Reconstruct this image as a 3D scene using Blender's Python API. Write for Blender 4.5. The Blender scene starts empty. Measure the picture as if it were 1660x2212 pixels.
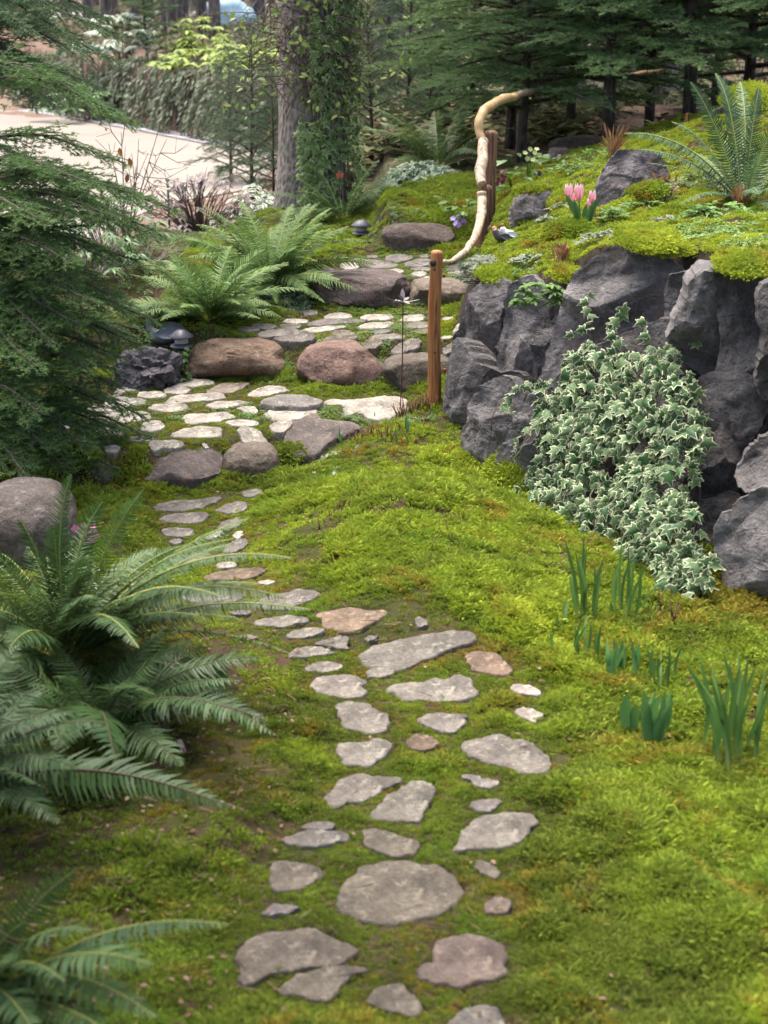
import bpy, math, numpy as np
from mathutils import Vector, Matrix
R = math.radians
sc = bpy.context.scene
COL = sc.collection
# ------------------------------------------------------------------ camera, world, sun, exposure
FPX, CU, CV, CAMH, PITCH = 3400.0, 830.0, 1106.0, 2.8, R(18.93)
cam = bpy.data.cameras.new('camera')
cam.sensor_fit = 'HORIZONTAL'; cam.sensor_width = 36.0
cam.lens = FPX / 1660.0 * 36.0
cam.clip_start = 0.1; cam.clip_end = 600
cam.dof.use_dof = True; cam.dof.focus_distance = 9.6; cam.dof.aperture_fstop = 4.0
cam_o = bpy.data.objects.new('camera', cam); COL.objects.link(cam_o)
cam_o.location = (0, 0, CAMH); cam_o.rotation_euler = (R(90) - PITCH, 0, 0)
sc.camera = cam_o

SUN_EL, SUN_ROT = R(70), R(-30)
world = bpy.data.worlds.new('World'); sc.world = world; world.use_nodes = True
wn = world.node_tree.nodes; wl = world.node_tree.links
sky = wn.new('ShaderNodeTexSky'); sky.sky_type = 'NISHITA'; sky.sun_disc = False
sky.sun_elevation = SUN_EL; sky.sun_rotation = SUN_ROT; sky.air_density = 0.7; sky.dust_density = 6.0; sky.ozone_density = 0.0
wl.new(sky.outputs[0], wn['Background'].inputs[0]); wn['Background'].inputs[1].default_value = 0.15
sun = bpy.data.lights.new('sun', 'SUN'); sun.energy = 1.5; sun.angle = R(45); sun.color = (1.0, 0.965, 0.90)
sun_o = bpy.data.objects.new('sun', sun); COL.objects.link(sun_o)
sd = Vector((math.sin(SUN_ROT) * math.cos(SUN_EL), math.cos(SUN_ROT) * math.cos(SUN_EL), math.sin(SUN_EL)))
sun_o.rotation_euler = sd.to_track_quat('Z', 'Y').to_euler(); sun_o.location = (0, 0, 20)
sc.view_settings.view_transform = 'Standard'; sc.view_settings.look = 'None'
sc.view_settings.gamma = 1.0; sc.view_settings.use_curve_mapping = False
sc.view_settings.exposure = 2.0
sc.render.engine = 'CYCLES'
cy = sc.cycles
cy.use_denoising = True
cy.max_bounces = 5; cy.diffuse_bounces = 3; cy.glossy_bounces = 2; cy.transmission_bounces = 3; cy.transparent_max_bounces = 4
cy.caustics_reflective = False; cy.caustics_refractive = False

# ------------------------------------------------------------------ pixel <-> world (pixels of a 1660 x 2212 view)
cP, sP = math.cos(PITCH), math.sin(PITCH)
def ray(u, v):
    a = (np.asarray(u, float) - CU) / FPX; b = (CV - np.asarray(v, float)) / FPX
    return np.stack([a, cP + b * sP, -sP + b * cP], -1)
def at_y(u, v, y):                      # the point of the pixel's ray at distance y
    d = ray(u, v); y = np.asarray(y, float)
    return np.array([0, 0, CAMH]) + d * (y / d[..., 1])[..., None]
def at_z(u, v, z):
    d = ray(u, v)
    return np.array([0, 0, CAMH]) + d * ((z - CAMH) / d[..., 2])[..., None]
def scale_at(y, z=0.5):                 # view pixels per metre
    return FPX / (y * cP + (CAMH - z) * sP)

# ------------------------------------------------------------------ noise
def _hash(ix, iy, iz, seed):
    h = (ix * 374761393 + iy * 668265263 + iz * 2147483647 + seed * 974634777) & 0xffffffff
    h = ((h ^ (h >> 13)) * 1274126177) & 0xffffffff
    h = ((h ^ (h >> 16)) * 2246822519) & 0xffffffff
    return ((h ^ (h >> 15)) & 0xffffff) / float(0xffffff)
def vnoise(P, seed=0):
    P = np.asarray(P, float); i = np.floor(P).astype(np.int64); f = P - i
    f = f * f * f * (f * (f * 6 - 15) + 10); out = 0
    for dx in (0, 1):
        wx = f[..., 0] if dx else 1 - f[..., 0]
        for dy in (0, 1):
            wy = f[..., 1] if dy else 1 - f[..., 1]
            for dz in (0, 1):
                wz = f[..., 2] if dz else 1 - f[..., 2]
                out = out + wx * wy * wz * _hash(i[..., 0] + dx, i[..., 1] + dy, i[..., 2] + dz, seed)
    return out * 2 - 1
def fbm(P, seed=0, octv=4, gain=0.5):
    a, s, t = 1.0, 0, 0.0
    P = np.asarray(P, float)
    for k in range(octv):
        s = s + a * vnoise(P * (2.03 ** k), seed + k * 17); t += a; a *= gain
    return s / t
def fbm2(x, y, sc_, seed=0, octv=4):
    return fbm(np.stack([np.asarray(x) * sc_, np.asarray(y) * sc_, np.zeros_like(np.asarray(x, float)) + .37], -1), seed, octv)
def sm(a, b, x):
    t = np.clip((np.asarray(x, float) - a) / (b - a), 0, 1); return t * t * (3 - 2 * t)

# ------------------------------------------------------------------ mesh helpers
def mesh_np(name, V, Fs, smooth=False, mats=(), fmat=None, attrs=None):
    """V (n,3); Fs list of int arrays (m,k); fmat list of material index per face array; attrs {name: per-vertex float}"""
    me = bpy.data.meshes.new(name)
    V = np.ascontiguousarray(V, np.float32)
    Fs = [np.asarray(f, np.int32) for f in Fs if len(f)]
    me.vertices.add(len(V)); me.vertices.foreach_set('co', V.ravel())
    loops = np.concatenate([f.ravel() for f in Fs]); tot = np.concatenate([np.full(len(f), f.shape[1], np.int32) for f in Fs])
    me.loops.add(len(loops)); me.loops.foreach_set('vertex_index', loops)
    me.polygons.add(len(tot)); me.polygons.foreach_set('loop_start', np.concatenate([[0], np.cumsum(tot)[:-1]]).astype(np.int32))
    if smooth: me.polygons.foreach_set('use_smooth', np.ones(len(tot), bool))
    for m in mats: me.materials.append(m)
    if fmat is not None:
        me.polygons.foreach_set('material_index', np.asarray(fmat, np.int32))
    if attrs:
        for k, a in attrs.items():
            at = me.attributes.new(k, 'FLOAT', 'POINT'); at.data.foreach_set('value', np.ascontiguousarray(a, np.float32))
    me.update(calc_edges=True)
    return me
class MB:
    """collects pieces of one mesh"""
    def __init__(s): s.V = []; s.F = []; s.M = []; s.A = []; s.n = 0
    def add(s, V, F, m=0, a=None):
        V = np.asarray(V, float).reshape(-1, 3)
        Fl = F if isinstance(F, list) and len(F) and isinstance(F[0], np.ndarray) else [np.asarray(F)]
        for f in Fl:
            if len(f) == 0: continue
            s.F.append(f + s.n); s.M.append(np.full(len(f), m))
        s.V.append(V); s.A.append(np.zeros(len(V)) if a is None else np.broadcast_to(np.asarray(a, float), (len(V),)))
        s.n += len(V)
    def tris(s): return sum(len(f) * (f.shape[1] - 2) for f in s.F)
    def mesh(s, name, mats, smooth=False, off=(0, 0, 0)):
        return mesh_np(name, np.concatenate(s.V) - np.asarray(off), s.F, smooth, mats, np.concatenate(s.M), {'tone': np.concatenate(s.A)})
def _wloc(o):
    l = Vector((0, 0, 0))
    while o: l += o.location; o = o.parent
    return np.array(l)
def tag(o, label=None, cat=None, group=None, kind=None):
    if label: o['label'] = label
    if cat: o['category'] = cat
    if group: o['group'] = group
    if kind: o['kind'] = kind
    return o
def empty(name, loc, label=None, cat=None, group=None, kind=None):
    o = bpy.data.objects.new(name, None); COL.objects.link(o); o.location = loc; o.empty_display_size = .1
    return tag(o, label, cat, group, kind)
def put(name, mb, mats, parent=None, smooth=False, base=None, **k):
    """links an MB (world coordinates) as one object; origin at base or at the parent's origin"""
    if not isinstance(mats, (list, tuple)): mats = [mats]
    off = _wloc(parent) if parent else np.zeros(3)
    if parent is None and base is None:
        A = np.concatenate(mb.V); base = [*( (A.min(0) + A.max(0)) / 2)[:2], A[:, 2].min()]
    if base is not None: off = np.asarray(base, float)
    o = bpy.data.objects.new(name, mb.mesh(name, mats, smooth, off)); COL.objects.link(o)
    if parent:
        o.parent = parent
        if base is not None: o.location = Vector(off - _wloc(parent))
    else: o.location = Vector(off)
    return tag(o, **k)
def copy_tree(o, parent=None):
    c = o.copy(); COL.objects.link(c); c.parent = parent
    for ch in list(o.children): copy_tree(ch, c)
    return c

def norm(v): v = np.asarray(v, float); return v / np.maximum(np.linalg.norm(v, axis=-1, keepdims=True), 1e-9)
def frames(P):
    """tangent, side, normal along a polyline"""
    P = np.asarray(P, float); T = norm(np.gradient(P, axis=0))
    ref = np.array([0, 0, 1.0]) if abs(T[:, 2]).mean() < .8 else np.array([0, 1.0, 0])
    S = norm(np.cross(T, ref)); N = np.cross(S, T); return T, S, N
def tube(mb, P, rad, k=6, m=0, a=None, cap=True, rough=0, seed=0):
    P = np.asarray(P, float); rad = np.broadcast_to(np.asarray(rad, float), (len(P),))
    T, S, N = frames(P); n = len(P)
    th = np.linspace(0, 2 * np.pi, k, endpoint=False)
    V = P[:, None] + (S[:, None] * np.cos(th)[None, :, None] + N[:, None] * np.sin(th)[None, :, None]) * rad[:, None, None]
    if rough:
        nz = fbm(V / (rad.max() * 1.5), seed, 3); V = V + norm(V - P[:, None]) * (nz * rough)[..., None]
    V = V.reshape(-1, 3)
    i, j = np.meshgrid(np.arange(n - 1), np.arange(k), indexing='ij')
    a0 = i * k + j; a1 = i * k + (j + 1) % k
    F = np.stack([a0, a1, a1 + k, a0 + k], -1).reshape(-1, 4)
    Fl = [F]
    if cap:
        V = np.concatenate([V, P[:1], P[-1:]]); c0, c1 = n * k, n * k + 1; jj = np.arange(k)
        Fl.append(np.stack([np.full(k, c0), (jj + 1) % k, jj], -1)); Fl.append(np.stack([np.full(k, c1), (n - 1) * k + jj, (n - 1) * k + (jj + 1) % k], -1))
    mb.add(V, Fl, m, None if a is None else a)
def spline(pts, n=20):
    """Catmull-Rom through points"""
    P = np.asarray(pts, float)
    if len(P) < 3: return P[0] + (P[-1] - P[0]) * np.linspace(0, 1, n)[:, None]
    Q = np.concatenate([[2 * P[0] - P[1]], P, [2 * P[-1] - P[-2]]]); out = []
    t = np.linspace(0, len(P) - 1, n)
    for x in t:
        k = min(int(x), len(P) - 2); f = x - k; a, b, c, d = Q[k:k + 4]
        out.append(.5 * (2 * b + (c - a) * f + (2 * a - 5 * b + 4 * c - d) * f ** 2 + (3 * b - a - 3 * c + d) * f ** 3))
    return np.array(out)
def lathe(mb, prof, c, k=20, m=0, a=None):
    prof = np.asarray(prof, float); n = len(prof); th = np.linspace(0, 2 * np.pi, k, endpoint=False)
    V = np.stack([prof[:, :1] * np.cos(th), prof[:, :1] * np.sin(th), np.repeat(prof[:, 1:], k, 1)], -1).reshape(-1, 3) + np.asarray(c)
    i, j = np.meshgrid(np.arange(n - 1), np.arange(k), indexing='ij'); a0 = i * k + j; a1 = i * k + (j + 1) % k
    mb.add(V, np.stack([a0, a1, a1 + k, a0 + k], -1).reshape(-1, 4), m, a)
def instances(T, X, Y, Z, P, S):
    """template verts T (v,3) placed N times with axes X,Y,Z (N,3), origin P, scale S -> (N*v,3)"""
    S = np.broadcast_to(np.asarray(S, float), (len(P),))[:, None, None]
    return (P[:, None] + S * (T[None, :, :1] * X[:, None] + T[None, :, 1:2] * Y[:, None] + T[None, :, 2:] * Z[:, None])).reshape(-1, 3)
def inst_faces(F, v, N):
    return (np.asarray(F)[None] + (np.arange(N) * v)[:, None, None]).reshape(-1, np.asarray(F).shape[1])

# ------------------------------------------------------------------ materials
def _mat(name):
    m = bpy.data.materials.new(name); m.use_nodes = True; nt = m.node_tree; nt.nodes.clear()
    return m, nt, nt.nodes, nt.links
class NB:
    """small node builder"""
    def __init__(s, name):
        s.m, s.nt, s.n, s.l = _mat(name); s.out = s.n.new('ShaderNodeOutputMaterial')
    def node(s, t, **k):
        x = s.n.new(t)
        for a, b in k.items(): setattr(x, a, b)
        return x
    def set(s, x, i, v):
        if hasattr(v, 'is_output'): s.l.new(v, x.inputs[i])
        elif x.inputs[i].type == 'RGBA': x.inputs[i].default_value = (*v, 1) if isinstance(v, tuple) else (v, v, v, 1)
        else: x.inputs[i].default_value = v
    def coord(s, kind='world', sc_=(1, 1, 1), jitter=False):
        if kind == 'world': c = s.node('ShaderNodeNewGeometry').outputs['Position']
        else: c = s.node('ShaderNodeTexCoord').outputs['Object']
        mp = s.node('ShaderNodeMapping'); s.l.new(c, mp.inputs[0]); mp.inputs['Scale'].default_value = sc_
        return mp.outputs[0]
    def noise(s, c, scale, detail=4, rough=.6, dist=0):
        x = s.node('ShaderNodeTexNoise'); s.l.new(c, x.inputs['Vector']); x.inputs['Scale'].default_value = scale
        x.inputs['Detail'].default_value = detail; x.inputs['Roughness'].default_value = rough; x.inputs['Distortion'].default_value = dist
        return x.outputs['Fac']
    def voro(s, c, scale, feature='F1', rnd=1):
        x = s.node('ShaderNodeTexVoronoi', feature=feature); s.l.new(c, x.inputs['Vector']); x.inputs['Scale'].default_value = scale
        x.inputs['Randomness'].default_value = rnd
        return x.outputs['Distance']
    def ramp(s, f, stops):
        x = s.node('ShaderNodeValToRGB'); s.l.new(f, x.inputs[0]); el = x.color_ramp.elements
        while len(el) < len(stops): el.new(.5)
        for e, (p, c) in zip(el, stops): e.position = p; e.color = (*c, 1) if isinstance(c, tuple) else (c, c, c, 1)
        return x.outputs[0]
    def mix(s, f, a, b, mode='MIX'):
        x = s.node('ShaderNodeMix', data_type='RGBA', blend_type=mode); s.set(x, 0, f); s.set(x, 6, a); s.set(x, 7, b); return x.outputs[2]
    def math(s, op, a, b=0.0, clamp=False):
        x = s.node('ShaderNodeMath', operation=op, use_clamp=clamp); s.set(x, 0, a); s.set(x, 1, b); return x.outputs[0]
    def attr(s, name): return s.node('ShaderNodeAttribute', attribute_name=name).outputs['Fac']
    def objrandom(s): return s.node('ShaderNodeObjectInfo').outputs['Random']
    def objcolor(s): return s.node('ShaderNodeObjectInfo').outputs['Color']
    def island(s): return s.node('ShaderNodeNewGeometry').outputs['Random Per Island']
    def bump(s, h, strength=.5, dist=.02, prev=None):
        x = s.node('ShaderNodeBump'); s.l.new(h, x.inputs['Height']); x.inputs['Strength'].default_value = strength; x.inputs['Distance'].default_value = dist
        if prev: s.l.new(prev, x.inputs['Normal'])
        return x.outputs[0]
    def done(s, col, rough=.8, nor=None, spec=.3, trans=0, tcol=None, coat=0, emit=None):
        p = s.node('ShaderNodeBsdfPrincipled'); s.set(p, 'Base Color', col); s.set(p, 'Roughness', rough)
        p.inputs['Specular IOR Level'].default_value = spec
        if nor: s.l.new(nor, p.inputs['Normal'])
        sh = p.outputs[0]
        if trans:
            t = s.node('ShaderNodeBsdfTranslucent'); s.set(t, 0, tcol if tcol is not None else col)
            mx = s.node('ShaderNodeMixShader'); mx.inputs[0].default_value = trans
            s.l.new(sh, mx.inputs[1]); s.l.new(t.outputs[0], mx.inputs[2]); sh = mx.outputs[0]
        s.l.new(sh, s.out.inputs[0]); return s.m

def mat_rock(name, cols, scale=3, bump=.6, pits=0, rust=None, lichen=None, kind='object', tint=False, layers=None, cracks=0):
    b = NB(name); c = b.coord(kind, layers or (1, 1, 1))
    f = b.noise(c, scale, 8, .65, .4); n = len(cols)
    col = b.ramp(f, [(.3 + .42 * i / max(1, n - 1), x) for i, x in enumerate(cols)])
    fine = b.noise(c, scale * 14, 6, .7)
    col = b.mix(.55, col, b.ramp(fine, [(.28, (.12, .12, .12)), (.5, (.5, .5, .5)), (.72, (.85, .85, .85))]), 'OVERLAY')
    if rust: col = b.mix(b.ramp(b.noise(c, scale * 1.7, 5, .7, 1), [(.54, 0.), (.72, .75)]), col, rust)
    if lichen: col = b.mix(b.ramp(b.noise(c, scale * 5, 6, .75), [(.56, 0.), (.62, .7)]), col, lichen)
    if tint: col = b.mix(1., col, b.objcolor(), 'MULTIPLY')
    h = b.math('ADD', b.math('MULTIPLY', f, 1.2), b.math('MULTIPLY', fine, .6))
    if pits:
        v = b.ramp(b.voro(c, scale * 9), [(.1, 0.), (.32, 1.)]); msk = b.ramp(b.noise(c, scale * 2.2, 3), [(.45, 0.), (.6, 1.)])
        pit = b.mix(msk, 1., b.mix(.55, v, 1.)); h = b.math('ADD', h, b.math('MULTIPLY', pit, pits)); col = b.mix(.6, col, pit, 'MULTIPLY')
    if cracks:
        wc = b.node('ShaderNodeVectorMath', operation='ADD'); b.l.new(c, wc.inputs[0]); nz = b.node('ShaderNodeTexNoise'); b.l.new(c, nz.inputs['Vector']); nz.inputs['Scale'].default_value = 5; nz.inputs['Detail'].default_value = 5
        ms = b.node('ShaderNodeVectorMath', operation='SCALE'); b.l.new(nz.outputs['Color'], ms.inputs[0]); ms.inputs['Scale'].default_value = .24; b.l.new(ms.outputs[0], wc.inputs[1])
        e = b.ramp(b.voro(wc.outputs[0], cracks, 'DISTANCE_TO_EDGE'), [(0., 0.), (.028, 1.)]); mk = b.ramp(b.noise(c, 2.5, 3), [(.42, 1.), (.58, 0.)]); e = b.mix(b.math('MULTIPLY', mk, .6), 1., e)
        col = b.mix(.12, col, e, 'MULTIPLY'); h = b.math('ADD', h, b.math('MULTIPLY', e, .22)); cell = b.node('ShaderNodeTexVoronoi'); b.l.new(wc.outputs[0], cell.inputs['Vector']); cell.inputs['Scale'].default_value = cracks
        sp = b.node('ShaderNodeSeparateColor'); b.l.new(cell.outputs['Color'], sp.inputs[0]); h = b.math('ADD', h, b.math('MULTIPLY', sp.outputs[0], .5)); col = b.mix(.5, col, b.ramp(sp.outputs[1], [(0., (.38, .38, .38)), (1., (.62, .61, .6))]), 'OVERLAY')
    nor = b.bump(h, bump, .05)
    return b.done(col, .85, nor, .25)
def mat_leaf(name, c1, c2, trans=.25, rough=.5, rim=None, spec=.16, big=None):
    b = NB(name); col = b.mix(b.math('FRACT', b.math('ADD', b.island(), b.math('MULTIPLY', b.objrandom(), 7.31))), c1, c2); c = b.coord('world')
    col = b.mix(b.ramp(b.noise(c, 3, 3), [(.35, 0.), (.65, .5)]), col, big or tuple(x * .6 for x in c1))
    col = b.mix(.7, col, b.ramp(b.objrandom(), [(0., (.34, .36, .36)), (1., (.66, .64, .58))]), 'OVERLAY')
    if rim:
        e = b.math('ADD', b.attr('tone'), b.math('MULTIPLY', b.math('SUBTRACT', b.noise(c, 55, 3), .5), .9))
        col = b.mix(b.ramp(e, [(.45, 0.), (.62, 1.)]), col, rim)
    return b.done(col, rough, None, spec, trans, col)
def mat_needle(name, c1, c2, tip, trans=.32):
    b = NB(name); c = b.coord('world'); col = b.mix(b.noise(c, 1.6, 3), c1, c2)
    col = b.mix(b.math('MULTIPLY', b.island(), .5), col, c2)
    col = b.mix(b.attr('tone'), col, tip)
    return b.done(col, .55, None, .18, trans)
def mat_bark(name, cols, sc_=(8, 8, 1.6), bump=1.0, moss=None):
    b = NB(name); c = b.coord('world', sc_); f = b.noise(c, 1.6, 6, .7, .8); v = b.voro(c, 2.2, 'F1')
    h = b.math('ADD', b.math('MULTIPLY', f, .6), b.math('MULTIPLY', v, .7))
    col = b.ramp(h, [(.3 + .5 * i / max(1, len(cols) - 1), x) for i, x in enumerate(cols)])
    if moss: col = b.mix(b.ramp(b.noise(b.coord('world'), 3.2, 5), [(.48, 0.), (.66, .8)]), col, moss)
    return b.done(col, .9, b.bump(h, bump, .03), .2)
def mat_wood(name, cols, ax=(30, 30, 1.5), bump=.3, crack=None):
    b = NB(name); c = b.coord('object', ax); f = b.noise(c, 1, 5, .6, .5)
    col = b.ramp(f, [(.3 + .4 * i / max(1, len(cols) - 1), x) for i, x in enumerate(cols)])
    if crack: col = b.mix(b.ramp(b.noise(b.coord('object', tuple(x * .7 for x in ax)), 1.4, 2), [(.56, 0.), (.66, .9)]), col, crack)
    return b.done(col, .6, b.bump(f, bump, .01), .3)
def mat_plain(name, col, rough=.6, var=.25, scale=20, spec=.3, trans=0, bump=.1):
    b = NB(name); c = b.coord('object'); f = b.noise(c, scale, 4)
    cc = b.mix(b.math('MULTIPLY', f, 1.0), tuple(x * (1 - var) for x in col), tuple(min(1, x * (1 + var)) for x in col))
    return b.done(cc, rough, b.bump(f, bump, .005), spec, trans)

def mat_moss(name, yellow=0.0, ground=False):
    b = NB(name); c = b.coord('world')
    big = b.noise(c, .9, 2, .5, .6); mid = b.noise(c, 4.2, 4, .65, .4); fine = b.noise(c, 26, 3)
    f = b.math('ADD', b.math('MULTIPLY', big, .5), b.math('MULTIPLY', mid, .5))
    f = b.math('ADD', f, yellow)
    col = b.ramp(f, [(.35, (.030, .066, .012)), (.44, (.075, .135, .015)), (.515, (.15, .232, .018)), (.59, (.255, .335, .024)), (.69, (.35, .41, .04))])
    g = b.noise(b.coord('world', (1, 1.6, 1)), 2.1, 3, .5); col = b.mix(b.ramp(g, [(.56, 0.), (.66, .75)]), col, (.085, .20, .018))
    rst = b.ramp(b.noise(c, 1.9, 6, .76, 1.1), [(.53, 0.), (.615, .9)]); col = b.mix(rst, col, (.22, .105, .02))
    rnd = b.objrandom() if not ground else fine
    col = b.mix(.8, col, b.ramp(rnd, [(0., (.26, .29, .26)), (1., (.74, .71, .66))]), 'OVERLAY')
    if ground: col = b.mix(.7, col, (.02, .017, .008))
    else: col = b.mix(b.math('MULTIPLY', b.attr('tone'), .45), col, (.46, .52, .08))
    return b.done(col, .85, None, .1, 0 if ground else .3)
# ------------------------------------------------------------------ terrain heights
def _X(u, y, z=.5): return (u - CU) / scale_at(y, z)
WALL_LINE = np.array([(_X(u, y), y) for u, y in [(1140, 17.5), (1100, 15.5), (1085, 14), (1062, 13), (1030, 12), (1010, 11.3), (1003, 10.7), (1020, 10.3), (1045, 10.0), (1100, 9.72), (1190, 9.4), (1330, 9.12), (1480, 8.5), (1600, 7.98), (1720, 7.4), (1950, 6.5), (2600, 5.4)]])
def wall_side(x, y):
    """signed distance to the line of the rock wall: positive on the raised bed"""
    x = np.asarray(x, float); y = np.asarray(y, float); best = np.full(x.shape, 1e9); sg = np.ones(x.shape)
    for (ax, ay), (bx, by) in zip(WALL_LINE[:-1], WALL_LINE[1:]):
        dx, dy = bx - ax, by - ay; t = np.clip(((x - ax) * dx + (y - ay) * dy) / (dx * dx + dy * dy), 0, 1)
        qx, qy = x - ax - t * dx, y - ay - t * dy; d = np.hypot(qx, qy); cr = dx * qy - dy * qx
        u = d < best - 1e-9; best = np.where(u, d, best); sg = np.where(u, np.where(cr >= 0, 1., -1.), sg)
    return best * sg
_up = [(1050, 600, 10.3), (1120, 600, 10.0), (1180, 590, 9.8), (1330, 540, 9.3), (1480, 560, 8.5), (1600, 590, 7.9), (1720, 630, 7.3), (1250, 490, 10.5), (1100, 525, 11.5),
       (1400, 450, 11), (1600, 470, 10.5), (1450, 320, 13), (1600, 225, 13.5), (1350, 335, 13.5), (1185, 395, 13), (1110, 430, 13.6), (1500, 290, 14.2), (1700, 240, 13), (1800, 420, 10.5), (1760, 500, 9), (1250, 350, 14.5), (1150, 360, 15.5)]
_UP = np.array([at_y(*p) for p in _up])
def _rbf_fit(P):
    d = np.hypot(P[:, None, 0] - P[None, :, 0], P[:, None, 1] - P[None, :, 1]); n = len(P)
    A = np.zeros((n + 3, n + 3)); A[:n, :n] = d + np.eye(n) * -.15; A[:n, n] = 1; A[:n, n + 1:] = P[:, :2]; A[n:, :n] = A[:n, n:].T
    return np.linalg.solve(A, np.concatenate([P[:, 2], [0, 0, 0]]))
_UW = _rbf_fit(_UP)
def z_upper(x, y):
    d = np.hypot(x[..., None] - _UP[:, 0], y[..., None] - _UP[:, 1]); n = len(_UP)
    z = (d * _UW[:n]).sum(-1) + _UW[n] + _UW[n + 1] * x + _UW[n + 2] * y
    return np.clip(z, .6, 1.95)
def z_lower(x, y):
    e1 = 8.72 + .5 * np.clip(x + 1.13, -1.5, 1.0); w1 = .13 + .75 * sm(-.75, .1, x)
    e2 = 10.28 - .2 * np.clip(x, -3, 1); e3 = 11.72; e4 = 13.15
    z = .2 * sm(-1, 1, (y - e1) / w1) + .25 * sm(-.14, .14, y - e2) + .17 * sm(-.14, .14, y - e3) + .23 * sm(-.16, .16, y - e4) * sm(-.14, .06, x)
    z = z + (.17 * np.exp(-(((x - .05) / .50) ** 2 + ((y - 8.0) / .8) ** 2)) + .06 * sm(-.5, .2, x) * np.exp(-((y - 7.3) / .8) ** 2)) + .07 * np.exp(-(((x - .35) / .4) ** 2 + ((y - 6.6) / .5) ** 2))
    z = z + .02 * np.clip(y - 13.5, 0, 60) * sm(-1.2, .4, x)
    z = z + .5 * sm(24, 40, y) * sm(0, 6, x)
    t = sm(13.4, 17.5, y) * sm(-.9, -1.9, x)
    t = np.maximum(t, sm(12.2, 14.5, y) * sm(-1.9, -3.0, x))
    s = (x + 2.1) * .84 + (y - 27) * .54
    back = (1.0 + .02 * np.clip(y - 27, 0, 80)) * sm(0, .5, s) * sm(19, 21, y)
    z = z * (1 - t) + back * t
    return z
def terrain(x, y):
    x = np.asarray(x, float); y = np.asarray(y, float)
    zl = z_lower(x, y); s = wall_side(x, y)
    zl = zl + .08 * sm(-.7, 0, s) * (1 - sm(9, 11, y))
    t = sm(-.10, .14, s) * (1 - sm(15.0, 18, y))
    return zl + (np.maximum(z_upper(x, y), zl) - zl) * t
def G(u, v, ymin=2.5, ymax=90):
    """the point where a pixel's ray meets the ground"""
    y = np.concatenate([np.linspace(ymin, 20, 700), np.linspace(20.05, ymax, 700)])
    P = at_y(np.full(y.shape, u), np.full(y.shape, v), y); d = P[:, 2] - terrain(P[:, 0], P[:, 1])
    k = np.argmax(d < 0)
    if d[k] >= 0: return P[-1]
    f = d[k - 1] / (d[k - 1] - d[k]) if k else 0
    return P[k - 1] + (P[k] - P[k - 1]) * f if k else P[0]
def tz(x, y): return float(terrain(np.array([x]), np.array([y]))[0])

# ------------------------------------------------------------------ stepping stones: outlines as seen, laid on the ground
STONES = []   # (polygon in view pixels, tint, lift)
def zs(off, polys, tint, lift=.010):
    k = 1100 / 1660 * .5402
    for p in polys:
        p = np.array(p, float); p = p.mean(0) + (p - p.mean(0)) * (1.16 if off == (0, 1900) else 1.06)
        STONES.append((p * k + np.array(off) * .5402, tuple(.2 + .8 * x for x in tint), lift))
LG, WARM, GREY, TAN, RUST, DARK = (2.3, 2.22, 2.05), (1.3, 1.14, .95), (1.0, .96, .90), (.78, .70, .56), (.98, .70, .50), (.5, .46, .46)
zs((900, 900), [  # third and fourth terrace
 [(850,185),(920,182),(925,195),(900,203),(860,198)], [(965,190),(1000,180),(1100,182),(1140,192),(1120,208),(1040,222),(980,215)],
 [(755,212),(800,205),(940,215),(1030,235),(1040,250),(980,260),(880,258),(800,225)], [(1170,185),(1200,180),(1240,182),(1240,195),(1190,200)],
 [(1075,245),(1110,220),(1180,205),(1235,205),(1240,240),(1180,250),(1100,255)], [(1115,265),(1150,258),(1240,255),(1240,275),(1160,278)]], GREY)
zs((900, 900), [[(570,285),(590,265),(650,262),(700,272),(690,288),(620,300)], [(800,268),(850,260),(960,262),(970,272),(900,285),(840,280)], [(1330,265),(1360,248),(1420,245),(1430,265),(1380,282),(1340,280)]], DARK)
zs((900, 900), [[(690,238),(720,228),(800,230),(820,240),(790,270),(740,275),(700,258)], [(965,280),(1010,265),(1075,268),(1085,285),(1040,300),(990,295)],
 [(1115,295),(1150,285),(1215,285),(1220,300),(1160,312)], [(1165,325),(1200,315),(1260,312),(1250,335),(1190,340)], [(1345,290),(1400,280),(1460,282),(1460,300),(1400,305)]], LG)
zs((900, 900), [  # second terrace
 [(450,525),(490,515),(550,518),(555,535),(500,545)], [(600,555),(640,535),(720,530),(765,545),(765,562),(680,567),(620,567)], [(820,550),(870,542),(1000,542),(1020,560),(980,575),(880,575),(830,568)],
 [(1050,575),(1080,550),(1160,540),(1210,545),(1200,575),(1130,585)], [(1310,565),(1340,555),(1385,558),(1380,572),(1330,575)], [(345,590),(370,570),(440,565),(500,570),(500,590),(420,600)],
 [(810,615),(860,595),(960,585),(1020,590),(1000,615),(920,630),(830,630)], [(1380,625),(1400,608),(1430,605),(1430,625),(1400,633)], [(455,640),(500,622),(640,612),(720,608),(720,622),(620,640),(500,652)],
 [(1300,680),(1330,668),(1380,672),(1370,690),(1320,695)]], LG)
zs((900, 900), [
 [(500,590),(540,578),(700,565),(840,572),(860,580),(760,590),(640,605),(530,612)], [(160,605),(200,595),(300,600),(320,612),(260,635),(180,625)], [(70,640),(100,615),(200,622),(220,635),(150,648)],
 [(325,615),(360,600),(450,600),(460,620),(390,630)], [(1080,610),(1130,590),(1240,585),(1240,615),(1150,628),(1090,625)], [(875,650),(920,635),(990,632),(1005,645),(960,655),(900,660)],
 [(880,670),(920,655),(1060,660),(1100,675),(1060,690),(940,695)], [(180,662),(240,640),(370,625),(440,632),(430,650),(340,668),(240,675)], [(290,670),(400,652),(520,660),(550,675),(500,685),(350,682)],
 [(1000,715),(1050,698),(1150,695),(1190,705),(1160,725),(1040,728)], [(1310,725),(1340,715),(1395,710),(1390,735),(1330,740)]], GREY)
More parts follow.
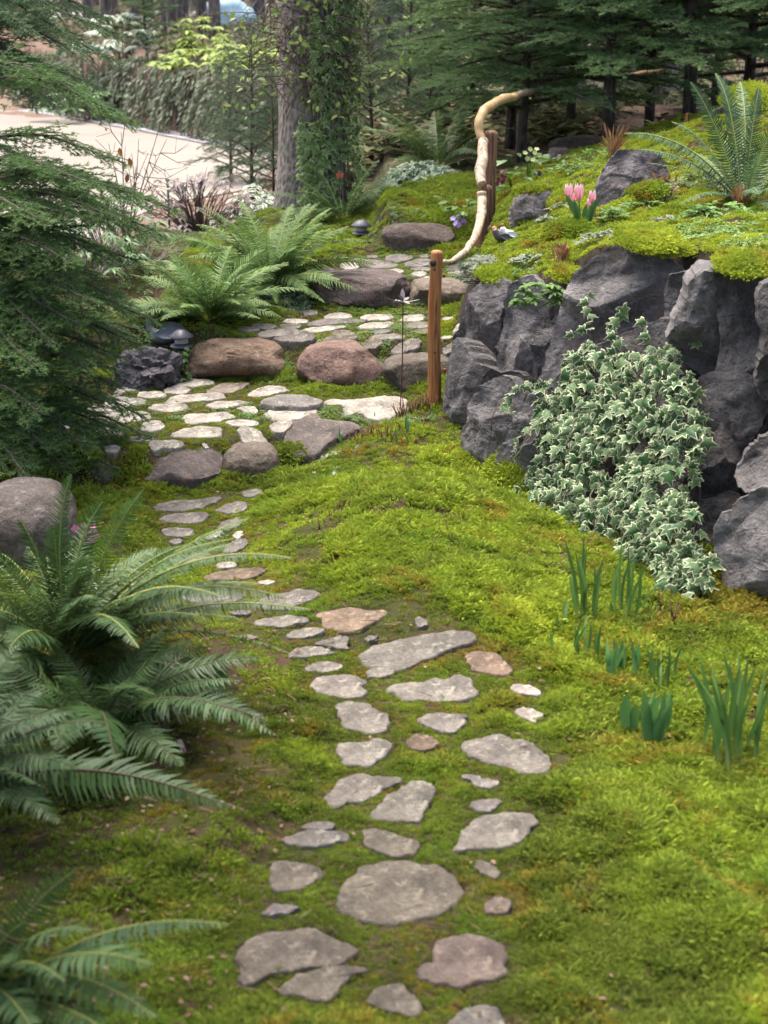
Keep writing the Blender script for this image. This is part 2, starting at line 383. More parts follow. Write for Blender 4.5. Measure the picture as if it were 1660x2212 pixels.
zs((900, 900), [[(640,655),(670,640),(740,637),(785,650),(770,665),(690,670)], [(580,690),(620,675),(780,675),(800,688),(740,700),(620,705)], [(820,705),(870,690),(940,692),(950,705),(900,718),(840,716)], [(1135,645),(1170,632),(1240,632),(1240,655),(1180,660)]], TAN)
zs((0, 900), [  # first terrace
 [(955,935),(990,910),(1060,892),(1150,895),(1175,915),(1150,930),(1050,925),(1000,935)], [(1235,1015),(1290,975),(1360,958),(1480,955),(1505,965),(1470,985),(1400,1010),(1300,1015)], [(600,1040),(660,1028),(740,1022),(720,1035),(640,1050)]], WARM)
zs((0, 900), [
 [(695,1018),(720,985),(800,955),(900,942),(960,945),(940,970),(850,990),(760,1010)], [(1030,980),(1060,945),(1120,930),(1260,932),(1290,945),(1280,962),(1180,975),(1080,978)],
 [(985,1000),(1010,985),(1100,980),(1155,990),(1140,1010),(1070,1022),(1010,1015)], [(830,1025),(860,1012),(960,1010),(1005,1022),(1000,1038),(920,1045),(850,1042)],
 [(625,1085),(640,1060),(720,1045),(840,1050),(890,1070),(850,1085),(720,1100),(650,1098)], [(1000,1070),(1030,1040),(1120,1025),(1240,1018),(1340,1022),(1370,1035),(1320,1050),(1180,1065),(1050,1078)],
 [(890,1105),(920,1090),(1010,1082),(1100,1082),(1135,1100),(1090,1125),(1010,1130),(940,1120)], [(1245,1090),(1270,1075),(1350,1065),(1470,1060),(1490,1075),(1440,1092),(1350,1110),(1280,1115)],
 [(530,1100),(580,1090),(700,1105),(710,1120),(640,1132),(540,1125)], [(540,1170),(580,1145),(700,1130),(850,1125),(910,1145),(890,1175),(800,1195),(640,1195)], [(1430,1110),(1470,1095),(1540,1100),(1560,1125),(1540,1142),(1490,1135)],
 [(1090,1170),(1130,1150),(1250,1135),(1380,1135),(1415,1155),(1390,1175),(1280,1190),(1150,1200)], [(1360,1190),(1400,1180),(1500,1175),(1565,1190),(1540,1210),(1450,1220),(1390,1208)],
 [(850,1215),(880,1190),(950,1185),(1000,1205),(980,1235),(920,1252),(870,1245)], [(1030,1270),(1080,1240),(1180,1222),(1310,1222),(1340,1250),(1320,1275),(1200,1287),(1090,1280)],
 [(580,1250),(620,1225),(720,1220),(755,1245),(720,1275),(620,1278)], [(770,1290),(820,1275),(920,1280),(900,1305),(820,1312)], [(1435,1265),(1480,1245),(1560,1245),(1620,1275),(1620,1300),(1530,1305),(1450,1285)],
 [(890,1330),(930,1315),(1040,1312),(1110,1312),(1115,1325),(1010,1335),(930,1348)], [(1215,1318),(1240,1312),(1262,1320),(1240,1328)],
 [(40,1080),(60,1065),(120,1062),(140,1085),(90,1095)], [(260,1170),(300,1155),(400,1165),(390,1195),(300,1200)], [(350,1215),(430,1205),(440,1225),(370,1235)], [(620,1350),(660,1330),(730,1345),(700,1372),(640,1375)],
 [(120,1160),(200,1150),(230,1170),(150,1185)], [(440,1290),(520,1275),(560,1295),(480,1310)], [(60,1240),(140,1225),(220,1240),(160,1262)], [(180,1330),(300,1315),(360,1335),(250,1352)], [(-60,1180),(20,1160),(70,1180),(0,1200)]], LG)
zs((900, 900), [
 [(135,1020),(170,1000),(230,985),(270,972),(350,975),(385,998),(360,1012),(300,1015),(250,1030),(190,1035)], [(230,1155),(270,1125),(360,1108),(480,1105),(540,1115),(545,1150),(490,1175),(400,1185),(290,1175)],
 [(615,1090),(700,1072),(850,1060),(970,1048),(1075,1058),(1080,1085),(1040,1110),(1030,1135),(940,1150),(870,1152),(840,1125),(790,1130),(730,1145),(720,1110),(650,1100)], [(275,1215),(310,1195),(380,1182),(412,1195),(390,1220),(330,1240),(290,1238)]], LG)
zs((900, 900), [[(215,1085),(240,1055),(320,1035),(430,1032),(520,1045),(590,1065),(560,1090),(480,1105),(350,1108),(260,1100)]], (1.0, 1.0, .98), .05)
zs((900, 900), [[(345,1285),(400,1235),(480,1190),(560,1180),(590,1205),(700,1195),(820,1195),(790,1215),(650,1250),(560,1300),(470,1318),(370,1300)]], (.86, .76, .72), .03)
zs((0, 1900), [  # lower path
 [(950,185),(1000,170),(1120,160),(1310,138),(1300,165),(1190,205),(1100,220),(990,215)], [(965,260),(1030,240),(1150,232),(1245,235),(1240,260),(1210,285),(1130,292),(1010,280)], [(980,335),(1040,320),(1130,325),(1170,345),(1130,370),(1040,372),(1000,365)],
 [(1020,405),(1050,388),(1095,390),(1090,412),(1050,422)], [(1310,210),(1370,180),(1460,168),(1500,195),(1450,225),(1380,232)], [(1460,110),(1500,92),(1570,95),(1580,115),(1520,135),(1480,130)], [(1315,310),(1370,275),(1450,262),(1445,300),(1400,325),(1340,325)],
 [(1350,455),(1380,420),(1430,398),(1485,402),(1480,440),(1420,465),(1370,470)], [(1370,495),(1420,483),(1475,485),(1460,498),(1400,503)], [(1010,500),(1060,490),(1230,480),(1290,500),(1240,525),(1120,540),(1040,520)],
 [(1110,740),(1180,715),(1300,705),(1440,715),(1440,745),(1340,790),(1240,795),(1160,765)], [(1200,660),(1230,655),(1260,662),(1230,670)]], GREY)
zs((0, 1900), [[(1240,380),(1290,350),(1345,340),(1330,365),(1270,388)], [(1405,370),(1430,345),(1465,350),(1460,375),(1420,388)], [(1305,545),(1340,530),(1410,530),(1430,545),(1400,562),(1330,565)], [(1555,655),(1590,638),(1640,640),(1660,655),(1610,665)]], LG)
zs((0, 1900), [[(1250,610),(1330,588),(1450,572),(1570,580),(1575,605),(1500,628),(1380,635),(1290,630)]], RUST)
zs((900, 1900), [
 [(145,775),(230,740),(340,715),(440,697),(520,710),(575,740),(530,760),(420,795),(330,803),(240,795)], [(20,835),(60,822),(140,822),(160,832),(120,848),(60,850)], [(170,890),(230,865),(350,852),(450,855),(510,890),(440,905),(330,920),(230,912)],
 [(80,985),(130,972),(210,980),(190,995),(120,998)], [(545,1012),(620,990),(700,978),(738,985),(735,1025),(740,1058),(660,1040),(590,1025)],
 [(810,1085),(840,1045),(930,1020),(1060,1000),(1200,985),(1400,980),(1495,995),(1490,1025),(1400,1050),(1250,1090),(1160,1130),(1040,1140),(930,1135),(840,1115)],
 [(1165,1490),(1220,1450),(1350,1445),(1475,1455),(1440,1490),(1410,1540),(1340,1565),(1250,1525)], [(1435,1650),(1500,1610),(1600,1585),(1720,1590),(1850,1620),(1950,1690),(1960,1740),(1900,1790),(1820,1810),(1700,1760),(1560,1720),(1460,1680)],
 [(1145,875),(1170,868),(1220,885),(1220,908),(1180,915),(1155,900)]], (1.02, .98, .90))
zs((900, 1900), [[(555,820),(650,810),(780,812),(870,845),(960,855),(940,880),(860,915),(795,942),(690,918),(610,880)], [(1430,1100),(1500,1088),(1620,1092),(1700,1120),(1735,1170),(1690,1192),(1590,1190),(1490,1160)], [(1095,1615),(1150,1570),(1230,1580),(1300,1620),(1260,1650),(1180,1670),(1120,1650)]], RUST)
zs((900, 1900), [
 [(370,955),(430,938),(530,930),(605,942),(600,960),(500,975),(400,982)], [(840,985),(880,972),(930,978),(910,995),(860,1003)], [(385,1080),(420,1050),(490,1038),(570,1048),(640,1070),(660,1088),(560,1097),(450,1100),(395,1095)],
 [(480,1165),(530,1135),(620,1125),(710,1150),(690,1175),(610,1188),(520,1180)], [(840,1190),(870,1172),(940,1167),(1010,1185),(1015,1205),(940,1222),(870,1215)], [(525,1255),(560,1225),(660,1215),(770,1222),(850,1255),(800,1280),(855,1305),(830,1335),(760,1345),(660,1330),(570,1310)],
 [(975,1290),(1020,1262),(1130,1262),(1220,1255),(1270,1240),(1330,1245),(1400,1228),(1480,1240),(1470,1270),(1515,1315),(1480,1350),(1370,1362),(1220,1350),(1090,1345),(1010,1310)],
 [(665,1385),(760,1375),(860,1385),(930,1430),(980,1470),(998,1510),(940,1545),(830,1550),(720,1530),(700,1480),(680,1420)], [(680,1640),(760,1615),(870,1625),(900,1600),(960,1610),(1010,1650),(960,1690),(930,1740),(840,1755),(740,1745),(700,1700)]], (1.2, 1.16, 1.06))
zs((1973, 1900), [[(105,1290),(140,1272),(210,1275),(285,1295),(280,1325),(200,1325),(140,1315)], [(135,1425),(190,1405),(250,1420),(260,1440),(305,1455),(260,1500),(210,1480),(160,1460)]], LG)
zs((900, 2996), [
 [(605,270),(690,200),(760,155),(900,165),(1065,190),(1000,235),(900,290),(800,315),(740,320),(690,355),(620,330)], [(860,390),(960,310),(1060,240),(1160,210),(1240,225),(1260,265),(1220,360),(1190,440),(1080,440),(960,430),(890,415)],
 [(1385,620),(1420,530),(1480,450),(1580,410),(1700,395),(1850,395),(1865,440),(1830,520),(1740,580),(1640,605),(1480,605)]], (1.0, .96, .86))
zs((900, 2996), [[(1425,165),(1480,155),(1560,180),(1650,205),(1630,225),(1560,238),(1490,205)], [(1480,330),(1560,312),(1660,305),(1680,330),(1610,370),(1560,385),(1500,375)], [(450,485),(510,450),(640,450),(670,470),(640,490),(540,495)],
 [(355,545),(420,515),(540,498),(700,503),(740,525),(710,560),(600,585),(500,590),(400,570)], [(240,975),(290,945),(370,938),(460,958),(400,985),(300,1005),(200,1010)], [(1345,1660),(1420,1580),(1520,1550),(1620,1560),(1680,1610),(1690,1720),(1500,1800),(1330,1750)]], (1.08, 1.04, 1.0))
zs((900, 2996), [
 [(820,500),(880,485),(960,495),(1090,535),(1185,575),(1160,615),(1100,650),(1010,655),(910,620),(850,580)], [(280,790),(310,700),(360,683),(480,695),(560,715),(580,760),(550,800),(460,850),(330,862),(290,830)],
 [(700,900),(740,800),(830,725),(950,700),(1110,695),(1300,720),(1380,790),(1425,860),(1380,930),(1280,990),(1150,1040),(1000,1060),(850,1040),(730,1000),(690,950)], [(1500,710),(1540,680),(1590,690),(1620,720),(1660,745),(1640,780),(1580,770)],
 [(70,1270),(110,1190),(200,1130),(320,1105),(500,1092),(620,1130),(700,1180),(770,1200),(780,1250),(720,1290),(560,1310),(400,1320),(250,1365),(190,1420),(100,1420),(80,1340)], [(340,1470),(370,1420),(480,1365),(620,1318),(760,1310),(850,1335),(780,1370),(700,1420),(660,1510),(600,1525),(480,1490)],
 [(845,1530),(930,1450),(1010,1415),(1080,1430),(1160,1530),(1190,1570),(1130,1610),(1010,1580),(920,1555)]], TAN)
zs((900, 2996), [[(1185,1350),(1260,1290),(1240,1230),(1300,1160),(1420,1125),(1540,1125),(1650,1170),(1700,1250),(1705,1320),(1660,1380),(1560,1410),(1440,1425),(1320,1420),(1230,1390)], [(1560,960),(1610,910),(1680,900),(1730,930),(1710,980),(1660,1000),(1590,995)]], (.98, .78, .68))

def smooth_loop(P, n, jag, seed):
    """closed loop through polygon corners, resampled to n points, roughened by jag metres"""
    P = np.asarray(P, float)
    for _ in range(2):
        Q = np.roll(P, -1, 0); P = np.stack([P * .8 + Q * .2, P * .2 + Q * .8], 1).reshape(-1, P.shape[1])
    L = np.concatenate([[0], np.cumsum(np.linalg.norm(np.roll(P, -1, 0) - P, axis=1))]); C = np.concatenate([P, P[:1]])
    t = np.linspace(0, L[-1], n, endpoint=False); P = np.stack([np.interp(t, L, C[:, k]) for k in range(P.shape[1])], 1)
    T = np.roll(P, -1, 0) - np.roll(P, 1, 0); N = np.stack([T[:, 1], -T[:, 0]], 1); N /= np.maximum(np.linalg.norm(N, axis=1, keepdims=True), 1e-9)
    th = np.linspace(0, 2 * np.pi, n, endpoint=False); cir = np.stack([np.cos(th), np.sin(th), np.zeros(n)], 1) * n / 26 + seed * 3.7
    return P + N * (fbm(cir, seed, 4, .6) * jag)[:, None]
STONE_XY = []
for i, (poly, tint, lift) in enumerate(STONES):
    cen = G(poly[:, 0].mean(), poly[:, 1].mean())
    pts = at_z(poly[:, 0], poly[:, 1], cen[2] + lift * .6)[:, :2]
    STONE_XY.append(smooth_loop(pts, 56,   .006 + .085 * np.sqrt(abs(np.ptp(pts[:, 0]) * np.ptp(pts[:, 1]))), i))

# mask of distance to the stones
MX0, MY0, MS = -4.2, 2.5, .015
MNX, MNY = int(8.0 / MS), int(12.2 / MS)
_ins = np.zeros((MNY, MNX), bool)
for P in STONE_XY:
    lo = P.min(0); hi = P.max(0)
    i0, i1 = max(0, int((lo[0] - MX0) / MS)), min(MNX, int((hi[0] - MX0) / MS) + 2); j0, j1 = max(0, int((lo[1] - MY0) / MS)), min(MNY, int((hi[1] - MY0) / MS) + 2)
    if i1 <= i0 or j1 <= j0: continue
    gx, gy = np.meshgrid(MX0 + np.arange(i0, i1) * MS, MY0 + np.arange(j0, j1) * MS)
    c = np.zeros(gx.shape, bool); Q = np.roll(P, -1, 0)
    for (ax, ay), (bx, by) in zip(P, Q):
        if ay == by: continue
        k = ((ay > gy) != (by > gy)) & (gx < (bx - ax) * (gy - ay) / (by - ay) + ax); c ^= k
    _ins[j0:j1, i0:i1] |= c
_dist = np.where(_ins, 0., 99.)
for k in range(1, 21):                 # growing rings: distance outside the stones, to 30 cm
    g = _dist < 50; h = g.copy(); h[1:] |= g[:-1]; h[:-1] |= g[1:]; h[:, 1:] |= g[:, :-1]; h[:, :-1] |= g[:, 1:]
    _dist[h & ~g] = k * MS
_dist = np.minimum(_dist, .33)
_din = np.where(_ins, 99., 0.)
for k in range(1, 5):
    g = _din < 50; h = g.copy(); h[1:] |= g[:-1]; h[:-1] |= g[1:]; h[:, 1:] |= g[:, :-1]; h[:, :-1] |= g[:, 1:]
    _din[h & ~g] = k * MS
_din = np.minimum(_din, .08); _sd = np.where(_ins, -_din, _dist)
def stone_dist(x, y):
    i = np.clip(((np.asarray(x) - MX0) / MS).astype(int), 0, MNX - 1); j = np.clip(((np.asarray(y) - MY0) / MS).astype(int), 0, MNY - 1)
    d = _sd[j, i]; out = (x < MX0) | (x > MX0 + MNX * MS) | (y < MY0) | (y > MY0 + MNY * MS)
    return np.where(out, .33, d)
def hum(x, y):
    """moss hummocks, gone beside the stones"""
    k = sm(.02, .3, stone_dist(x, y)) * (1 - .6 * sm(14, 22, y)) * (1 - sm(2, -1, x) * sm(14, 17, y) * .9)
    return k * (.075 * (fbm2(x, y, 1.9, 5, 3) + .3) + .075 * np.abs(fbm2(x, y, 4.6, 9, 3)) + .016 * fbm2(x, y, 15, 13, 2))
def Gh(u, v):
    """where a pixel's ray meets the moss surface, hummocks included"""
    y = np.linspace(2.5, 20, 1400); P = at_y(np.full(y.shape, u), np.full(y.shape, v), y); k = np.argmax(P[:, 2] - ground_z(P[:, 0], P[:, 1]) < 0); return P[k]
def ground_z(x, y): return terrain(x, y) + hum(np.asarray(x, float), np.asarray(y, float))
# ------------------------------------------------------------------ materials used
M = {}
M['soil'] = mat_moss('moss_floor', 0, True)
M['moss'] = mat_moss('moss_green', .0); M['moss_bright'] = mat_moss('moss_yellow', .09); M['moss_shade'] = mat_moss('moss_painted_shade', -.105)  # the last has the shade of the near ground put into its colour
M['flag'] = mat_rock('flagstone', [(.06, .055, .05), (.145, .136, .124), (.235, .224, .203)], 4.5, .8, rust=(.15, .115, .08), lichen=(.30, .29, .25), tint=True)
M['basalt'] = mat_rock('basalt', [(.06, .057, .057), (.13, .123, .123), (.21, .20, .197)], 3.0, 1.0, .35, rust=(.15, .11, .08), lichen=(.22, .21, .20), tint=True, cracks=3.2)
M['boulder'] = mat_rock('boulder_stone', [(.075, .06, .053), (.145, .122, .107), (.23, .20, .175)], 3.0, .9, rust=(.17, .105, .07), lichen=(.25, .24, .21), tint=True)
M['bark'] = mat_bark('fir_bark', [(.06, .048, .038), (.175, .145, .122), (.29, .255, .225)], (13, 13, 6), 1.0, (.13, .14, .10))
M['bark_dark'] = mat_bark('dark_bark', [(.018, .014, .011), (.055, .042, .034), (.10, .08, .065)], (14, 14, 4), .6)
M['bark_far'] = mat_bark('far_bark', [(.03, .026, .024), (.085, .072, .066), (.15, .13, .12)], (5, 5, 1.2), .8)
M['twig'] = mat_plain('twig_bark', (.085, .06, .045), .8)
M['grey_twig'] = mat_plain('grey_twig', (.24, .2, .175), .8)
M['hemlock'] = mat_needle('hemlock_needles', (.04, .10, .032), (.085, .165, .055), (.16, .25, .08))
M['hemlock_dark'] = mat_needle('dark_conifer_needles', (.035, .082, .04), (.075, .135, .065), (.13, .20, .085))  # darker needle colour for the corner hemlock and the high crowns
M['fir'] = mat_needle('fir_needles', (.055, .122, .048), (.115, .20, .08), (.20, .29, .11))
M['cedar'] = mat_needle('feathery_conifer_needles', (.035, .078, .045), (.075, .135, .075), (.12, .19, .08), .25)
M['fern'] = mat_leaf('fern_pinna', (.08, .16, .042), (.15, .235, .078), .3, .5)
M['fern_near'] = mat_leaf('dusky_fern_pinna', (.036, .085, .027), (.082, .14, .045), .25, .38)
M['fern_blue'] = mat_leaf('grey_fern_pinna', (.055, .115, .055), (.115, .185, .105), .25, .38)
M['rachis'] = mat_plain('fern_rachis', (.23, .24, .06), .6); M['rachis_dark'] = mat_plain('brown_rachis', (.07, .045, .025), .6)
M['ivy'] = mat_leaf('variegated_ivy', (.03, .085, .03), (.12, .185, .085), .2, .5, rim=(.44, .47, .30))
M['ivy_trunk'] = mat_leaf('tree_ivy', (.085, .17, .04), (.22, .31, .10), .3, .5, rim=(.52, .56, .30))
M['vine_leaf'] = mat_leaf('vine_leaf', (.18, .28, .05), (.34, .43, .13), .4, .45)
M['rhodo'] = mat_leaf('rhododendron_leaf', (.05, .115, .035), (.12, .2, .08), .15, .35)
M['rhodo_light'] = mat_leaf('pale_rhododendron_leaf', (.18, .28, .04), (.36, .43, .11), .3, .45)
M['purple_leaf'] = mat_leaf('purple_grey_leaf', (.17, .12, .115), (.32, .275, .275), .2, .5)
M['white_leaf'] = mat_leaf('white_edged_leaf', (.07, .14, .06), (.13, .2, .10), .2, .45, rim=(.55, .58, .5))
M['santolina'] = mat_leaf('grey_santolina_leaf', (.12, .155, .105), (.23, .26, .19), .15, .6)
M['herb'] = mat_leaf('herb_leaf', (.07, .16, .03), (.15, .25, .06), .3, .45)
M['creeper'] = mat_leaf('creeper_leaf', (.055, .12, .03), (.13, .20, .055), .25, .5)
M['cover'] = mat_leaf('cotoneaster_leaf', (.075, .10, .05), (.20, .215, .14), .15, .55)

def mat_blade(name, c1, c2, pale):
    b = NB(name); col = b.mix(b.objrandom(), c1, c2); col = b.mix(b.math('MULTIPLY', b.noise(b.coord('object', (60, 60, 6)), 1, 3), .6), col, tuple(x * 1.5 for x in c1)); t = b.attr('tone')
    col = b.mix(b.ramp(t, [(0., 1.), (.3, 0.)]), col, pale); return b.done(b.mix(b.ramp(t, [(.9, 0.), (1., .6)]), col, (.2, .16, .06)), .55, None, .12, .3)
M['bulb'] = mat_blade('bulb_leaf', (.045, .105, .026), (.095, .17, .042), (.17, .22, .06))
M['tulip_leaf'] = mat_blade('tulip_leaf', (.055, .14, .04), (.10, .20, .065), (.2, .25, .09))
M['cedar_wood'] = mat_wood('peeled_cedar', [(.15, .05, .016), (.34, .135, .045), (.42, .22, .095)], (30, 30, 1.6), .6, (.07, .03, .015))
M['red_wood'] = mat_wood('weathered_red_post', [(.09, .042, .024), (.21, .10, .055), (.28, .155, .095)], (26, 26, 1.2), .4, (.05, .03, .022))
M['drift'] = mat_wood('peeled_branch', [(.11, .07, .05), (.36, .27, .18), (.55, .46, .34)], (20, 20, 5), .9, (.12, .10, .09))
M['gold_branch'] = mat_wood('golden_branch', [(.24, .145, .06), (.36, .24, .11), (.44, .32, .17)], (10, 10, 2), .25)
M['knot'] = mat_plain('dark_knot', (.04, .028, .02), .7)
M['lantern'] = mat_plain('lantern_metal', (.045, .045, .06), .45, .15, spec=.5)
M['lens'] = mat_plain('lantern_lens', (.34, .34, .31), .4, .1)
M['rust_rod'] = mat_plain('rusty_rod', (.06, .028, .018), .6); M['metal'] = mat_plain('bronze_metal', (.13, .11, .115), .4, .3, spec=.6)
M['concrete'] = None

# ------------------------------------------------------------------ ground sheet
ys = [-60, -30, -15, -8, -4, -2, -.5, .5, 1.2, 1.7]
y = 2.0
while y < 15: ys.append(y); y += max(.022, y * .0062)
while y < 150: ys.append(y); y *= 1.013
ys = np.array(ys)
inn = np.linspace(-1, 1, 221); outr = np.array([1.06, 1.2, 1.5, 2.2, 4, 8, 16])
uu = np.concatenate([-outr[::-1], inn, outr])
gx = uu[None, :] * (np.clip(ys, 0, None) * .33 + 1.3)[:, None]; gy = np.repeat(ys[:, None], len(uu), 1)
gz = np.empty_like(gx)
for k in range(0, len(ys), 60): gz[k:k + 60] = ground_z(gx[k:k + 60], gy[k:k + 60])
far = gy > 20; gz = gz + np.where(far, .06 * fbm2(gx, gy, .7, 31, 3), 0) * (1 - sm(-1, -1.8, gx) * (1 - sm(24, 34, gy)))
gz = gz - .03 * (stone_dist(gx, gy) < -.01)
n, m = gx.shape
i, j = np.meshgrid(np.arange(n - 1), np.arange(m - 1), indexing='ij'); a0 = i * m + j
b = NB('garden_ground'); c = b.coord('world')
# woodland soil beyond the garden: brown needle litter; moss near
sep = b.node('ShaderNodeSeparateXYZ'); b.l.new(c, sep.inputs[0])
fy = b.node('ShaderNodeMapRange'); b.l.new(sep.outputs[1], fy.inputs[0]); fy.inputs[1].default_value = 14.5; fy.inputs[2].default_value = 19; 
mossc = b.ramp(b.noise(c, 1.3, 5, .6), [(.3, (.018, .020, .007)), (.5, (.032, .034, .010)), (.7, (.055, .05, .016))])
mossc = b.mix(b.ramp(b.noise(c, 2.2, 5, .7, .6), [(.46, 0.), (.6, .9)]), mossc, (.05, .03, .02))
soil = b.ramp(b.noise(c, .8, 6, .7, .5), [(.3, (.06, .042, .032)), (.5, (.13, .088, .066)), (.62, (.16, .115, .09)), (.72, (.10, .12, .035))])
soil = b.mix(.5, soil, b.ramp(b.noise(c, 22, 4), [(.3, (.3, .3, .3)), (.7, (.7, .7, .7))]), 'OVERLAY')
col = b.mix(fy.outputs[0], mossc, soil)
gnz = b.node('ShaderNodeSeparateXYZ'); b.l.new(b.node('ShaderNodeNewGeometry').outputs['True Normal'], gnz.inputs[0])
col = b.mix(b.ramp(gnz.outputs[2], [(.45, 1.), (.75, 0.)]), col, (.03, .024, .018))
M['ground'] = b.done(col, .95, b.bump(b.noise(c, 40, 4), .5, .02), .1)
me = mesh_np('ground', np.stack([gx, gy, gz], -1).reshape(-1, 3), [np.stack([a0, a0 + 1, a0 + m + 1, a0 + m], -1).reshape(-1, 4)], True, [M['ground']])
ground = bpy.data.objects.new('ground', me); COL.objects.link(ground); tag(ground, 'mossy garden ground rising in low terraces towards the wood', None, None, 'structure')

# ------------------------------------------------------------------ driveway and its gravel edge
b = NB('pale_concrete'); c = b.coord('world'); f = b.noise(c, .5, 6, .6); g = b.noise(c, 45, 3)
col = b.ramp(f, [(.3, (.165, .145, .122)), (.55, (.19, .17, .147)), (.75, (.21, .19, .166))]); col = b.mix(.25, col, b.ramp(g, [(.3, (.3, .3, .3)), (.7, (.7, .7, .7))]), 'OVERLAY')
M['concrete'] = b.done(col, .9, b.bump(g, .3, .01), .2)
far_edge = spline([(-1.5, 25.2), (-2.5, 26.7), (-3.6, 28.4), (-5.3, 31.0), (-8, 34.5), (-13, 38)], 40)
near_edge = spline([(-1.35, 23.0), (-1.9, 21.6), (-2.7, 20.2), (-3.1, 18.6), (-3.2, 16.8), (-3.4, 15.4)], 40)
far2 = spline([(-5, 20), (-7, 23), (-11, 25)], 40)
def sheet(name, A, B, k, lift, mat, thick=0.0, **kw):
    A = np.asarray(A)[:, :2]; B = np.asarray(B)[:, :2]; t = np.linspace(0, 1, k)
    XY = A[:, None] * (1 - t)[None, :, None] + B[:, None] * t[None, :, None]
    Z = terrain(XY[..., 0], XY[..., 1]) * 0 + lift if np.isscalar(lift) and kw.pop('flat', False) else terrain(XY[..., 0], XY[..., 1]) + lift
    n = len(A); V = np.concatenate([XY, Z[..., None]], -1).reshape(-1, 3)
    i, j = np.meshgrid(np.arange(n - 1), np.arange(k - 1), indexing='ij'); a0 = i * k + j
    mb = MB(); mb.add(V, np.stack([a0, a0 + 1, a0 + k + 1, a0 + k], -1).reshape(-1, 4))
    return put(name, mb, mat, smooth=True, **kw)
near_full = np.concatenate([near_edge, spline([(-3.4, 15.4), (-4.2, 13.8), (-6, 12.5)], 40)[1:]])
far_full = np.concatenate([far_edge, spline([(-13, 38), (-18, 34), (-16, 20)], 40)[1:]])
near_full = spline(near_full[:, :2], 60); far_full = spline(far_full[:, :2], 60)
o = sheet('driveway', near_full, far_full, 40, .015, M['concrete'], label='pale concrete driveway curving past the planted bank', kind='structure')
# gravel strip between drive and bank
ofs = np.array([.84, .54]) * .75
o = sheet('gravel_strip', far_edge[:32, :2] + np.array([.84, .54]) * .02, far_edge[:32, :2] + ofs, 5, .028, flat=True, mat= mat_rock('gravel_bed', [(.16, .155, .17), (.3, .29, .31), (.42, .41, .43)], 9, .9, kind='world'), label='strip of grey gravel along the drive edge', kind='structure')
rng = np.random.default_rng(3)

# ------------------------------------------------------------------ scatter with geometry nodes (moss, ground cover)
def tuft_object(name, mb, mat):
    return bpy.data.objects.new(name, mb.mesh(name, [mat], False))
_GN = {}
def scatter_group(key, objs):
    g = bpy.data.node_groups.new('scatter_' + key, 'GeometryNodeTree')
    g.interface.new_socket('Geometry', in_out='INPUT', socket_type='NodeSocketGeometry'); g.interface.new_socket('Geometry', in_out='OUTPUT', socket_type='NodeSocketGeometry')
    N = g.nodes; L = g.links; gi = N.new('NodeGroupInput'); go = N.new('NodeGroupOutput'); ip = N.new('GeometryNodeInstanceOnPoints')
    j = N.new('GeometryNodeJoinGeometry')
    for o in reversed(objs):
        oi = N.new('GeometryNodeObjectInfo'); oi.inputs['Object'].default_value = o; oi.inputs['As Instance'].default_value = False
        gt = N.new('GeometryNodeGeometryToInstance'); L.new(oi.outputs['Geometry'], gt.inputs[0]); L.new(gt.outputs[0], j.inputs[0])
    def na(n, t):
        x = N.new('GeometryNodeInputNamedAttribute'); x.data_type = t; x.inputs[0].default_value = n; return x.outputs[0]
    L.new(gi.outputs[0], ip.inputs['Points']); L.new(j.outputs[0], ip.inputs['Instance']); ip.inputs['Pick Instance'].default_value = True
    L.new(na('pick', 'INT'), ip.inputs['Instance Index']); L.new(na('rot', 'FLOAT_VECTOR'), ip.inputs['Rotation']); L.new(na('scl', 'FLOAT'), ip.inputs['Scale'])
    L.new(ip.outputs[0], go.inputs[0]); return g
def scatter(name, key, objs, P, scl, nrm=None, parent=None, **kw):
    if key not in _GN: _GN[key] = scatter_group(key, objs)
    n = len(P); r = np.random.default_rng(n); yaw = r.uniform(0, 6.283, n)
    if nrm is None: nrm = np.tile([0, 0, 1.], (n, 1))
    ax, ay = -nrm[:, 1], nrm[:, 0]; c, s = np.cos(-yaw), np.sin(-yaw)
    k = np.arccos(np.clip(nrm[:, 2], -1, 1)) / np.maximum(np.hypot(ax, ay), 1e-6)
    rot = np.stack([(ax * c - ay * s) * k + r.normal(0, .12, n), (ax * s + ay * c) * k + r.normal(0, .12, n), yaw], 1)
    me = bpy.data.meshes.new(name); me.vertices.add(n); me.vertices.foreach_set('co', np.ascontiguousarray(P, np.float32).ravel())
    me.attributes.new('rot', 'FLOAT_VECTOR', 'POINT').data.foreach_set('vector', rot.astype(np.float32).ravel())
    me.attributes.new('scl', 'FLOAT', 'POINT').data.foreach_set('value', np.broadcast_to(scl, (n,)).astype(np.float32))
    me.attributes.new('pick', 'INT', 'POINT').data.foreach_set('value', r.integers(0, len(objs), n).astype(np.int32))
    me.update(); o = bpy.data.objects.new(name, me); COL.objects.link(o)
    md = o.modifiers.new('scatter', 'NODES'); md.node_group = _GN[key]
    if parent: o.parent = parent
    return tag(o, kind='stuff', **kw)
